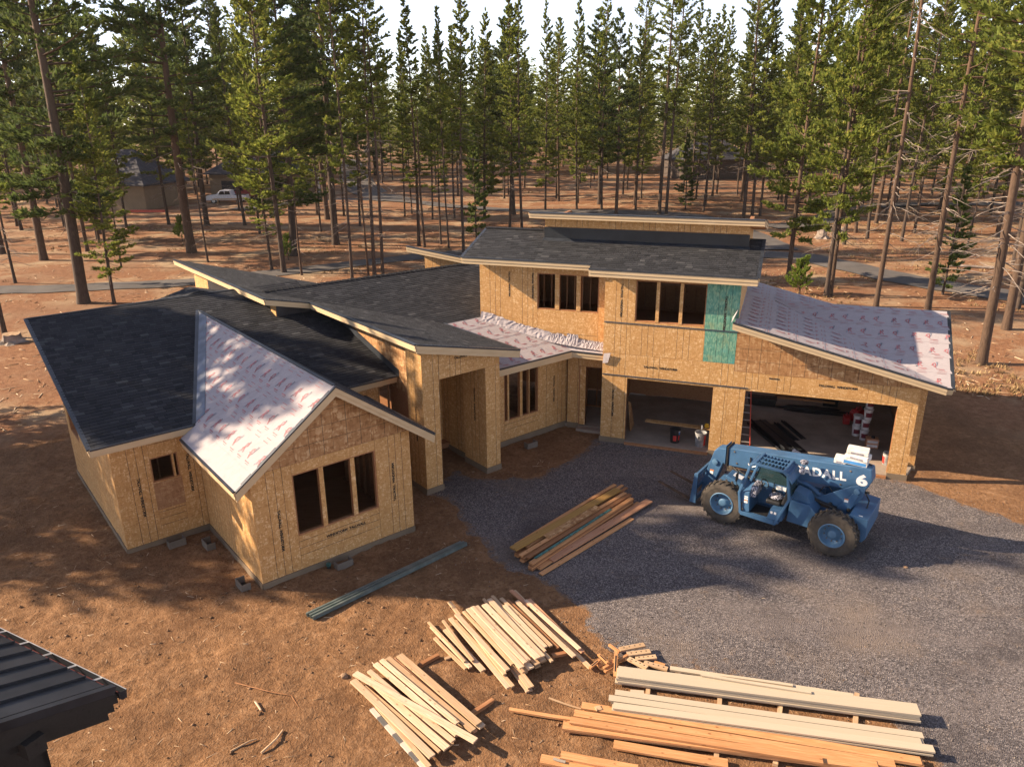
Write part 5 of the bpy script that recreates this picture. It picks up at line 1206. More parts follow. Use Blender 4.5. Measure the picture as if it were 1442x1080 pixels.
m = MB(); m.tube([(-.6, .28, 1.25), (-1.0, .30, 1.15), (-1.4, .33, 1.12)], .02, 6); tp(m, 'hydraulic_hose', 'black', smooth=True, bev=0)
m = MB(); m.tube([(-1.95, -.1, 1.6), (-2.12, .0, 1.4), (-2.1, .05, 1.2), (-1.9, .1, 1.1)], .02, 6); tp(m, 'hydraulic_hose', 'black', smooth=True, bev=0)
m = MB(); m.box(.45, 1.6, -.45, .20, .98, 1.12); tp(m, 'deck_plate', 'blue')
m = MB()
for i in range(6): m.box(1.0 + .1 * i, 1.06 + .1 * i, -.1, .2, 1.12, 1.14)
tp(m, 'deck_grate', 'black', bev=0)
plate('front_fender', [(.98, 1.12), (1.12, 1.30), (1.55, 1.42), (1.58, 1.37), (1.16, 1.24), (1.03, 1.08)], .30, .80); m = MB(); m.hexa([(1.16, .40, 1.325), (1.42, .40, 1.395), (1.42, .62, 1.395), (1.16, .62, 1.325), (1.16, .40, 1.329), (1.42, .40, 1.399), (1.42, .62, 1.399), (1.16, .62, 1.329)]); tp(m, 'sticker', 'white', bev=0)
# fork carriage, tilted slightly back
car = plate('carriage', [(2.52, .10), (2.72, .10), (2.62, 1.08), (2.50, 1.10)], .47, .53, bev=.01); plate('carriage', [(2.52, .10), (2.72, .10), (2.62, 1.08), (2.50, 1.10)], -1.0, -.94, bev=.01)
for (x, z, h) in ((2.60, .18, .12), (2.60, .55, .09), (2.56, 1.03, .08)):
    m = MB(); m.box(x - .04, x + .04, -.94, .47, z - h / 2, z + h / 2); tp(m, 'crossbar', 'blue')
for i in range(9):
    m = MB(); y = -.80 + i * .14; m.beam((2.60, y, .60), (2.57, y, 1.0), .025, .025); tp(m, 'guard_bar', 'blue', bev=0)
for y in (.33, -.55):
    m = MB(); m.prism([(2.66, .12), (2.74, .06), (2.80, .07), (3.86, .37), (3.86, .39), (2.80, .12), (2.74, .14), (2.70, .8), (2.66, .8)], XZ(y - .06), XZ(y + .06)); tp(m, 'fork', 'rust', bev=.005)
# cab
NEAR = [(.96, .56), (1.04, 1.16), (.80, 2.06), (.70, 2.14), (-.10, 2.12), (-.22, 2.04), (-.33, 1.34), (-.02, .50)]
def frame_tube(name, y, pts, w=.075):
    for a, b in zip(pts, pts[1:] + pts[:1]):
        m = MB(); va, vb = Vector((a[0], y, a[1])), Vector((b[0], y, b[1])); d = (vb - va).normalized() * .02; m.beam(va - d, vb + d, w, w, (0, 1, 0)); tp(m, name, 'blue', bev=.015)
frame_tube('cab_frame', 1.08, NEAR); frame_tube('cab_frame', .30, [(.96, 1.0), (1.0, 1.2), (.74, 2.10), (-.14, 2.10), (-.28, 1.4), (-.2, 1.0)])
for (x, z) in ((.80, 2.08), (.70, 2.14), (-.10, 2.12), (-.22, 2.04), (-.33, 1.34), (1.03, 1.16)):
    m = MB(); m.box(x - .035, x + .035, .26, 1.05, z - .035, z + .035); tp(m, 'cab_frame', 'blue', bev=.012)
for i in range(7):
    m = MB(); x = .0 + i * .095; m.beam((x, .32, 2.125), (x, 1.05, 2.125), .018, .045); tp(m, 'roof_slat', 'blue', bev=0)
for y in (.55, .80):
    m = MB(); m.beam((-.08, y, 2.128), (.68, y, 2.138), .02, .05); tp(m, 'roof_slat', 'blue', bev=0)
plate('roof_rear', [(-.10, 2.12), (-.24, 2.03), (-.36, 1.90), (-.36, 1.80), (-.20, 2.0)], .24, 1.11, bev=.015)
m = MB(); m.box(-.12, .95, .26, 1.10, .52, .60); tp(m, 'cab_floor', 'blue'); m = MB(); m.box(.20, .72, .45, 1.0, .601, .615); tp(m, 'floor_mat', 'black', bev=0)
plate('sill_panel', [(.95, .50), (.95, .62), (.02, .60), (-.02, .47)], 1.112, 1.125); plate('front_panel', [(.97, .60), (1.02, 1.16), (.76, 1.24), (.72, .62)], .32, 1.06); plate('seat_base', [(.02, .60), (.22, .60), (.14, .92), (-.2, .95), (-.2, .62)], .50, 1.07)
m = MB(); m.box(.09, .095, .60, .70, .75, .80); tp(m, 'sticker', 'white', bev=0)
for x in (.10, .0):
    m = MB(); m.box(x - .03, x + .03, 1.071, 1.075, .78, .85); tp(m, 'sticker', 'white', bev=0)
for (z0, z1, mt) in ((.98, 1.03, 'white'), (1.05, 1.09, 'white'), (.88, .965, 'white'), (.94, .966, 'sticker_orange')):
    m = MB(); m.box(.79, .89, 1.061, 1.065 + (.001 if mt != 'white' else 0), z0, z1); tp(m, 'sticker', mt, bev=0)
m = MB(); m.box(-.05, .36, .42, .86, .93, 1.06); tp(m, 'seat', 'black', bev=.04); m = MB(); m.hexa([(-.22, .42, 1.0), (-.05, .42, 1.0), (-.05, .86, 1.0), (-.22, .86, 1.0), (-.32, .45, 1.5), (-.2, .45, 1.5), (-.2, .83, 1.5), (-.32, .83, 1.5)]); tp(m, 'seat_back', 'black', bev=.04)
m = MB(); m.lathe([(.17, -.01), (.2, .03), (.14, .09), (.05, .11)], (.14, .62, 1.08), 'z', 12); tp(m, 'seat_cover', 'tape', bev=0)
m = MB(); m.hexa([(.62, .42, 1.05), (.80, .42, 1.05), (.80, .98, 1.05), (.62, .98, 1.05), (.58, .46, 1.36), (.76, .46, 1.40), (.76, .94, 1.40), (.58, .94, 1.36)]); tp(m, 'dashboard', 'tape', bev=.03)
m = MB(); m.tube([(.50 + .15 * math.sin(a) * .6, .60 + .17 * math.cos(a), 1.40 + .15 * math.sin(a) * .6) for a in [i * math.pi / 8 for i in range(17)]], .014, 6, cap=False); m.tube([(.65, .6, 1.2), (.50, .6, 1.40)], .02, 6); tp(m, 'steering_wheel', 'black', bev=0)
m = MB(); m.box(.0, .7, .25, .30, .98, 1.30); tp(m, 'side_panel', 'blue'); m = MB(); m.box(-.02, .26, .302, .306, 1.16, 1.28); tp(m, 'sticker', 'white', bev=0)
m = MB(); m.lathe([(.06, 0), (.06, .2)], (.28, .42, 1.0), 'z', 12); m.tube([(.28, .42, 1.2), (.30, .42, 1.4)], .015, 6); tp(m, 'control_lever', 'black', bev=0)
plate('side_glass', [(-.10, 1.32), (-.22, 1.40), (-.12, 2.06), (.68, 2.06), (.90, 1.32)], .285, .293, 'glass', bev=0)
m = MB(); m.hexa([(-.33, .34, 1.36), (-.325, .34, 1.36), (-.325, 1.04, 1.36), (-.33, 1.04, 1.36), (-.235, .34, 2.0), (-.23, .34, 2.0), (-.23, 1.04, 2.0), (-.235, 1.04, 2.0)]); tp(m, 'rear_glass', 'glass', bev=0)
for (y, z, mt) in ((.34, 2.20, 'tape'), (.50, 2.03, 'tape')):
    m = MB(); m.lathe([(.05, -.06), (.10, -.03), (.11, .03), (.095, .05)], (-.42, y, z), 'x' if z < 2.1 else 'z', 16); tp(m, 'work_lamp', mt, smooth=True, bev=.0)
m = MB(); m.tube([(-.34, .36, 2.05), (-.42, .36, 2.18)], .02, 6); tp(m, 'lamp_bracket', 'blue', bev=0)
m = MB(); m.lathe([(.06, 0), (.06, .30), (.075, .31), (.075, .36)], (-1.0, -.70, 1.2), 'z', 12); tp(m, 'exhaust_pipe', 'black', bev=0)
MAT['card_white'] = plain('white_carton', (.62, .58, .53), .7, .3, 0, .12, 7); MAT['blue_print'] = plain('blue_carton_band', (.06, .22, .48), .6)
def tworld(p): return tele.matrix_basis @ Vector(p)
bpy.context.view_layer.update()
def carton(x, y, z, rz, sx, sy, sz, label):
    w = Vector((7.8898, 19.2974, .02)) + Matrix.Rotation(TA, 3, 'Z') @ Vector((x, y, z)); t = empty('carton', w, TA + rz, label, 'carton', None)
    m = MB(); m.box(-sx / 2, sx / 2, -sy / 2, sy / 2, 0, sz); m.build('box_body', MAT['card_white'], t, bevel=.008)
    m = MB(); m.box(-sx / 2 + .01, sx / 2 - .02, -sy / 2 + .01, sy / 2 - .16, sz + .001, sz + .012); m.build('lid_flap', MAT['card_white'], t)
    m = MB(); m.box(-sx * .3, sx * .3, sy / 2 + .001, sy / 2 + .003, sz * .1, sz * .5); m.build('printed_band', MAT['print_grey'], t); return t
bz = 2.29
c1 = carton(-1.60, -.22, bz - .0, .05, .62, .36, .15, 'lower white carton with a blue band on the rear end of the blue boom'); m = MB(); m.box(-.28, .28, .181, .185, .02, .11); m.build('blue_band', MAT['blue_print'], c1)
carton(-1.66, -.20, bz + .166, -.12, .56, .34, .13, 'middle white carton stacked on the blue boom'); carton(-1.62, -.24, bz + .31, .1, .54, .36, .11, 'topmost white carton with a torn lid stacked on the blue boom')
carton(-1.22, -.22, bz - .055, .1, .30, .34, .14, 'small white carton beside the stack of cartons on the blue boom')

m = MB(); m.tube([(1.70, -.05, 1.36), (1.45, .0, 1.20), (1.15, .08, 1.14), (.98, .2, 1.16)], .022, 6); tp(m, 'hydraulic_hose', 'black', smooth=True, bev=0)
m = MB(); m.tube([(1.72, -.12, 1.34), (1.40, -.06, 1.22), (1.1, .02, 1.15), (.9, .12, 1.14)], .022, 6); tp(m, 'hydraulic_hose', 'black', smooth=True, bev=0)
m = MB(); m.tube([(-1.55, .50, .98), (-1.50, .62, .90), (-1.52, .70, .75)], .025, 6); tp(m, 'hydraulic_hose', 'black', smooth=True, bev=0)
m = MB(); m.box(-1.62, -1.50, .46, .60, .95, 1.03); tp(m, 'steering_cylinder', 'steel')
m = MB(); m.tube([(2.0, -.2, 1.35), (2.25, -.2, .75)], [.05, .04], 8); tp(m, 'tilt_cylinder', 'steel', smooth=True, bev=0)
for k, (x, z) in enumerate(((1.55, 1.50), (1.0, 1.55), (-1.35, 1.66), (-1.55, 2.12), (1.65, 1.85))):
    m = MB(); m.lathe([(.028, 0), (.028, .014), (.01, .018)], (x, .001, z), 'y', 8); tp(m, 'bolt_head', 'steel', boom, 0)
m = MB(); m.box(-2.0, -1.92, -.34, -.28, 2.291, 2.31); tp(m, 'boom_slot', 'black', boom, 0)
m = MB(); m.box(-1.78, -1.70, -.12, -.06, 2.285, 2.30); tp(m, 'boom_slot', 'black', boom, 0)
m = MB(); m.beam((-.62, .262, 1.10), (-1.2, .262, 1.02), .012, .05); tp(m, 'grease_plate', 'rust', bev=0)
m = MB(); m.beam((1.13, 1.09, 1.30), (1.13, 1.16, 1.62), .02, .02); m.box(1.10, 1.13, 1.10, 1.28, 1.55, 1.78); tp(m, 'mirror', 'black', bev=.008)

# ------------------------------------------------------------------ lumber on the ground
PILE = dict(
 left=('left pale pile', 'pale loose boards of the left pile'), middle=('middle pale pile', 'pale loose boards of the middle pile'),
 sleeper=('', 'short wooden bearers under the lumber'), stack=('reddish stack on the gravel', 'reddish planks of the stack on the gravel'),
 siding=('siding stacks', 'tan siding boards of the bottom right stacks'), planks=('orange planks by the siding', 'long orange planks beside the siding'), bottom=('pile at the bottom edge', 'orange planks at the bottom edge'))
ORD = ['first', 'second', 'third', 'fourth', 'fifth', 'sixth', 'seventh', 'eighth', 'ninth', 'tenth', 'eleventh', 'twelfth', 'thirteenth', 'fourteenth', 'fifteenth', 'sixteenth', 'seventeenth', 'eighteenth', 'nineteenth', 'twentieth']
def ordn(i): return ORD[i] if i < 20 else 'twenty ' + ORD[i - 20]
ADJ = dict(pale='pale yellow', tan='tan', orange='orange', brown='brown', pink='pinkish', yellow='yellow ochre', green='teal painted', osb='speckled strand', siding='smooth tan', grey='weathered grey', striped='grey and white banded')
_st = NT('banded_strip'); _w = _st.n('TexWave'); _st.l(_st.coord(), _w.inputs['Vector']); _w.inputs['Scale'].default_value = .55; _w.inputs['Distortion'].default_value = 0; _w.wave_profile = 'SIN'
_st.base(_st.ramp(_w.outputs['Fac'], [(.48, (.11, .105, .10)), (.52, (.50, .43, .36))]), .6, .3); MAT['striped'] = _st.m
counts = {}
per = {}
for b in BOARDS: per.setdefault(b[0], []).append(b)
SPECIAL = {('left', 16): 'pale board lying slantwise on top of the left pile, its end jutting out', ('left', 0): 'grey and white banded strip along the left side of the left pile',
 ('stack', 3): 'wide yellow ochre beam with dark handwriting along the top of the reddish stack', ('stack', 6): 'speckled strand board strip lying on the reddish stack', ('stack', 7): 'thin teal painted strip lying on the reddish stack',
 ('stack', 18): 'wide pinkish plank lying apart on the gravel beside the reddish stack', ('stack', 20): 'narrow orange plank nearest the camera beside the reddish stack', ('stack', 21): 'short brown bearer poking out beneath the wide pinkish plank',
 ('siding', 0): 'top tan siding board of the taller stack', ('siding', 6): 'narrow tan offcut lying on the back edge of the taller siding stack', ('planks', 7): 'narrow orange stick pointing left out of the orange planks', ('planks', 8): 'shorter orange plank lying apart below the long orange planks', ('planks', 9): 'thin tan lath pointing at the left end of the orange planks', ('bottom', 3): 'small weathered grey offcut lying on the plank at the bottom edge'}
for pile, bl in per.items():
    for i, (_, x0, y0, x1, y1, z, w, t, c) in enumerate(bl):
        ln = math.hypot(x1 - x0, y1 - y0); m = MB(); seed = rnd.random()
        bow = rnd.uniform(-.012, .012); n = 4; vs = []; fs = []
        gz = 0.02
        for k in range(n + 1):
            f = k / n; xx = -ln / 2 + ln * f; b_ = bow * math.sin(math.pi * f)
            vs += [(xx, -w / 2 + b_, -t), (xx, w / 2 + b_, -t), (xx, w / 2 + b_, 0), (xx, -w / 2 + b_, 0)]
        for k in range(n):
            for q in range(4): a = k * 4; fs.append((a + q, a + (q + 1) % 4, a + 4 + (q + 1) % 4, a + 4 + q))
        fs += [(3, 2, 1, 0), (n * 4, n * 4 + 1, n * 4 + 2, n * 4 + 3)]
        m.add(vs, fs)
        if c == 'osb' or False: m.uv = [(v[1] + .1, v[0] + 2) for v in vs]
        nm = 'siding_board' if c == 'siding' else ('bearer' if pile == 'sleeper' else 'lumber_board')
        o = m.build(nm, MAT['osb_brown' if c == 'osb' else c])
        o.location = ((x0 + x1) / 2, (y0 + y1) / 2, z); o.rotation_euler = (rnd.uniform(-.03, .03) if pile in ('left', 'middle') else 0, rnd.uniform(-.006, .006), math.atan2(y1 - y0, x1 - x0))
        if (pile, i) in SPECIAL: lab = SPECIAL[(pile, i)]
        elif pile == 'sleeper':
            lab = ['short round bearer joining the left pile to the middle pile at its far end', 'short pointed bearer at the near end between the two pale piles', 'small tan offcut on the dirt between the two pale piles', 'rightmost bearer under the tan siding stacks', 'middle bearer under the tan siding stacks', 'right of middle bearer under the siding', 'leftmost bearer under the tan siding stacks'][i]
        else:
            key = (pile, c); counts[key] = counts.get(key, 0) + 1
            side = {'left': 'counted from the left', 'middle': 'counted from the left', 'stack': 'counted from the back', 'siding': 'counted from the back and top', 'planks': 'counted from the back', 'bottom': 'counted from the back'}[pile]
            lab = '%s %s board of the %s, %s' % (ordn(counts[key] - 1), ADJ[c], PILE[pile][0], side)
        tag(o, lab, 'board', PILE[pile][1])
# handwriting and marks on the stack
# perforated blocks
for i, (x0, y0, x1, y1, z, w, h) in enumerate(BLOCKS):
    ln = math.hypot(x1 - x0, y1 - y0); m = MB(); m.box(-ln / 2, ln / 2, -w / 2, w / 2, -.045, 0)
    t = empty('wood_block', ((x0 + x1) / 2, (y0 + y1) / 2, z), math.atan2(y1 - y0, x1 - x0), '%s wood block%s in the heap, %s from the %s' % ('pale' if h == 1 else 'orange', ' with drilled holes' if h == 1 else (' on edge with a slot' if h == 2 else ''), ordn(i if h == 1 else sum(1 for b in BLOCKS[:i] if b[6] == h)), 'back' if h == 1 else 'right'), 'wood block', 'offcut blocks heaped left of the siding')
    m.build('block_body', MAT['tan' if h == 1 else 'orange'], t, bevel=.003)
    if h == 1:
        for k in range(4):
            m = MB(); m.lathe([(.016, 0), (.016, .002)], ((-.36 + .24 * k) * ln * .9, .01, 0), 'z', 8); m.build('drilled_hole', MAT['black'], t)
    if h == 2: m = MB(); m.box(-ln * .32, ln * .32, -w * .22, w * .22, .0, .002); m.build('slot', MAT['black'], t)
# steel channels near the bay
def channel_mat():
    m = NT('galvanised_green_steel'); co = m.coord(); a = m.noise(co, 3., 4); m.base(m.ramp(a, [(.3, (.13, .17, .16)), (.7, (.25, .29, .27))]), .4, .5, .5); return m.m
MAT['channel'] = channel_mat()
for i, (x0, y0, x1, y1) in enumerate(CHAN):
    ln = math.hypot(x1 - x0, y1 - y0); m = MB(); w = .055; h = .09
    m.box(-ln / 2, ln / 2, -w / 2, w / 2, -.006, 0); m.box(-ln / 2, ln / 2, -w / 2, -w / 2 + .006, -h, -.006); m.box(-ln / 2, ln / 2, w / 2 - .006, w / 2, -h, -.006)
    m.box(-ln / 2, ln / 2, -w / 2 - .018, -w / 2, -h, -h + .006); m.box(-ln / 2, ln / 2, w / 2, w / 2 + .018, -h, -h + .006)
    o = m.build('steel_channel', MAT['channel']); o.location = ((x0 + x1) / 2, (y0 + y1) / 2, .115); o.rotation_euler = (0, 0, math.atan2(y1 - y0, x1 - x0))
    tag(o, ['long grey green steel channel nearest the house bay', 'middle one of the three long grey green steel channels', 'long grey green steel channel furthest from the house bay'][i], 'steel channel', 'steel channels on the dirt by the bay')

# ------------------------------------------------------------------ concrete vent wells against the foundation
def vent(x, y, a, label):
    t = empty('vent_well', (x, y, float(hgt(x, y)) - .02), a, label, 'concrete block', 'concrete vent wells along the foundation')
    l_, w, h, k = .46, .24, .22, .035
    m = MB(); m.box(-l_ / 2, l_ / 2, -w / 2, -w / 2 + k, 0, h); m.box(-l_ / 2, -l_ / 2 + k, -w / 2 + k, w / 2, 0, h); m.box(l_ / 2 - k, l_ / 2, -w / 2 + k, w / 2, 0, h); m.build('block_shell', MAT['block'], t, bevel=.006)
    m = MB(); m.box(-l_ / 2 + k, l_ / 2 - k, -w / 2 + k, w / 2, .0, .04); m.build('well_floor', MAT['black'], t)
PA = AL
vent(-13.95, 22.62, PA + math.pi / 2 + math.pi, 'grey vent block furthest back along the left wall'); vent(-12.42, 20.52, PA + 3 * math.pi / 2, 'grey vent block in the middle along the left wall'); vent(-11.00, 18.66, PA + 3 * math.pi / 2, 'grey vent block nearest the corner along the left wall')
vent(-9.42, 18.40, PA, 'grey vent block under the small window wall'); vent(-8.47, 18.28, PA + 3 * math.pi / 2, 'grey vent block in the inner corner beside the bay'); vent(-6.87, 16.35, PA + 3 * math.pi / 2, 'sunlit vent block by the front corner of the bay'); vent(-4.52, 17.30, PA, 'grey vent block under the wide bay window'); vent(.66, 24.85, PA, 'grey vent block with debris under the middle wall windows')
pp = empty('drain_pipe', (*POS['pipe'], -.02), 0, 'short black drain pipe stub sticking out of the dirt before the bay', 'pipe'); m = MB(); m.lathe([(.05, 0), (.05, .15), (.04, .15), (.04, .02)], (0, 0, 0), 'z', 12); m.build('pipe_body', MAT['black'], pp); m = MB(); m.lathe([(.06, .1), (.06, .18), (.045, .18)], (0, 0, 0), 'z', 12); m.build('pipe_collar', MAT['green'], pp)

# ------------------------------------------------------------------ things in and before the garage
MAT['red'] = plain('red_plastic', (.42, .018, .02), .45, .4); MAT['grey_bucket'] = plain('dirty_grey_bucket', (.30, .29, .28), .6, .4, 0, .3, 5); MAT['red_print2'] = plain('red_bucket_print', (.55, .04, .03), .5)
MAT['white_b'] = plain('white_bucket', (.66, .62, .60), .5); MAT['maroon'] = plain('maroon_label', (.20, .025, .04), .5); MAT['yellow_p'] = plain('yellow_plastic', (.80, .42, .02), .45); MAT['ladder'] = plain('red_orange_fibreglass', (.58, .09, .05), .5); MAT['alu'] = plain('aluminium', (.5, .48, .46), .4, .5, .6)
def bucket(name, x, y, z, body, label, group=None, h=.40, r_=.15, rim='black', handle=True, bands=(), lid=None):
    t = empty(name, (x, y, z), rnd.random() * 6, label, 'bucket', group)
    m = MB(); m.lathe([(r_ * .86, 0), (r_, h), (r_ + .012, h), (r_ + .012, h - .03), (r_ + .001, h - .035)], (0, 0, 0), 'z', 20) if lid else m.lathe([(r_ * .86, 0), (r_, h), (r_ - .01, h), (r_ * .84, .03), (.001, .03)], (0, 0, 0), 'z', 20)
    m.build('bucket_body', MAT[body], t, smooth=False)
    m = MB(); m.tube([((r_ + .006) * math.cos(a), (r_ + .006) * math.sin(a), h - .01) for a in [i * math.pi / 10 for i in range(21)]], .012, 5, cap=False); m.build('rim', MAT[rim], t)
    if lid: m = MB(); m.lathe([(r_ + .015, h - .005), (r_ + .015, h + .012), (r_ - .02, h + .014), (r_ - .03, h + .006)], (0, 0, 0), 'z', 20); m.build('lid', MAT[lid], t)
    if handle:
        m = MB(); m.tube([((r_ + .01) * math.cos(a), (r_ + .02) * .5 + .05 * math.sin(a), h - .06 - .16 * math.sin(a)) for a in [i * math.pi / 8 for i in range(9)]], .005, 5); m.build('handle', MAT['steel'], t)
    for (z0, z1, a0, a1, mt) in bands:
        m = MB(); n = 10; vs = []
        for i in range(n + 1):
            a = a0 + (a1 - a0) * i / n
            for zz in (z0, z1): rr = r_ * (.86 + .14 * zz / h) + .0025; vs.append((rr * math.cos(a), rr * math.sin(a), zz))
        m.add(vs, [(2 * i, 2 * i + 2, 2 * i + 3, 2 * i + 1) for i in range(n)]); m.build('printed_label', MAT[mt], t, recalc=False)
    t.rotation_euler = (0, 0, 0); return t
FL = .12
bucket('bucket', 5.87, 24.97, FL, 'black', 'black bucket with red print holding up the plank in the left garage door', 'buckets carrying the plank', .52, .185, bands=((.10, .30, -2.2, -1.5, 'red_print2'), (.12, .3, -1.1, -.6, 'red_print2'), (.33, .43, -1.0, -.6, 'blue_print'), (.42, .47, -1.1, -.55, 'white_b')))
bucket('bucket', 6.70, 24.62, FL, 'grey_bucket', 'grey bucket with a big red stripe under the right end of the plank', 'buckets carrying the plank', .52, .20, rim='grey_bucket', bands=((.05, .45, -1.15, -.55, 'red_print2'), (.32, .42, -2.3, -2.0, 'black')))
_a = Vector((4.92, 25.72)); _b = Vector((7.22, 24.83)); m = MB(); ln = (_b - _a).length; m.box(-ln / 2, ln / 2, -.14, .14, 0, .02)
m.uv = [(v[1] + .14, v[0] + 2) for v in m.v]; o = m.build('plank', MAT['osb']); o.location = ((_a.x + _b.x) / 2, (_a.y + _b.y) / 2, FL + .535); o.rotation_euler = (0, .0, math.atan2(_b.y - _a.y, _b.x - _a.x)); tag(o, 'speckled osb plank lying across two buckets in the left garage door', 'plank')
t = empty('tape_measure', (6.98, 24.95, FL + .556), .3, 'yellow tape measure standing on the plank over the grey bucket', 'tape measure'); m = MB(); m.prism([(-.07, 0), (.07, 0), (.08, .09), (.03, .16), (-.05, .16), (-.08, .10)], XZ(-.04), XZ(.04)); m.build('case', MAT['yellow_p'], t, bevel=.01); m = MB(); m.lathe([(.045, 0), (.045, .01)], (0, .04, .08), 'y', 14); m.build('dial', MAT['black'], t)
t = empty('hand_tool', (6.82, 24.90, FL + .556), 1.0, 'small white and black clamp tool on the plank beside the yellow tape', 'tool'); m = MB(); m.prism([(-.1, 0), (.1, 0), (.1, .03), (-.04, .03), (-.06, .14), (-.1, .14)], XZ(-.02), XZ(.02)); m.build('tool_body', MAT['white_b'], t); m = MB(); m.tube([(.05, 0, .03), (.05, 0, .1)], .015, 6); m.build('tool_grip', MAT['black'], t)
# ladder leaning inside the left jamb of the wide door
lt = empty('ladder', (8.46, 24.55, FL), math.radians(-19.7), 'red orange fibreglass ladder leaning just inside the wide garage door', 'ladder')
for x in (0, -.38):
    m = MB(); m.beam((x, 0, 0), (x - .16, .22, 2.15), .09, .035, (1, 0, 0)); m.build('rail', MAT['ladder'], lt)
    m = MB(); m.box(x - .04, x + .04, -.05, .05, -.0, .04); m.build('foot', MAT['black'], lt)
for i in range(8):
    f = (i + .5) / 8; m = MB(); m.beam((-.02 - .16 * f, .22 * f, 2.15 * f), (-.36 - .16 * f, .22 * f, 2.15 * f), .04, .03); m.build('rung', MAT['alu'], lt)
# black roof edging lying on the slab
def edging(a, b, w, z, label):
    a = Vector((*a, z)); b = Vector((*b, z)); ln = (b - a).length; m = MB(); m.box(-ln / 2, ln / 2, -w / 2, w / 2, 0, .012); m.box(-ln / 2, ln / 2, -w / 2, -w / 2 + .012, .012, .09); m.box(-ln / 2, ln / 2, w * .1, w * .1 + .02, .012, .05)
    o = m.build('metal_edging', MAT['black_wrap']); o.location = (a + b) / 2; o.rotation_euler = (0, 0, math.atan2(b.y - a.y, b.x - a.x)); tag(o, label, 'metal edging', 'black metal edging on the garage floor')
edging((9.1, 26.6), (9.50, 24.0), .26, FL + .005, 'narrow black metal edging, leftmost on the garage floor'); edging((9.42, 26.7), (9.80, 23.85), .60, FL + .10, 'wide black metal edging lying on top of the pile'); edging((9.72, 26.5), (10.02, 23.95), .56, FL + .005, 'wide black metal edging at the bottom of the pile'); edging((10.1, 26.6), (10.3, 25.0), .22, FL + .005, 'short black metal edging behind the wide pieces'); edging((10.42, 26.75), (10.6, 25.1), .2, FL + .005, 'short black metal edging, rightmost of the pile')
o = MB(); o.tube([(0, -.28, .09), (0, .28, .09)], .085, 14); t = empty('roll', (9.86, 23.62, FL), .25, 'white roll of felt lying at the near end of the black edging', 'roll'); o.build('felt_roll', MAT['white_b'], t); m = MB(); m.tube([(0, -.29, .09), (0, -.281, .09)], .04, 10); m.build('roll_core', MAT['black'], t)
# paint buckets by the right jamb
x, y = 12.72, 25.05
for i in range(4):
    bucket('paint_bucket', x + .02 * (i % 2) + .05 * (i // 2), y + .03 * (i % 2), FL + i * .40, 'white_b', ['lowest white bucket with maroon label in the right hand stack', 'second lowest white bucket with maroon label in the stack of four', 'third white bucket up in the stack of four', 'topmost white bucket with a black lid in the stack of four'][i], 'paint buckets stacked in the garage', .385, .15, 'white_b', False, ((.10, .27, -2.6, -.8, 'maroon'),), 'black' if i == 3 else 'white_b')
for i in range(2): bucket('paint_bucket', x - .10, y + .40, FL + i * .40, 'white_b', ['lower white bucket of the pair behind the tall stack', 'upper white bucket of the pair behind the tall stack'][i], 'paint buckets stacked in the garage', .385, .15, 'white_b', False, ((.10, .27, -2.6, -.8, 'maroon'),), 'white_b')
t = empty('carton', (12.72, 24.40, FL), -.3, 'brown and white carton in front of the stacked paint buckets', 'carton'); m = MB(); m.box(-.2, .2, -.15, .15, 0, .34); m.build('box_body', MAT['pink'], t, bevel=.006); m = MB(); m.box(-.17, .17, -.155, -.151, .05, .14); m.build('printed_band', MAT['white_b'], t); m = MB(); m.box(-.17, .17, -.155, -.151, .2, .29); m.build('printed_band', MAT['white_b'], t); m = MB(); m.lathe([(.06, .341), (.07, .36), (.05, .42)], (.02, .0, 0), 'z', 10); m.build('bottle', MAT['black'], t)
def can(x, y, rz, label, sc):
    t = empty('fuel_can', (x, y, FL), rz, label, 'fuel can', 'red fuel cans in the garage'); t.scale = (sc, sc, sc); m = MB(); m.prism([(-.18, 0), (.18, 0), (.2, .06), (.2, .26), (.12, .34), (-.1, .34), (-.2, .26), (-.2, .06)], XZ(-.13), XZ(.13)); m.build('can_body', MAT['red'], t, bevel=.03); m = MB(); m.tube([(-.1, 0, .33), (-.08, 0, .42), (.06, 0, .42), (.1, 0, .33)], .02, 6); m.build('handle', MAT['red'], t); m = MB(); m.tube([(.14, 0, .30), (.22, 0, .40)], .022, 6); m.build('spout', MAT['black'], t)
can(13.28, 26.85, .4, 'larger red fuel can behind the paint buckets', 1.35); can(12.75, 26.6, 1.2, 'smaller red fuel can left of the larger one', .95)
bucket('bucket', 12.60, 22.98, FL, 'grey_bucket', 'grey bucket with red paint standing against the right jamb of the wide door', None, .42, .16, bands=((.05, .3, 2.2, 3.6, 'red_print2'),))
# heap of gear at the back of the garage
def crate(name, x, y, z, rz, sx, sy, sz, mat, label, cat, lidmat=None):
    t = empty(name, (x, y, z), rz, label, cat); m = MB(); m.hexa([(-sx * .46, -sy * .46, 0), (sx * .46, -sy * .46, 0), (sx * .46, sy * .46, 0), (-sx * .46, sy * .46, 0), (-sx / 2, -sy / 2, sz), (sx / 2, -sy / 2, sz), (sx / 2, sy / 2, sz), (-sx / 2, sy / 2, sz)]); m.build('box_body', MAT[mat], t, bevel=.015)
    m = MB(); m.box(-sx / 2 - .015, sx / 2 + .015, -sy / 2 - .015, sy / 2 + .015, sz + .001, sz + .05); m.build('lid', MAT[lidmat or mat], t, bevel=.01); m = MB(); m.tube([(-.1, 0, sz + .05), (-.09, 0, sz + .1), (.09, 0, sz + .1), (.1, 0, sz + .05)], .015, 6); m.build('handle', MAT['steel'], t)
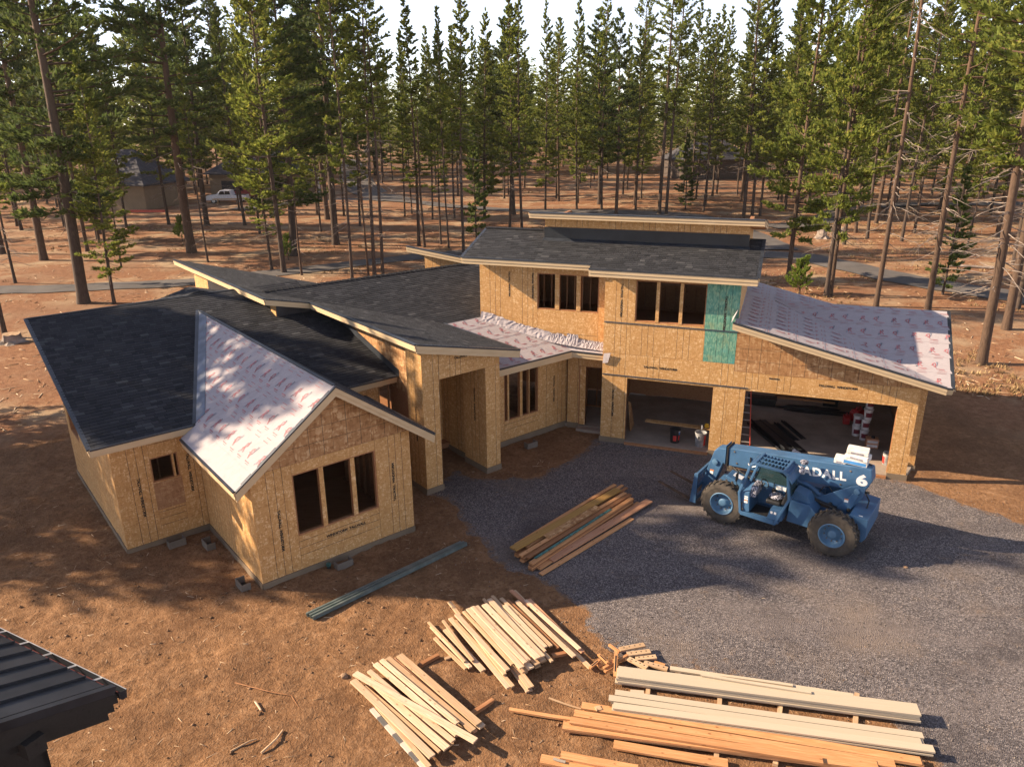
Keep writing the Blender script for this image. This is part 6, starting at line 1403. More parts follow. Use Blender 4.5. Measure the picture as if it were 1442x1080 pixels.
crate('storage_bin', 7.2, 29.6, FL, -.3, .95, .6, .5, 'black', 'black storage bin with a red lid at the back of the garage', 'storage bin', 'red'); crate('tool_box', 5.9, 29.9, FL, -.2, .5, .4, .3, 'brown', 'lower brown tool box left of the black bin', 'tool box'); crate('tool_box', 5.95, 29.95, FL + .45, -.3, .45, .35, .25, 'tan', 'upper tan tool box stacked left of the black bin', 'tool box'); crate('storage_bin', 10.2, 28.7, FL, -.35, 1.1, .5, .26, 'black', 'low black gear case at the back left of the wide garage bay', 'gear case')
def heap(x, y, z, sx, sy, sz, rz, mat, label, cat, seed, name='tarp'):
    r_ = random.Random(seed); m = MB(); n = 18; k = 6; vs = []
    for i in range(k + 1):
        for j in range(n):
            a = j / n * 2 * math.pi; rr = math.cos(i / k * math.pi / 2) * (1 + .25 * r_.uniform(-1, 1)); vs.append((sx / 2 * rr * math.cos(a), sy / 2 * rr * math.sin(a), sz * math.sin(i / k * math.pi / 2) * (1 + .12 * r_.uniform(-1, 1))))
    m.add(vs, [(i * n + j, i * n + (j + 1) % n, (i + 1) * n + (j + 1) % n, (i + 1) * n + j) for i in range(k) for j in range(n)]); o = m.build(name, MAT[mat]); o.location = (x, y, z); o.rotation_euler = (0, 0, rz); tag(o, label, cat)
heap(12.0, 27.9, FL, 2.6, .7, .16, -.33, 'black_wrap', 'crumpled black plastic sheet on the garage floor before the back wall', 'plastic sheet', 4); heap(8.3, 29.7, FL, .8, .6, .3, 0, 'black', 'black rubbish heap right of the black storage bin', 'heap', 5, 'bag_heap')
crate('compressor', 12.9, 28.5, FL, -.3, .6, .4, .42, 'black', 'black compressor at the back of the wide garage bay', 'compressor')
o = MB(); o.box(-1.1, 1.1, -.05, .05, 0, .05); o = o.build('lumber_board', MAT['orange']); o.location = (11.9, 28.5, FL + .2); o.rotation_euler = (0, 0, -.33); tag(o, 'orange board lying at the back of the wide garage bay', 'board')
m = MB(); m.box(-.6, .6, 0, .02, 0, .9); o = m.build('osb_offcut', MAT['brown']); o.location = (11.6, 29.4, FL); o.rotation_euler = (-.15, 0, -.34); tag(o, 'brown board offcut leaning by the back wall of the garage', 'offcut')
m = MB(); m.hexa([(0, 0, 0), (.7, 0, 0), (.7, .02, 0), (0, .02, 0), (0, .12, 1.5), (.5, .12, 1.2), (.5, .14, 1.2), (0, .14, 1.5)]); m.uv = [(v[0], v[2]) for v in m.v]; o = m.build('osb_offcut', MAT['osb_brown']); o.location = (4.42, 25.95, FL); o.rotation_euler = (0, 0, 1.227); o.scale = (1, 1, .8); tag(o, 'brown osb offcut leaning just inside the left garage jamb', 'offcut')
# ------------------------------------------------------------------ dark metal roof of the small building at the lower left
MAT['char'] = plain('charcoal_metal_roof', (.026, .027, .032), .36, .5, .2, .3, 1.6); MAT['char_wood'] = wood('dark_stained_timber', (.030, .025, .022), (.018, .015, .013), (.045, .037, .032)); MAT['gut_red'] = plain('red_brown_gutter_inside', (.16, .035, .03), .5)
shed = empty('shed', (-7.4, 8.6, 0), 0, 'dark building corner with a standing seam metal roof at the lower left of the photo', 'building')
ex = Vector((-2.73, 1.42, 0)).normalized()      # along the eave, going left and back
ey = Vector((-.461, -.887, 0)).normalized()   # up the roof slope direction
C0 = Vector((-6.02, 9.10, 3.2)); slope = .40
def SR(a, b, h=0): return C0 + ex * a + ey * b + Vector((0, 0, b * slope + h)) - Vector((-7.4, 8.6, 0))
m = MB(); q = [SR(-.0, .0), SR(4, 0), SR(4, 4.5), SR(0, 4.5)]; m.add(q + [p - Vector((0, 0, .05)) for p in q], [(0, 1, 2, 3), (7, 6, 5, 4), (0, 4, 5, 1), (1, 5, 6, 2), (2, 6, 7, 3), (3, 7, 4, 0)]); roofo = m.build('roof', MAT['char'], shed)
for i in range(9):
    a = .12 + i * .45; m = MB(); m.beam(SR(a, .02, .022), SR(a, 4.5, .022), .028, .045); m.build('standing_seam', MAT['char'], roofo)
m = MB(); m.beam(SR(-.05, .0, .03), SR(-.05, 4.5, .03), .10, .13); m.build('rake_trim', MAT['char'], roofo)
for k, (z0, z1, in_) in enumerate(((-.20, -.035, .0), (-.36, -.203, .05), (-.52, -.363, .12))):
    m = MB(); a = -.10 + in_; m.hexa([SR(a, -.0 + in_, z0), SR(a + .04, in_, z0), SR(a + .04, 4.5, z0), SR(a, 4.5, z0), SR(a, in_, z1), SR(a + .04, in_, z1), SR(a + .04, 4.5, z1), SR(a, 4.5, z1)]); m.build('rake_board', MAT['char_wood'], shed)
m = MB(); prof = [(-.02, -.02), (-.02, -.13), (-.06, -.16), (-.13, -.14), (-.15, -.0), (-.14, -.0), (-.12, -.125), (-.06, -.14), (-.03, -.12), (-.028, -.02)]
m.prism(prof, lambda p: SR(-.12, p[0], p[1]), lambda p: SR(4, p[0], p[1])); m.build('gutter', MAT['black_wrap'], shed)
m = MB(); m.hexa([SR(-.11, -.125, -.124), SR(4, -.125, -.124), SR(4, -.03, -.118), SR(-.11, -.03, -.118), SR(-.11, -.125, -.115), SR(4, -.125, -.115), SR(4, -.03, -.11), SR(-.11, -.03, -.11)]); m.build('gutter_lining', MAT['gut_red'], shed)
m = MB(); m.hexa([SR(-.11, -.036, -.115), SR(4, -.036, -.115), SR(4, -.030, -.115), SR(-.11, -.030, -.115), SR(-.11, -.036, -.012), SR(4, -.036, -.012), SR(4, -.030, -.012), SR(-.11, -.030, -.012)]); m.build('gutter_lining', MAT['gut_red'], shed)
m = MB(); m.beam(SR(-.12, -.146, .004), SR(4, -.146, .004), .012, .008); m.build('gutter_lip', MAT['alu'], shed)
m = MB(); m.prism(prof[:5] , lambda p: SR(-.125, p[0], p[1]), lambda p: SR(-.121, p[0], p[1])); m.build('gutter_end', MAT['black_wrap'], shed)
for i in range(5):
    a = .45 + i * .62; m = MB(); m.beam(SR(a, -.02, -.012), SR(a, -.145, -.006), .05, .006); m.build('gutter_bracket', MAT['alu'], shed)
m = MB(); m.hexa([SR(.35, .35, -.5) - Vector((0, 0, .0)), SR(.50, .35, -.5), SR(.50, 4.3, -.5), SR(.35, 4.3, -.5), SR(.35, .35, -.1), SR(.5, .35, -.1), SR(.5, 4.3, -.1), SR(.35, 4.3, -.1)]); m.build('wall_plate', MAT['char_wood'], shed)
bp = SR(.05, 1.22, -.42); m = MB(); m.beam(bp - ex * .22, bp + ex * .5, .26, .26); m.build('beam_end', MAT['char_wood'], shed)
m = MB(); p0 = SR(.62, .7, 0); p0.z = 0
for k, (a0, a1, b0, b1) in enumerate(((.75, .85, .7, 4.3), (.75, 3.9, .7, .8))):
    A_, B_2, C_, D_ = SR(a0, b0), SR(a1, b0), SR(a1, b1), SR(a0, b1); m = MB(); m.hexa([(p.x, p.y, 0) for p in (A_, B_2, C_, D_)] + [(p.x, p.y, p.z - .1) for p in (A_, B_2, C_, D_)]); m.build('wall', MAT['char_wood'], shed)
# ------------------------------------------------------------------ rocks, twigs, litter that can be told apart
def rock(x, y, s, label):
    bm = bmesh.new(); bmesh.ops.create_icosphere(bm, subdivisions=2, radius=s)
    for v in bm.verts: n_ = mnoise.noise(v.co * (1.3 / s) + Vector((x, y, 0))); v.co *= 1 + .35 * n_; v.co.z *= .65
    me = bpy.data.meshes.new('rock'); bm.to_mesh(me); bm.free(); me.materials.append(MAT['earth_rock']); o = obj('rock', me, None, (x, y, float(hgt(x, y)) + s * .2)); tag(o, label, 'rock')
MAT['earth_rock'] = concrete('dusty_rock', (.26, .165, .10))
rock(*[-3.62, 13.05], .08, 'small dusty rock left of the pair between the steel channels and the pale piles'); rock(-3.25, 13.02, .075, 'small dusty rock right of the pair between the channels and the pale piles'); rock(-4.0, 8.72, .09, 'pale rock in the dirt right of the dark roof corner'); rock(-3.55, 8.25, .06, 'small rock nearest the bottom edge right of the dark roof'); rock(-4.9, 8.95, .05, 'tiny rock just beside the dark roof corner'); rock(10.3, 17.0, .06, 'pale stone on the gravel right of the forklift rear wheel')
def twig(pts, r_, label, mat='brown'):
    m = MB(); m.tube(pts, [r_, r_ * .8, r_ * .6, r_ * .35][:len(pts)], 5); o = m.build('twig', MAT[mat]); tag(o, label, 'twig')
twig([(-4.75, 11.0, .04), (-4.55, 11.3, .08), (-4.5, 11.55, .05)], .025, 'forked twig standing on the dirt left of the pale piles', 'tan'); twig([(-5.35, 11.05, .03), (-5.05, 11.3, .04), (-4.95, 11.35, .03)], .02, 'short stick on the dirt left of the forked twig', 'tan'); twig([(-5.3, 12.35, .03), (-5.1, 12.1, .03)], .022, 'pale splinter of wood on the dirt', 'pale')
twig([(-5.9, 12.9, .02), (-5.1, 12.6, .05), (-4.6, 12.5, .03), (-4.3, 12.1, .02)], .012, 'long thin curved twig on the dirt before the bay', 'brown')

# ------------------------------------------------------------------ trees
def leaf_mat(name, a, b, c):
    m = NT(name); t = m.attr('tone'); r_ = m.rand()
    k = m.ramp(t, [(0, a), (.5, b), (1, c)]); k = m.mix(m.math('MULTIPLY', r_, .45), k, tuple(x * .62 for x in b)); k = m.mix(m.val(m.noise(m.coord(), .35, 3), .45, .7, 0., .35), k, tuple(x * .7 for x in a))
    m.base(k, .75, .2)
    tr = m.n('BsdfTranslucent'); m.l(k, tr.inputs[0]); mx = m.n('MixShader'); mx.inputs[0].default_value = .5
    m.l(m.b.outputs[0], mx.inputs[1]); m.l(tr.outputs[0], mx.inputs[2]); m.l(mx.outputs[0], m.out.inputs[0]); return m.m
MAT['needle'] = leaf_mat('lodgepole_needles', (.080, .108, .020), (.19, .225, .040), (.39, .36, .075))
MAT['needle_dark'] = leaf_mat('ponderosa_needles', (.042, .068, .022), (.098, .132, .036), (.20, .215, .052))
MAT['needle_young'] = leaf_mat('young_pine_needles', (.07, .10, .025), (.13, .175, .04), (.20, .24, .06))
MAT['needle_bush'] = leaf_mat('bright_pine_needles', (.10, .15, .02), (.19, .25, .04), (.26, .32, .07))
def bark_mat(name, dark, light, top):
    m = NT(name); co = m.coord(); n_ = m.noise(m.mapv(co, (6, 6, 1.4)), 3., 6, .75); sp = m.n('SeparateXYZ'); m.l(co, sp.inputs[0])
    c = m.ramp(n_, [(.3, dark), (.7, light)]); c = m.mix(m.val(sp.outputs[2], 4., 17., 0., .7), c, top)
    m.base(c, .9, .15); m.bump(n_, .6, .03); return m.m
MAT['bark'] = bark_mat('pine_bark', (.040, .029, .023), (.105, .075, .058), (.13, .085, .058)); MAT['bark_red'] = bark_mat('red_pine_bark', (.045, .030, .022), (.125, .080, .055), (.14, .085, .055))
MAT['deadwood'] = plain('grey_dead_wood', (.26, .21, .175), .9, .15, 0, .3, 3)
class Tree:
    def __init__(s, seed): s.r = random.Random(seed); s.bk = MB(); s.dead = MB(); s.V = []; s.T = []
    def trunk(s, h, d, lean=.012, n=10, sides=8, flare=1.25):
        r_ = s.r; ph = r_.random() * 6; am = lean * h; s.h, s.d = h, d
        s.cx = lambda z: am * .5 * math.sin(ph + z / h * 4.2) - am * .5 * math.sin(ph); s.cy = lambda z: am * .5 * math.cos(ph * 1.7 + z / h * 3.1) - am * .5 * math.cos(ph * 1.7)
        s.rad = lambda z: d / 2 * (max(0.03, 1 - (z / h) ** 1.15 * .97)) * (1 + (flare - 1) * max(0, 1 - z / 1.0) ** 2)
        zs = [-.4, .0, .35, .9] + [h * (i / n) for i in range(1, n + 1)]; zs = sorted(z for z in set(zs))
        s.bk.tube([(s.cx(max(z, 0)), s.cy(max(z, 0)), z) for z in zs], [s.rad(max(z, 0)) for z in zs], sides, tone=.5)
    def tuft(s, p, d, L_, k=5, spread=.8, w=.075):
        r_ = s.r; tn = min(1, max(0, r_.gauss(.45, .22)))
        for _ in range(k):
            v = Vector((d.x + r_.uniform(-1, 1) * spread, d.y + r_.uniform(-1, 1) * spread, d.z + r_.uniform(-.7, 1) * spread)); v.normalize()
            q = v.cross(Vector((r_.uniform(-1, 1), r_.uniform(-1, 1), r_.uniform(-1, 1))))
            if q.length < .01: continue
            q.normalize(); l = L_ * r_.uniform(.6, 1.15); q *= w * r_.uniform(.6, 1.2)
            s.V += [p - q * .35, p + v * l * .55 + q, p + v * l, p + v * l * .5 - q]; s.T.append(min(1, max(0, tn + r_.uniform(-.12, .12))))
    def branch(s, z, az, el, ln, thick, tufts, tl, k, curve=.25, dead=False, start=.3, w=.06, tw=.38):
        r_ = s.r; d = Vector((math.cos(az) * math.cos(el), math.sin(az) * math.cos(el), math.sin(el))); p0 = Vector((s.cx(z), s.cy(z), z)); pts = []
        n = 4 if not dead else 5; sw = Vector((-d.y, d.x, 0)) * r_.uniform(-.15, .15)
        for i in range(n):
            t = i / (n - 1); pts.append(p0 + d * ln * t + Vector((0, 0, curve * ln * t * t)) + sw * ln * t * t + (Vector((r_.uniform(-1, 1), r_.uniform(-1, 1), r_.uniform(-1, 1))) * .03 * ln if dead and i else Vector()))
        (s.dead if dead else s.bk).tube(pts, [thick * (1 - .75 * i / (n - 1)) for i in range(n)], 3 if not dead else 4, cap=False, tone=.5)
        if dead:
            for _ in range(r_.randrange(1, 4)):
                t = r_.uniform(.35, .9); b = p0 + d * ln * t + Vector((0, 0, curve * ln * t * t)) + sw * ln * t * t; e = b + (d * .5 + Vector((r_.uniform(-.7, .7), r_.uniform(-.7, .7), r_.uniform(-.6, .3)))) * ln * .3
                s.dead.tube([b, (b + e) / 2 + Vector((0, 0, .02)), e], [thick * .45, thick * .35, thick * .15], 3, cap=False, tone=.5)
            return
        for i in range(tufts):
            t = start + (1 - start) * ((i + r_.random()) / tufts); side = Vector((-d.y, d.x, 0)) * r_.uniform(-1, 1) * ln * tw * (1.15 - t) + Vector((0, 0, r_.uniform(-.06, .14) * ln * .5))
            p = p0 + d * ln * t + Vector((0, 0, curve * ln * t * t)) + sw * ln * t * t + side
            s.tuft(p, (d + side * .8 / max(ln, .3) + Vector((0, 0, .45))), tl, k, .85, w)
    def meshes(s, nm, leaf, bark):
        b = s.bk.mesh(nm + '_trunk', MAT[bark]); b.polygons.foreach_set('use_smooth', [True] * len(b.polygons)); dd_ = s.dead.mesh(nm + '_limbs', MAT['deadwood']) if s.dead.v else None
        c = None
        if s.V:
            V = np.array([tuple(v) for v in s.V], np.float32); F = np.arange(len(V)).reshape(-1, 4); c = np_mesh(nm + '_crown', V, F, MAT[leaf], s.T)
        return b, c, dd_
def lodge(seed, h=22., base=.32, rmax=2.0, d=.3, dens=1., dead=14, leaf='needle', bark='bark', power=.8, tl=.36, top=.0, gap=.0, lean=.012):
    t = Tree(seed); r_ = t.r; t.trunk(h, d, lean); z = h * base
    while z < h * .995:
        f = (z - h * base) / (h * (1 - base)); prof = (1 - f) ** power * min(1, .45 + f * 3.2)
        nb = 3 + (r_.random() < .5)
        for _ in range(nb):
            if r_.random() < gap: continue
            ln = max(.25, rmax * prof * r_.uniform(.55, 1.2)); el = -.18 + f * .95 + r_.uniform(-.15, .15)
            t.branch(z + r_.uniform(-.15, .15), r_.random() * 6.283, el, ln, .012 + .012 * ln, max(3, int((6 + ln * 9.5) * dens)), tl * .78 * (.8 + .3 * (1 - f)), 5, .22)
        z += .30 + .22 * (1 - f)
    for _ in range(4): t.tuft(Vector((t.cx(h), t.cy(h), h - .1)), Vector((0, 0, 1)), .45, 4, .35)
    for _ in range(dead): t.branch(h * r_.uniform(.12, base + .08), r_.random() * 6.283, r_.uniform(-.45, .05), r_.uniform(.6, 2.4), .023, 0, 0, 0, r_.uniform(-.15, .1), True)
    return t.meshes('pine', leaf, bark)
def ponder(seed, h=27., base=.34, rmax=3.6, d=.6, leaf='needle_dark', bark='bark', dens=1., gap=.18, dead=12):
    t = Tree(seed); r_ = t.r; t.trunk(h, d, .015); z = h * base
    while z < h * .99:
        f = (z - h * base) / (h * (1 - base)); prof = (1 - f ** 1.6) ** .8 * min(1, .5 + f * 2.4)
        for _ in range(3):
            if r_.random() < gap: continue
            ln = max(.5, rmax * prof * r_.uniform(.5, 1.15)); el = -.15 + f * .8 + r_.uniform(-.25, .2)
            t.branch(z + r_.uniform(-.3, .3), r_.random() * 6.283, el, ln, .02 + .014 * ln, max(4, int((8 + ln * 10) * dens)), .40, 6, .16, start=.25, w=.055, tw=.5)
        z += .42 + .2 * (1 - f)
    for _ in range(dead): t.branch(h * r_.uniform(.14, base + .05), r_.random() * 6.283, r_.uniform(-.4, .1), r_.uniform(.8, 2.4), .028, 0, 0, 0, r_.uniform(-.1, .15), True)
    return t.meshes('pine', leaf, bark)
VAR = dict(
 lodge=[lodge(11, 22, .18, 2.6, .28, 1., gap=.06), lodge(12, 22, .24, 2.4, .28, 1., gap=.14), lodge(13, 22, .14, 2.8, .28, 1., gap=.12), lodge(14, 22, .22, 2.6, .28, 1., gap=.22, power=.65)],
 full=[lodge(21, 22, .12, 3.5, .34, 1.4, leaf='needle', bark='bark_red', power=.65), lodge(22, 22, .16, 3.2, .34, 1.4, bark='bark_red', gap=.05, power=.7), lodge(23, 22, .10, 3.3, .32, 1.35, gap=.08, power=.7), lodge(24, 22, .2, 3.4, .32, 1.3, gap=.2, power=.6)],
 tall=[lodge(31, 24, .36, 2.0, .26, 1., 26, bark='bark'), lodge(32, 24, .42, 2.0, .26, .95, 28, gap=.12), lodge(33, 24, .32, 2.5, .26, 1.1, 24, gap=.1), lodge(34, 24, .26, 2.3, .26, 1., 24, gap=.2)],
 sparse=[lodge(41, 28, .40, 2.8, .38, .9, 18, bark='bark_red', gap=.30, power=.55, tl=.42), lodge(42, 28, .34, 2.7, .36, .9, 18, gap=.28, power=.55, tl=.42)],
 pond=[ponder(51, 27, .22, 4.4, dens=1.35, gap=.12), ponder(52, 27, .18, 4.7, dens=1.3, gap=.14), ponder(53, 27, .30, 4.3, bark='bark_red', gap=.16, dens=1.3), ponder(54, 27, .25, 4.8, gap=.25, dens=1.4)],
 pole=[lodge(61, 15, .45, 1.1, .18, .8, 30, gap=.25)], young=[lodge(71, 10, .08, 1.6, .16, 1.2, 4, 'needle_young', power=.85)],
 bare=[lodge(81, 27, .76, 1.8, .34, .9, 120, bark='bark_red', gap=.3)], bare2=[lodge(91, 26, .30, 3.0, .4, 1., 80, bark='bark_red', gap=.15, lean=.02), lodge(92, 26, .34, 2.9, .4, .95, 80, bark='bark_red', gap=.2)])
VH = dict(lodge=22, full=22, tall=24, sparse=28, pond=27, pole=15, young=10, bare=27, bare2=26); VD = dict(lodge=.28, full=.34, tall=.26, sparse=.37, pond=.6, pole=.18, young=.16, bare=.34, bare2=.4)
def snag_mesh(seed, h, d):
    t = Tree(seed); t.trunk(h, d, .01)
    t.rad = lambda z: d / 2
    for _ in range(12): t.branch(h * t.r.uniform(.2, .9), t.r.random() * 6.283, t.r.uniform(-.5, .1), t.r.uniform(.4, 1.3), .018, 0, 0, 0, -.1, True)
    b, c, dd_ = t.meshes('snag', 'needle', 'bark_red'); return b, c, dd_
SECT = [(-33, 'at the left photo edge'), (-29, 'left of the tan house'), (-24, 'before the tan house'), (-20, 'around the white pickup'), (-15, 'near the portable toilet'), (-10, 'above the centre ridge'), (-5, 'left of the upper roof'),
 (-1, 'above the left upper windows'), (3, 'behind the upper roof middle'), (7, 'above the garage doors'), (11, 'near the grey roofed house'), (15, 'right behind the upper roof'), (20, 'beyond the teal panel'), (25, 'behind the white garage roof'), (30, 'behind the right garage corner'), (99, 'at the right photo edge')]
def zone(x, y):
    a = math.degrees(math.atan2(x, y)); return next(n_ for lim, n_ in SECT if a < lim)
KN = dict(lodge='slim dark green pine', full='bushy olive green pine', tall='tall narrow crowned pine', sparse='tall open crowned pine', pond='big dark ponderosa pine', pole='thin bare pine', young='small young pine', bare='bare tall pine', bare2='tall dead branched pine', snag='bare pine snag')
GROUPS = {}
def plant(kind, x, y, h, d, lab=None, grp=None):
    z = float(hgt(x, y)) - .05
    if kind == 'snag': b, c, dl = snag_mesh(int(x * 10) % 97, h, d); sx = sz = 1
    else: b, c, dl = rnd.choice(VAR[kind]); sz = h / VH[kind]; sx = sz * .5 + .5 * d / VD[kind] if d else sz
    zn = zone(x, y)
    if lab is None:
        dist = math.hypot(x, y); band = 'near' if dist < 85 else ('middle distance' if dist < 125 else 'far back')
        lab = '%s in the %s %s' % (KN[kind], {'near': 'front rows', 'middle distance': 'middle rows', 'far back': 'back rows'}[band], zn); grp = 'pines of the forest behind the house'
    t = empty('pine_tree' if kind != 'snag' else 'tree_snag', (x, y, z), rnd.random() * 6.283, lab, 'tree', grp or None)
    sx *= rnd.uniform(.85, 1.25); t.scale = (sx, sx, sz); t.rotation_euler.x = rnd.uniform(-.018, .018); t.rotation_euler.y = rnd.uniform(-.018, .018); obj('trunk', b, t)
    if c: obj('crown', c, t)
    if dl: obj('dead_limbs', dl, t)['kind'] = 'stuff'
    return t
for (k, x, y, h, d, lab) in TREES: plant(k, x, y, h * (1.16 if abs(x) / y > .19 and h > 17 else 1.), d, lab)
# more of the forest, thinning into the distance
placed = [(t_[1], t_[2]) for t_ in TREES]
def free(x, y, dmin):
    if any((x - a) ** 2 + (y - b) ** 2 < dmin * dmin for a, b in placed): return False
    for k, (pts, w) in ROADS.items():
        if seg_dist(np.array(x), np.array(y), pts, False) < w * .5 + .7: return False
    for (a, b, r_) in ((-54, 111, 8.5), (-38, 118, 8), (-42, 104, 7), (36, 136, 8), (-31, 125, 3)):
        if math.hypot(x - a, y - b) < r_: return False
    for (a, b) in ((-54, 108), (-50, 108), (-41, 112)):   # keep the sight line to the neighbour's yard fairly open
        tt = y / b
        if .45 < tt < 1 and abs(x - a * tt) < 2.6: return False
    return True
rt = random.Random(5); cnt = 0; tries = 0
while cnt < 180 and tries < 9000:
    tries += 1; a = rt.uniform(-38, 38); dist = 92 + 100 * rt.random() ** 1.25
    if abs(a) > 22 and rt.random() < .25: dist = rt.uniform(70, 140)
    x, y = math.sin(R(a)) * dist, math.cos(R(a)) * dist
    if y < 58 or not free(x, y, 3.0): continue
    if abs(a) < 12 and rt.random() < .25: continue
    k = rt.choice(['lodge', 'lodge', 'full', 'tall', 'tall', 'pond', 'full', 'sparse'])
    if dist > 150: k = rt.choice(['lodge', 'full', 'full', 'pond'])
    hh = VH[k] * rt.uniform(.82, 1.12) * (1.12 if abs(a) > 11 else 1)
    if -10 < a < 9: hh = min(hh, 23.5)
    placed.append((x, y)); plant(k, x, y, hh, VD[k] * rt.uniform(.7, 1.1)); cnt += 1
_same = {}
for o in bpy.data.objects:
    if o.get('category') == 'tree' and o.get('label'): _same.setdefault(o['label'], []).append(o)
for lab_, os_ in _same.items():
    if len(os_) > 1:
        os_.sort(key=lambda o: o.location.x / o.location.y)
        for i_, o in enumerate(os_): o['label'] = '%s, %s from left' % (lab_, ORD[i_])
# trees just outside the left edge that shade the left wing and the yard
for (k, x, y, h) in SHADE: plant(k, x, y, h, VD[k], '%s standing outside the left edge of the photo' % KN[k], 'pines outside the left edge of the photo')
# the far wood as one mass
src_v, src_f = [], []
def far_tree(rs):
    h = rs.uniform(15, 25); r_ = rs.uniform(2.2, 3.4); V = []; n = 170; zb = h * rs.uniform(.04, .2)
    for i in range(n):
        f = rs.rand() ** .8; z = zb + (h - zb) * f; rr = r_ * (1 - f) ** .75 * rs.uniform(.3, 1.05) + .1; a = rs.rand() * 6.283; c, s_ = math.cos(a), math.sin(a); l = rs.uniform(.4, .9)
        p = np.array((c * rr, s_ * rr, z)); q = np.array((-s_, c, rs.uniform(-.3, .5))) * l * .6; o_ = np.array((c, s_, rs.uniform(-.4, .7))) * l
        V += [p - q, p + q, p + o_]
    return np.array(V)
rs = np.random.RandomState(9); protos = [far_tree(rs) for _ in range(7)]; Vs = []
for _ in range(1900):
    a = rs.uniform(-42, 42); dist = 165 + 380 * rs.rand() ** 1.5; x, y = math.sin(R(a)) * dist, math.cos(R(a)) * dist; p = protos[rs.randint(7)]; c, s_ = math.cos(a * 9), math.sin(a * 9)
    q = np.stack([p[:, 0] * c - p[:, 1] * s_, p[:, 0] * s_ + p[:, 1] * c, p[:, 2] * rs.uniform(.8, 1.1)], -1) + (x, y, float(hgt(x, y))); Vs.append(q)
V = np.concatenate(Vs); F = np.arange(len(V)).reshape(-1, 3)
tag(obj('far_wood', np_mesh('far_wood', V, F, MAT['needle'], rs.uniform(.1, .7, len(F)))), kind='stuff')
# bright bushy sapling beside the garage
t = Tree(5); t.trunk(2.3, .09, .02, 5, 6)
for i in range(46): z = .25 + 1.9 * (i / 46); t.branch(z, t.r.random() * 6.28, .3 + .7 * z / 2.3, (1.15 - .35 * z) * t.r.uniform(.7, 1.1), .012, 9, .24, 6, .2, start=.25, w=.04)
b, c, _ = t.meshes('sapling', 'needle_bush', 'bark'); s_ = empty('sapling', (*BUSH, float(hgt(*BUSH))), 0, 'bright green bushy pine sapling by the white garage roof', 'bush'); obj('trunk', b, s_); obj('crown', c, s_)
for (x, y, sc, lab) in ((-32.5, 75, .9, 'pale green sapling in the needles before the neighbour house'), (-18.8, 63.5, .8, 'low leafy sapling under the sunlit olive pine'), (50, 72, .7, 'low green sapling on the dry slope at the right edge')):
    s2 = copy_tree(s_); s2.location = (x, y, float(hgt(x, y))); s2.scale = (sc * .8, sc * .8, sc * 1.1); s2['label'] = lab
# stumps
def stump(x, y, r_, h, lab, seed):
    q = random.Random(seed); t = empty('tree_stump', (x, y, float(hgt(x, y))), 0, lab, 'stump'); m = MB(); n = 14; vs = []
    for i, (f, rr) in enumerate(((-.1, 1.9), (.05, 1.45), (.3, 1.1), (.7, 1.0), (1.0, .97))):
        for k in range(n): a = k * 6.283 / n; w = 1 + (.28 * math.sin(a * 5 + seed) if f < .3 else .08 * math.sin(a * 3)); vs.append((r_ * rr * w * math.cos(a), r_ * rr * w * math.sin(a), h * f + (q.uniform(-.1, .1) * h if f == 1. else 0)))
    m.add(vs, [(i * n + k, i * n + (k + 1) % n, (i + 1) * n + (k + 1) % n, (i + 1) * n + k) for i in range(4) for k in range(n)]); m.build('bark', MAT['deadwood'], t)
    m = MB(); m.add([(x_, y_, z_) for x_, y_, z_ in vs[-n:]] + [(0, 0, h * .97)], [(k, (k + 1) % n, n) for k in range(n)]); m.build('cut_face', MAT['tan'], t)
stump(-27.0, 39.2, .45, .45, 'pale weathered stump with spreading roots at the left edge of the photo', 1); stump(30.6, 74.5, .45, 1.0, 'left one of the twin stumps across the road behind the garage', 2); stump(32.4, 74.2, .42, 1.1, 'right one of the twin stumps across the road behind the garage', 3)
# fallen logs in the needles
for i, (x, y, a, l, lab) in enumerate(((-30, 88, .2, 5, 'fallen log in the needles before the neighbour house'), (36, 58, -.4, 3.4, 'fallen log on the bank below the road, left'), (42, 56, .3, 3., 'fallen log on the bank below the road, right'), (5, 78, .1, 6, 'fallen log behind the upper storey'))):
    m = MB(); m.tube([(-l / 2, 0, .1), (0, .05, .12), (l / 2, 0, .1)], [.12, .11, .08], 7); o = m.build('fallen_log', MAT['deadwood']); o.location = (x, y, float(hgt(x, y))); o.rotation_euler = (0, 0, a); tag(o, lab, 'log')
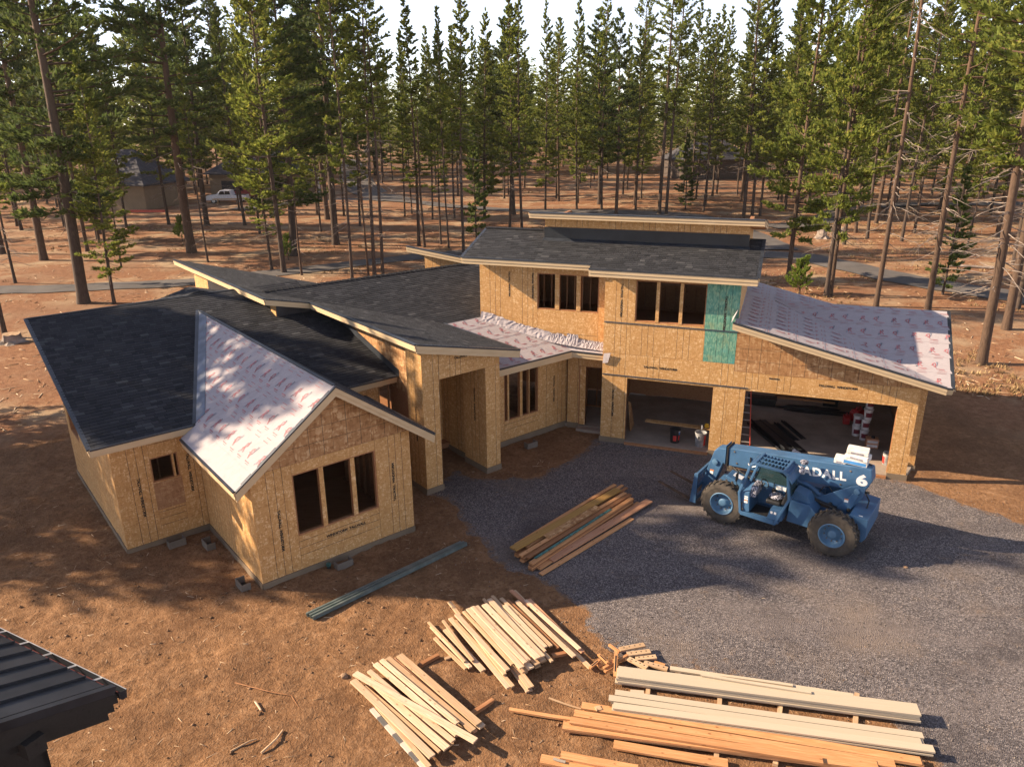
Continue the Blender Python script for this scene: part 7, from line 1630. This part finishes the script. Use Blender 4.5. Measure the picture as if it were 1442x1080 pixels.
# ------------------------------------------------------------------ neighbour houses, pickup, toilet in the forest
MAT['stucco'] = concrete('tan_stucco', (.24, .17, .105), .12); MAT['garage_door'] = plain('dark_garage_door', (.03, .028, .03), .5); MAT['red_car'] = plain('dark_red_car_paint', (.22, .018, .025), .3, .5); MAT['silver'] = plain('white_car_paint', (.70, .67, .68), .3, .5); MAT['win'] = plain('dark_window_glass', (.02, .024, .03), .1, .5)
def hip_house(x, y, rz, sx, sy, h, rh, lab, windows=(), doors=(), wm='stucco'):
    t = empty('neighbour_house', (x, y, float(hgt(x, y)) - .1), rz, lab, 'house'); m = MB(); m.box(-sx / 2, sx / 2, -sy / 2, sy / 2, 0, h); w = m.build('wall', MAT[wm], t)
    e = .6; m = MB(); a = min(sx, sy) / 2 * .95; r0, r1 = (-sx / 2 + a, 0, h + rh), (sx / 2 - a, 0, h + rh); c = [(-sx / 2 - e, -sy / 2 - e, h), (sx / 2 + e, -sy / 2 - e, h), (sx / 2 + e, sy / 2 + e, h), (-sx / 2 - e, sy / 2 + e, h)]
    m.add(c + [r0, r1] + [(p[0], p[1], h - .2) for p in c], [(0, 1, 5, 4), (1, 2, 5), (2, 3, 4, 5), (3, 0, 4), (6, 9, 8, 7), (0, 6, 7, 1), (1, 7, 8, 2), (2, 8, 9, 3), (3, 9, 6, 0)]); m.build('roof', MAT['far_roof'], t)
    for (a0, a1, z0, z1) in windows: m = MB(); m.box(a0, a1, -sy / 2 - .04, -sy / 2 - .005, z0, z1); m.build('window', MAT['win'], t)
    for (a0, a1, z0, z1) in doors:
        m = MB(); m.box(a0, a1, -sy / 2 - .05, -sy / 2 - .005, z0, z1); dd2 = m.build('garage_door', MAT['garage_door'], t)
        for k in range(4): m = MB(); zz = z0 + (z1 - z0) * (k + .5) / 4; m.box(a0 + .1, a1 - .1, -sy / 2 - .08, -sy / 2 - .052, zz - .25, zz + .25); m.build('door_panel', MAT['garage_door'], dd2)
    return t
MAT['brown_wall'] = plain('dark_brown_siding', (.07, .05, .04), .8); MAT['far_roof'] = plain('grey_shingle_roof', (.065, .061, .066), .85, .2, 0, .2, 2)
hip_house(-54.5, 111, -.25, 12, 9, 3.6, 4.4, 'tan neighbour house with a grey hip roof among the trees at the left', windows=((-4, -2.6, 1, 2.4),)); hip_house(-38.5, 121.5, -.25, 13, 9, 3.8, 3.4, 'further wing of the neighbour house with the dark garage door', doors=((-4.5, .8, 0, 2.7),), windows=((2.5, 4.2, .9, 2.4),)); hip_house(38, 152, .2, 13, 10, 3.6, 4.2, 'grey roofed house hidden among the trees right of the middle', windows=((-3, -1, 1, 2.5), (1.5, 3.5, 1, 2.5)), wm='brown_wall')

def pickup(x, y, rz, paint_, lab, truck=True):
    t = empty('pickup_truck' if truck else 'parked_car', (x, y, float(hgt(x, y)) + .02), rz, lab, 'pickup' if truck else 'car'); Y0, Y1 = -.95, .95
    prof = [(-2.9, .5), (-2.9, 1.15), (-1.0, 1.18), (-.95, 1.2), (-.75, 1.85), (.65, 1.88), (1.35, 1.25), (2.7, 1.1), (2.85, .95), (2.85, .5)] if truck else [(-2.3, .45), (-2.35, 1.0), (-2.1, 1.3), (-1.7, 1.72), (.3, 1.75), (1.1, 1.2), (2.2, 1.0), (2.3, .8), (2.3, .45)]
    m = MB(); m.prism(prof, XZ(Y0), XZ(Y1)); m.build('body', MAT[paint_], t, bevel=.06)
    for y_ in (Y0 - .012, Y1 + .004):
        for (a, b) in ((-.72, .0), (.06, .85)): m = MB(); m.prism([(a, 1.28), (a + .1, 1.75), (b - .15 if b > .5 else b, 1.77), (b + .08, 1.28)], XZ(y_), XZ(y_ + .008)); m.build('window', MAT['win'], t)
    if truck: m = MB(); m.box(-2.8, -1.05, -.8, .8, 1.17, 1.19); m.build('bed', MAT['black'], t)
    for wx in ((-1.8, 1.75) if truck else (-1.45, 1.4)):
        for wy in (-.82, .82): m = MB(); m.lathe([(.24, -.12), (.38, -.12), (.38, .12), (.24, .12)], (wx, wy, .38), 'y', 16); w = m.build('wheel', MAT['tyre'], t); m = MB(); m.lathe([(.23, -.13), (.23, .13)], (wx, wy, .38), 'y', 12); m.build('rim', MAT['alu'], w)
    for y_ in (-.7, .7): m = MB(); m.box((2.8 if truck else 2.27), (2.87 if truck else 2.33), y_ - .15, y_ + .15, .8, .95); m.build('headlight', MAT['white_b'], t)
    return t
pickup(-41.3, 112.6, math.pi + .08, 'silver', 'white pickup truck parked before the dark garage door of the neighbour house'); pickup(-41.0, 117.5, math.pi + .05, 'red_car', 'dark red car parked behind the white pickup', False)
t = empty('portable_toilet', (-30.6, 125.3, float(hgt(-30.6, 125.3))), .2, 'maroon and white portable toilet beside the driveway in the forest', 'toilet'); m = MB(); m.box(-.6, .6, -.6, .6, 0, 2.2); m.build('cabin', MAT['maroon'], t, bevel=.03); m = MB(); m.box(-.62, -.1, -.63, -.602, .1, 2.0); m.build('door', MAT['white_b'], t); m = MB(); m.prism([(-.65, 2.2), (.65, 2.2), (.4, 2.5), (-.4, 2.5)], XZ(-.65), XZ(.65)); m.build('roof', MAT['white_b'], t)
t = empty('dumpster', (-33.4, 124.8, float(hgt(-33.4, 124.8))), .1, 'pale dumpster left of the portable toilet', 'dumpster'); m = MB(); m.hexa([(-1.5, -.8, 0), (1.5, -.8, 0), (1.5, .8, 0), (-1.5, .8, 0), (-1.7, -.9, 1.7), (1.7, -.9, 1.7), (1.7, .9, 1.7), (-1.7, .9, 1.7)]); m.build('tub', MAT['stucco'], t); m = MB(); m.box(-1.75, 1.75, -.95, -.91, 1.5, 1.7); m.build('rim', MAT['grey_bucket'], t)
t = empty('sawhorse_table', (-40.2, 109.6, float(hgt(-40.2, 109.6))), .1, 'boards lying on sawhorses before the white pickup', 'work table'); m = MB(); m.box(-2.0, 2.0, -.4, .4, .75, .85); m.build('table_top', MAT['tan'], t)
for x_ in (-1.4, 1.4):
    for y_ in (-.35, .35): m = MB(); m.beam((x_, y_, 0), (x_ * .95, y_ * .3, .75), .09, .05); m.build('leg', MAT['tan'], t)
m = MB(); m.box(-2.6, 2.6, -.15, .15, 0, .3); o = m.build('steel_beam', MAT['ladder']); o.location = (-48.3, 102.6, float(hgt(-48.3, 102.6))); o.rotation_euler = (0, 0, -.1); tag(o, 'red steel beam lying in the needles before the tan neighbour house', 'beam')


# thin haze between the camera and the far wood
hz = MB(); hz.box(-640, 640, -30, 640, -3.5, 34.5); hzm = bpy.data.materials.new('haze'); hzm.use_nodes = True; ht = hzm.node_tree; ht.nodes.clear()
pv = ht.nodes.new('ShaderNodeVolumePrincipled'); pv.inputs['Color'].default_value = (1.0, .95, .90, 1); pv.inputs['Density'].default_value = .0001; pv.inputs['Anisotropy'].default_value = .2
ho = ht.nodes.new('ShaderNodeOutputMaterial'); ht.links.new(pv.outputs[0], ho.inputs['Volume']); tag(hz.build('haze', hzm), kind='stuff')
